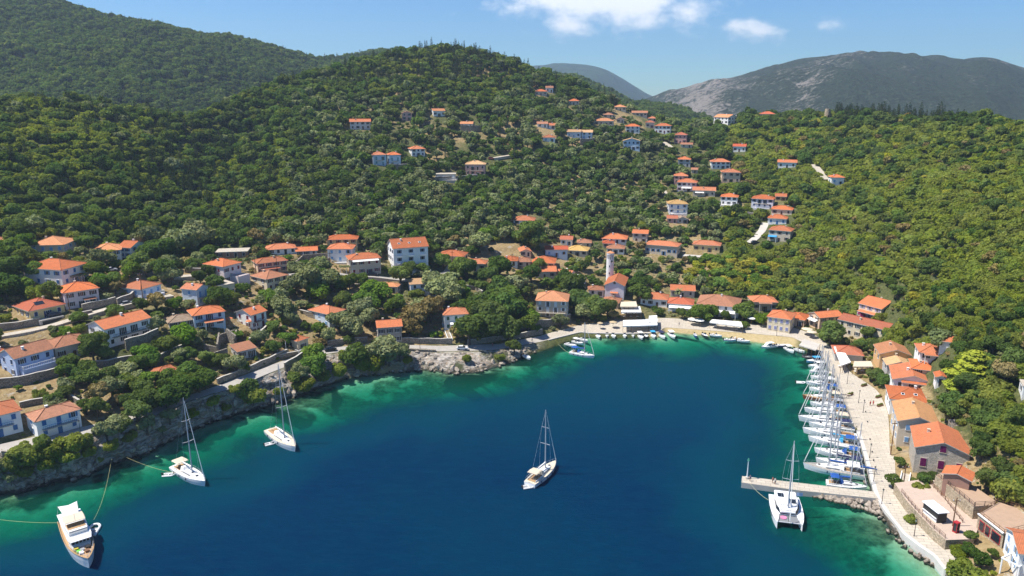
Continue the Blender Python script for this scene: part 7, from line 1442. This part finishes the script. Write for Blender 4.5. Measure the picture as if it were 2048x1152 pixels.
# ------------------------------------------------------------------ growing the woods
MARGIN = .8
def clear_of(x, y):
    ok = np.ones(len(x), bool)
    for f in FOOT:
        if len(f) == 3: ok &= (x - f[0]) ** 2 + (y - f[1]) ** 2 > f[2] ** 2
        else:
            c_, s_ = math.cos(f[4]), math.sin(f[4]); lx = (x - f[0]) * c_ + (y - f[1]) * s_; ly = -(x - f[0]) * s_ + (y - f[1]) * c_
            ok &= (np.abs(lx) > f[2] + MARGIN) | (np.abs(ly) > f[3] + MARGIN)
    for pts, hw in ROADS:
        for a, b in zip(pts[:-1], pts[1:]):
            ab = np.array([b[0] - a[0], b[1] - a[1]]); L2_ = max((ab ** 2).sum(), 1e-6)
            tt = np.clip(((x - a[0]) * ab[0] + (y - a[1]) * ab[1]) / L2_, 0, 1)
            ok &= (x - a[0] - tt * ab[0]) ** 2 + (y - a[1] - tt * ab[1]) ** 2 > hw ** 2
    return ok
def scatter():
    out = []
    bands = [(120, 420, 3.4, -.8, .29), (420, 620, 3.9, -.8, .29), (620, 1100, 4.7, -.8, .29), (120, 420, 2.9, .29, .8), (420, 620, 3.6, .29, .8), (620, 1100, 4.8, .29, .8)]
    hor = np.maximum.accumulate((GZ - CAM_H) / GY, axis=0)
    for y0, y1, sp, ua, ub in bands:
        xs = np.arange(-.8 * y1, .8 * y1, sp); ysv = np.arange(y0, y1, sp); X, Y = np.meshgrid(xs, ysv); X = X.ravel(); Y = Y.ravel()
        X = X + rng.uniform(-.48, .48, X.size) * sp; Y = Y + rng.uniform(-.48, .48, Y.size) * sp
        u = X / Y; m = (u >= ua) & (u < ub); X, Y = X[m], Y[m]
        Z, S = ground(X, Y); m = (S > 2.02) & (S < 7.6); X, Y, Z, S = X[m], Y[m], Z[m], S[m]
        c = np.clip(np.rint((X / Y - US[0]) / (US[1] - US[0])).astype(int), 0, NU - 1)
        # behind a nearer ridge: nothing to see
        ri = np.array([np.searchsorted(np.maximum.accumulate(GY[:, k]), yy) for k, yy in zip(c, Y - 8)]); ri = np.clip(ri, 0, NR - 1)
        vis = (Z + 9 - CAM_H) / Y > hor[ri, c]
        X, Y, Z, S = X[vis], Y[vis], Z[vis], S[vis]
        px, py, dep = project(X, Y, Z); m = (px > -120) & (px < 2170) & (py < 1260); X, Y, Z, S, px, py, dep = (q[m] for q in (X, Y, Z, S, px, py, dep))
        out.append((X, Y, Z, S, px, py, dep, np.full(len(X), sp)))
    return [np.concatenate(a) for a in zip(*out)]
X, Y, Z, S, px, py, dep, sp = scatter()
# how thick the wood stands
g1 = fbm(X / 38, Y / 38, 2, 3); g2 = fbm(X / 14, Y / 14, 0, 3); u = X / Y
dens = np.full(len(X), .97)
village = (S < 4.75) & (u < .33)
dens = np.where(village, .41 + .5 * g1 + .3 * g2 + .28 * (px > 1130), dens)
lower_right = (u > .47) & (S < 3.9)
dens = np.where(lower_right & (S < 3.9), .66 + .5 * g1 + .3 * g2, dens)
town = (S < 3.2) & (u > .08) & (u < .47)
dens = np.where(town, .42 + .4 * g2 + .3 * g1, dens)
upv = np.exp(-((px - 900) / 230) ** 2 - ((py - 290) / 75) ** 2) + np.exp(-((px - 1420) / 170) ** 2 - ((py - 370) / 105) ** 2) + .8 * np.exp(-((px - 1270) / 90) ** 2 - ((py - 250) / 40) ** 2) + .9 * np.exp(-((px - 1060) / 130) ** 2 - ((py - 440) / 28) ** 2)
dens = np.where((S >= 4.75) | (u > .2), dens - np.clip(upv, 0, 1) * np.clip(.36 - .9 * g1 - .5 * g2, 0, .75), dens)
dens = dens - .5 * np.exp(-((px - 790) / 60) ** 2 - ((py - 145) / 14) ** 2)
r = rng.random(len(X)); keep = (r < dens) & clear_of(X, Y)
X, Y, Z, S, px, py, dep, sp, g1, g2, u = (q[keep] for q in (X, Y, Z, S, px, py, dep, sp, g1, g2, u))
n = len(X)
rad = sp * np.where(rng.random(n) < .3, rng.uniform(.3, .5, n), rng.uniform(.5, 1.0, n)) * (1 + .25 * np.clip(g1, -1, 1)); rad = np.where((X / Y > .28) & (S > 3), rad * 1.32, np.where(S > 4.8, rad * 1.16, rad))
r1 = rng.random(n); kind = np.full(n, 0)
K = {k: i for i, k in enumerate(KINDS_T)}
# which grow where: patches of scrub on the backs of the slopes, dark wood in the hollows
zone = fbm(X / 70, Y / 70, 2, 3) + .5 * fbm(X / 26, Y / 26, 1, 2); r2_ = r1 + .55 * zone
kind[:] = K['oak']; kind[r2_ < .42] = K['carob']; kind[r2_ > .68] = K['maquis']; kind[(r1 > .955)] = K['olive']
west_top = np.exp(-((px - 130) / 190) ** 2 - ((py - 290) / 75) ** 2); kind[(rng.random(n) < west_top * .85)] = K['maquis']
gul = np.exp(-((px - 400) / 75) ** 2 - ((py - 330) / 90) ** 2); kind[rng.random(n) < gul * .7] = K['carob']
vil = (S < 5.2) & (u < .3)
kind[vil & (r1 > .45)] = K['olive']; kind[vil & (r1 > .72)] = K['maquis']; kind[vil & (r1 > .86)] = K['fig']; kind[vil & (r1 > .95)] = K['dry']
rt = (u > .28) & (S > 3.0)
kind[rt] = K['maquis']; kind[rt & (r2_ < .12)] = K['carob']; kind[rt & (r2_ > 1.0)] = K['oak']; kind[rt & (r1 > .975)] = K['dry']; kind[rt & (r1 > .90) & (r1 < .91)] = K['broom']
ridge_r = rt & (py < 262); kind[ridge_r & (r1 < .6)] = K['carob']
glade = np.exp(-((px - 1470) / 90) ** 2 - ((py - 550) / 30) ** 2) > .35
kind[glade] = np.where(r1[glade] < .7, K['broom'], K['fig'])
uphill = (S >= 5) & (np.abs(px - 1000) < 420) & (py > 200)
kind[uphill & (r1 > .5)] = K['olive']; kind[uphill & (r1 > .85)] = K['oak']
cyp = np.exp(-((px - 930) / 120) ** 2 - ((py - 140) / 38) ** 2) * .55 + np.exp(-((px - 740) / 60) ** 2 - ((py - 160) / 25) ** 2) * .4 + np.exp(-((px - 370) / 90) ** 2 - ((py - 350) / 70) ** 2) * .34 + .045 * (py < 430) * (px < 1300)
cyp = cyp + .55 * np.exp(-((py - 238) / 10) ** 2) * (px > 1660) + .25 * np.exp(-((px - 1950) / 90) ** 2 - ((py - 440) / 30) ** 2) * 0
cyp = cyp + .10 * np.exp(-((px - 830) / 70) ** 2 - ((py - 360) / 30) ** 2) + .12 * np.exp(-((px - 620) / 160) ** 2 - ((py - 350) / 40) ** 2)
kind[rng.random(n) < cyp] = K['cypress']
ic = kind == K['cypress']; rad[ic] = rng.uniform(.95, 1.6, ic.sum()) * np.where(S[ic] > 6, 1.15, 1)
im = kind == K['maquis']; rad[im] *= 1.08
# keep the fronts of the houses in view
H = np.array([HT_R[k] for k in KINDS_T])[kind] * rad
tx, ty, _ = project(X, Y, Z + H); wpx = rad * FPX / dep
ok = np.ones(n, bool)
for (bx0, by0, bx1, by1, bd) in BOXES:
    cut = by1 - .12 * (by1 - by0)
    ok &= ~((dep < bd + 2) & (px + wpx * .7 > bx0) & (px - wpx * .7 < bx1) & (ty < cut) & (py > by0))
X, Y, Z, S, kind, rad, dep, px, py = (q[ok] for q in (X, Y, Z, S, kind, rad, dep, px, py))
cand = [(KINDS_T[k], Vector((x, y, z)), r_, False) for k, x, y, z, r_ in zip(kind, X, Y, Z, rad)]
# trees on the hill behind, too far to single out but still standing in the relief
huu, hY, hZ = HILLS_FIRST
hx = []
for _ in range(1):
    nr, nc = hY.shape; N = 30000
    a = rng.uniform(.06, .995, N) * 129; b = rng.uniform(0, nc - 1.01, N)
    i0 = a.astype(int); j0 = b.astype(int); fa = a - i0; fb = b - j0
    lerp = lambda A: (A[i0, j0] * (1 - fa) + A[i0 + 1, j0] * fa) * (1 - fb) + (A[i0, j0 + 1] * (1 - fa) + A[i0 + 1, j0 + 1] * fa) * fb
    Yh, Zh = lerp(hY), lerp(hZ); Xh = (huu[j0] * (1 - fb) + huu[j0 + 1] * fb) * Yh
    pxh, pyh, dh = project(Xh, Yh, Zh); mm = (pxh > -80) & (pxh < 1300) & (pyh > -30) & (pyh < 330)
    kk = np.where(rng.random(N) < .7, K['carob'], np.where(rng.random(N) < .75, K['oak'], K['maquis'])); cy = rng.random(N) < np.clip(.10 + .3 * fbm(Xh / 90, Yh / 90, 1, 2), 0, .4); kk[cy] = K['cypress']
    rh = rng.uniform(3.0, 6.0, N); rh[cy] = rng.uniform(1.3, 2.0, cy.sum())
    far_pts = [(KINDS_T[k], Vector((x, y, z)), r_, False) for k, x, y, z, r_, m_ in zip(kk, Xh, Yh, Zh, rh, mm) if m_]
duu, dY, dZ = HILLS['dark']; N2 = 5200; a = rng.uniform(0, .995, N2) * 59; b = rng.uniform(0, dY.shape[1] - 1.01, N2); i0 = a.astype(int); j0 = b.astype(int); fa = a - i0; fb = b - j0
Yd, Zd = lerp(dY), lerp(dZ); Xd = (duu[j0] * (1 - fb) + duu[j0 + 1] * fb) * Yd
far_pts += [('carob' if q_ < .75 else 'oak', Vector((x, y, z - 1)), r_, False) for x, y, z, r_, q_ in zip(Xd, Yd, Zd, rng.uniform(3.2, 5.5, N2), rng.random(N2))]
# single trees: everything set by hand, and the largest of the rest
def scr(t_): return t_[2] * FPX / project(*t_[1])[2] * (1.6 if t_[0] == 'cypress' else 1)
cand.sort(key=lambda t_: -scr(t_))
def inview(t_):
    a, b, _ = project(*t_[1]); return -10 < a < 2058 and b < 1165
LIMIT = {'tree': 300, 'shrub': 150, 'cypress': 60}
cat_of = lambda k: 'cypress' if k == 'cypress' else 'shrub' if k in ('maquis', 'broom') else 'tree'
count = dict.fromkeys(LIMIT, 0); single = []; rest = []
for t_ in [t for t in TREES] + cand:
    c_ = cat_of(t_[0])
    if (t_[3] or inview(t_)) and count[c_] < LIMIT[c_]: single.append(t_); count[c_] += 1
    else: rest.append(t_)
rest += far_pts
LOOK = {'oak': 'round leafy green tree', 'carob': 'dense dark green tree', 'olive': 'grey green olive tree', 'maquis': 'low rounded green shrub', 'cypress': 'slim dark cypress', 'pine': 'yellow green layered pine tree', 'fig': 'bright green broad leaved tree', 'dry': 'sparse brownish tree', 'broom': 'yellow green broom bush'}
GROUPN = {'tree': 'trees among the houses and on the near slopes', 'shrub': 'shrubs on the near slopes', 'cypress': 'cypresses on the slopes'}
NAMES = {'oak': 'broadleaf_tree', 'carob': 'carob_tree', 'olive': 'olive_tree', 'maquis': 'shrub', 'cypress': 'cypress_tree', 'pine': 'pine_tree', 'fig': 'fig_tree', 'dry': 'dry_tree', 'broom': 'broom_bush'}
anchors = [(project(*p_)[0], project(*p_)[1], nm) for p_, nm in LANDMARKS]
used_labels = {}
for i, (kd, P, rd, ex) in enumerate(single):
    pr = PROTO[kd][i % len(PROTO[kd])]['near']
    root = empty(NAMES[kd], P, random.uniform(0, 6.28)); root.scale = (rd * random.uniform(.85, 1.15), rd * random.uniform(.85, 1.15), rd * (.62 if kd == 'pine' else random.uniform(.88, 1.15)))
    link('trunk', pr[1], root); link('crown', pr[0], root)
    a, b, _ = project(*P)
    near = sorted(anchors, key=lambda q: (q[0] - a) ** 2 + 2.0 * (q[1] - b) ** 2)
    szs = ('tall' if rd > 1.25 else 'small') if kd == 'cypress' else 'small' if rd < 1.9 else 'large' if rd > 3.6 else 'broad' if rd > 2.7 else 'mid-sized'
    lab = None
    for q in near[:25]:
        dx, dy = a - q[0], b - q[1]
        hz, vt = ('right of' if dx > 0 else 'left of'), ('below' if dy > 0 else 'above'); rel = hz if abs(dx) > 2.2 * abs(dy) else vt if abs(dy) > 2.2 * abs(dx) else f'{vt} {hz}'
        far_ = math.hypot(dx, dy); pre = 'close ' if far_ < 45 else 'slightly ' if far_ < 85 else 'well ' if far_ < 150 else 'far '
        l = f"{szs} {LOOK[kd]} {pre}{rel} the {q[2]}"
        if len(l.split()) > 16: l = f"{LOOK[kd]} {rel} the {q[2]}"
        if len(l.split()) > 16: continue
        last = l
        if l not in used_labels: lab = l; break
    if lab is None: lab = last
    used_labels[lab] = 1
    tag(root, lab, 'shrub' if kd in ('maquis', 'broom') else 'tree', GROUPN[cat_of(kd)])
# the wood itself: one mass of instances
protos = bpy.data.collections.new('forest_kinds'); idx = {}; order = []
for kd in KINDS_T:
    for v_, d_ in enumerate(PROTO[kd]):
        for lod in ('near', 'far'):
            nm = f"a{len(order):03d}_{kd}"; o = bpy.data.objects.new(nm, d_[lod][2]); protos.objects.link(o); idx[(kd, v_, lod)] = len(order); order.append(nm)
ng = bpy.data.node_groups.new('grow_forest', 'GeometryNodeTree')
ng.interface.new_socket('Geometry', in_out='INPUT', socket_type='NodeSocketGeometry'); ng.interface.new_socket('Geometry', in_out='OUTPUT', socket_type='NodeSocketGeometry')
G = ng.nodes.new; gi = G('NodeGroupInput'); go = G('NodeGroupOutput'); iop = G('GeometryNodeInstanceOnPoints'); ci = G('GeometryNodeCollectionInfo')
ci.inputs['Collection'].default_value = protos; ci.inputs['Separate Children'].default_value = True; ci.inputs['Reset Children'].default_value = True
def na(name, typ):
    q = G('GeometryNodeInputNamedAttribute'); q.data_type = typ; q.inputs['Name'].default_value = name; return q.outputs[0]
cs = G('ShaderNodeCombineXYZ'); cr = G('ShaderNodeCombineXYZ'); lk = ng.links.new
m2p = G('GeometryNodeMeshToPoints'); lk(gi.outputs[0], m2p.inputs[0]); lk(m2p.outputs[0], iop.inputs['Points'])
lk(ci.outputs[0], iop.inputs['Instance']); iop.inputs['Pick Instance'].default_value = True; lk(na('which', 'INT'), iop.inputs['Instance Index'])
lk(na('size', 'FLOAT'), cs.inputs[0]); lk(na('wide', 'FLOAT'), cs.inputs[1]); lk(na('tall', 'FLOAT'), cs.inputs[2]); lk(cs.outputs[0], iop.inputs['Scale'])
lk(na('turn', 'FLOAT'), cr.inputs[2]); lk(cr.outputs[0], iop.inputs['Rotation']); lk(iop.outputs[0], go.inputs[0])
def mass(name, items, label, cat, near_d):
    pos_ = np.array([tuple(t_[1]) for t_ in items]); rr_ = np.array([t_[2] for t_ in items]); deps = project(pos_[:, 0], pos_[:, 1], pos_[:, 2])[2]
    ii = np.array([idx[(t_[0], j % len(PROTO[t_[0]]), 'near' if d_ < near_d else 'far')] for j, (t_, d_) in enumerate(zip(items, deps))])
    me = bpy.data.meshes.new(name); me.vertices.add(len(pos_)); me.vertices.foreach_set('co', pos_.astype(np.float32).ravel())
    attr(me, 'size', rr_ * rng.uniform(.82, 1.18, len(rr_))); attr(me, 'wide', rr_ * rng.uniform(.82, 1.18, len(rr_))); attr(me, 'turn', rng.uniform(0, 6.28, len(rr_))); attr(me, 'tall', rr_ * rng.uniform(.75, 1.25, len(rr_)))
    ai = me.attributes.new('which', 'INT', 'POINT'); ai.data.foreach_set('value', ii.astype(np.int32)); me.update()
    fo = link(name, me); tag(fo, label, cat, kind='stuff'); md = fo.modifiers.new('grow', 'NODES'); md.node_group = ng
mass('forest', rest, 'dense green woodland and scrub covering the hillsides', 'forest', 250)
# knee-high scrub between the trees of the near slopes
xs = np.arange(-250, 250, 2.1); ysv = np.arange(125, 345, 2.1); X, Y = np.meshgrid(xs, ysv); X = X.ravel() + rng.uniform(-1, 1, X.size); Y = Y.ravel() + rng.uniform(-1, 1, Y.size)
m = np.abs(X / Y) < .8; X, Y = X[m], Y[m]; Z, S = ground(X, Y); px, py, dep = project(X, Y, Z)
g1 = fbm(X / 12, Y / 12, 1, 3); m = (S > 2.05) & (S < 5.4) & (px > -60) & (px < 2110) & (py < 1200) & (rng.random(len(X)) < .36 + .7 * g1 + .35 * (X / Y > .45)); X, Y, Z = X[m], Y[m], Z[m]
MARGIN = -.5; m = clear_of(X, Y); X, Y, Z = X[m], Y[m], Z[m]
r2 = rng.random(len(X)); scrub = [('maquis' if r_ < .5 else 'olive' if r_ < .62 else 'dry' if r_ < .85 else 'broom' if r_ < .9 else 'carob', Vector((x, y, z - .1)), q, False) for x, y, z, r_, q in zip(X, Y, Z, r2, rng.uniform(.35, .95, len(X)))]
mass('undergrowth', scrub, 'low dry scrub and bushes between the houses and on the near slopes', 'undergrowth', 0)
print('single trees', len(single), count, 'forest', len(rest))
# ------------------------------------------------------------------ the air
t = NT('haze_air'); pv = t.n('VolumePrincipled'); pv.inputs['Color'].default_value = (.62, .78, 1, 1); pv.inputs['Density'].default_value = HAZE; pv.inputs['Anisotropy'].default_value = .2
t.t.links.new(pv.outputs[0], t.out.inputs['Volume'])
if HAZE > 0:
    tag(MB().box(-5200, 5200, -290, 6300, -33, 560).build('haze', t.m), 'thin blue summer haze over the bay and the mountains', 'haze', kind='stuff')
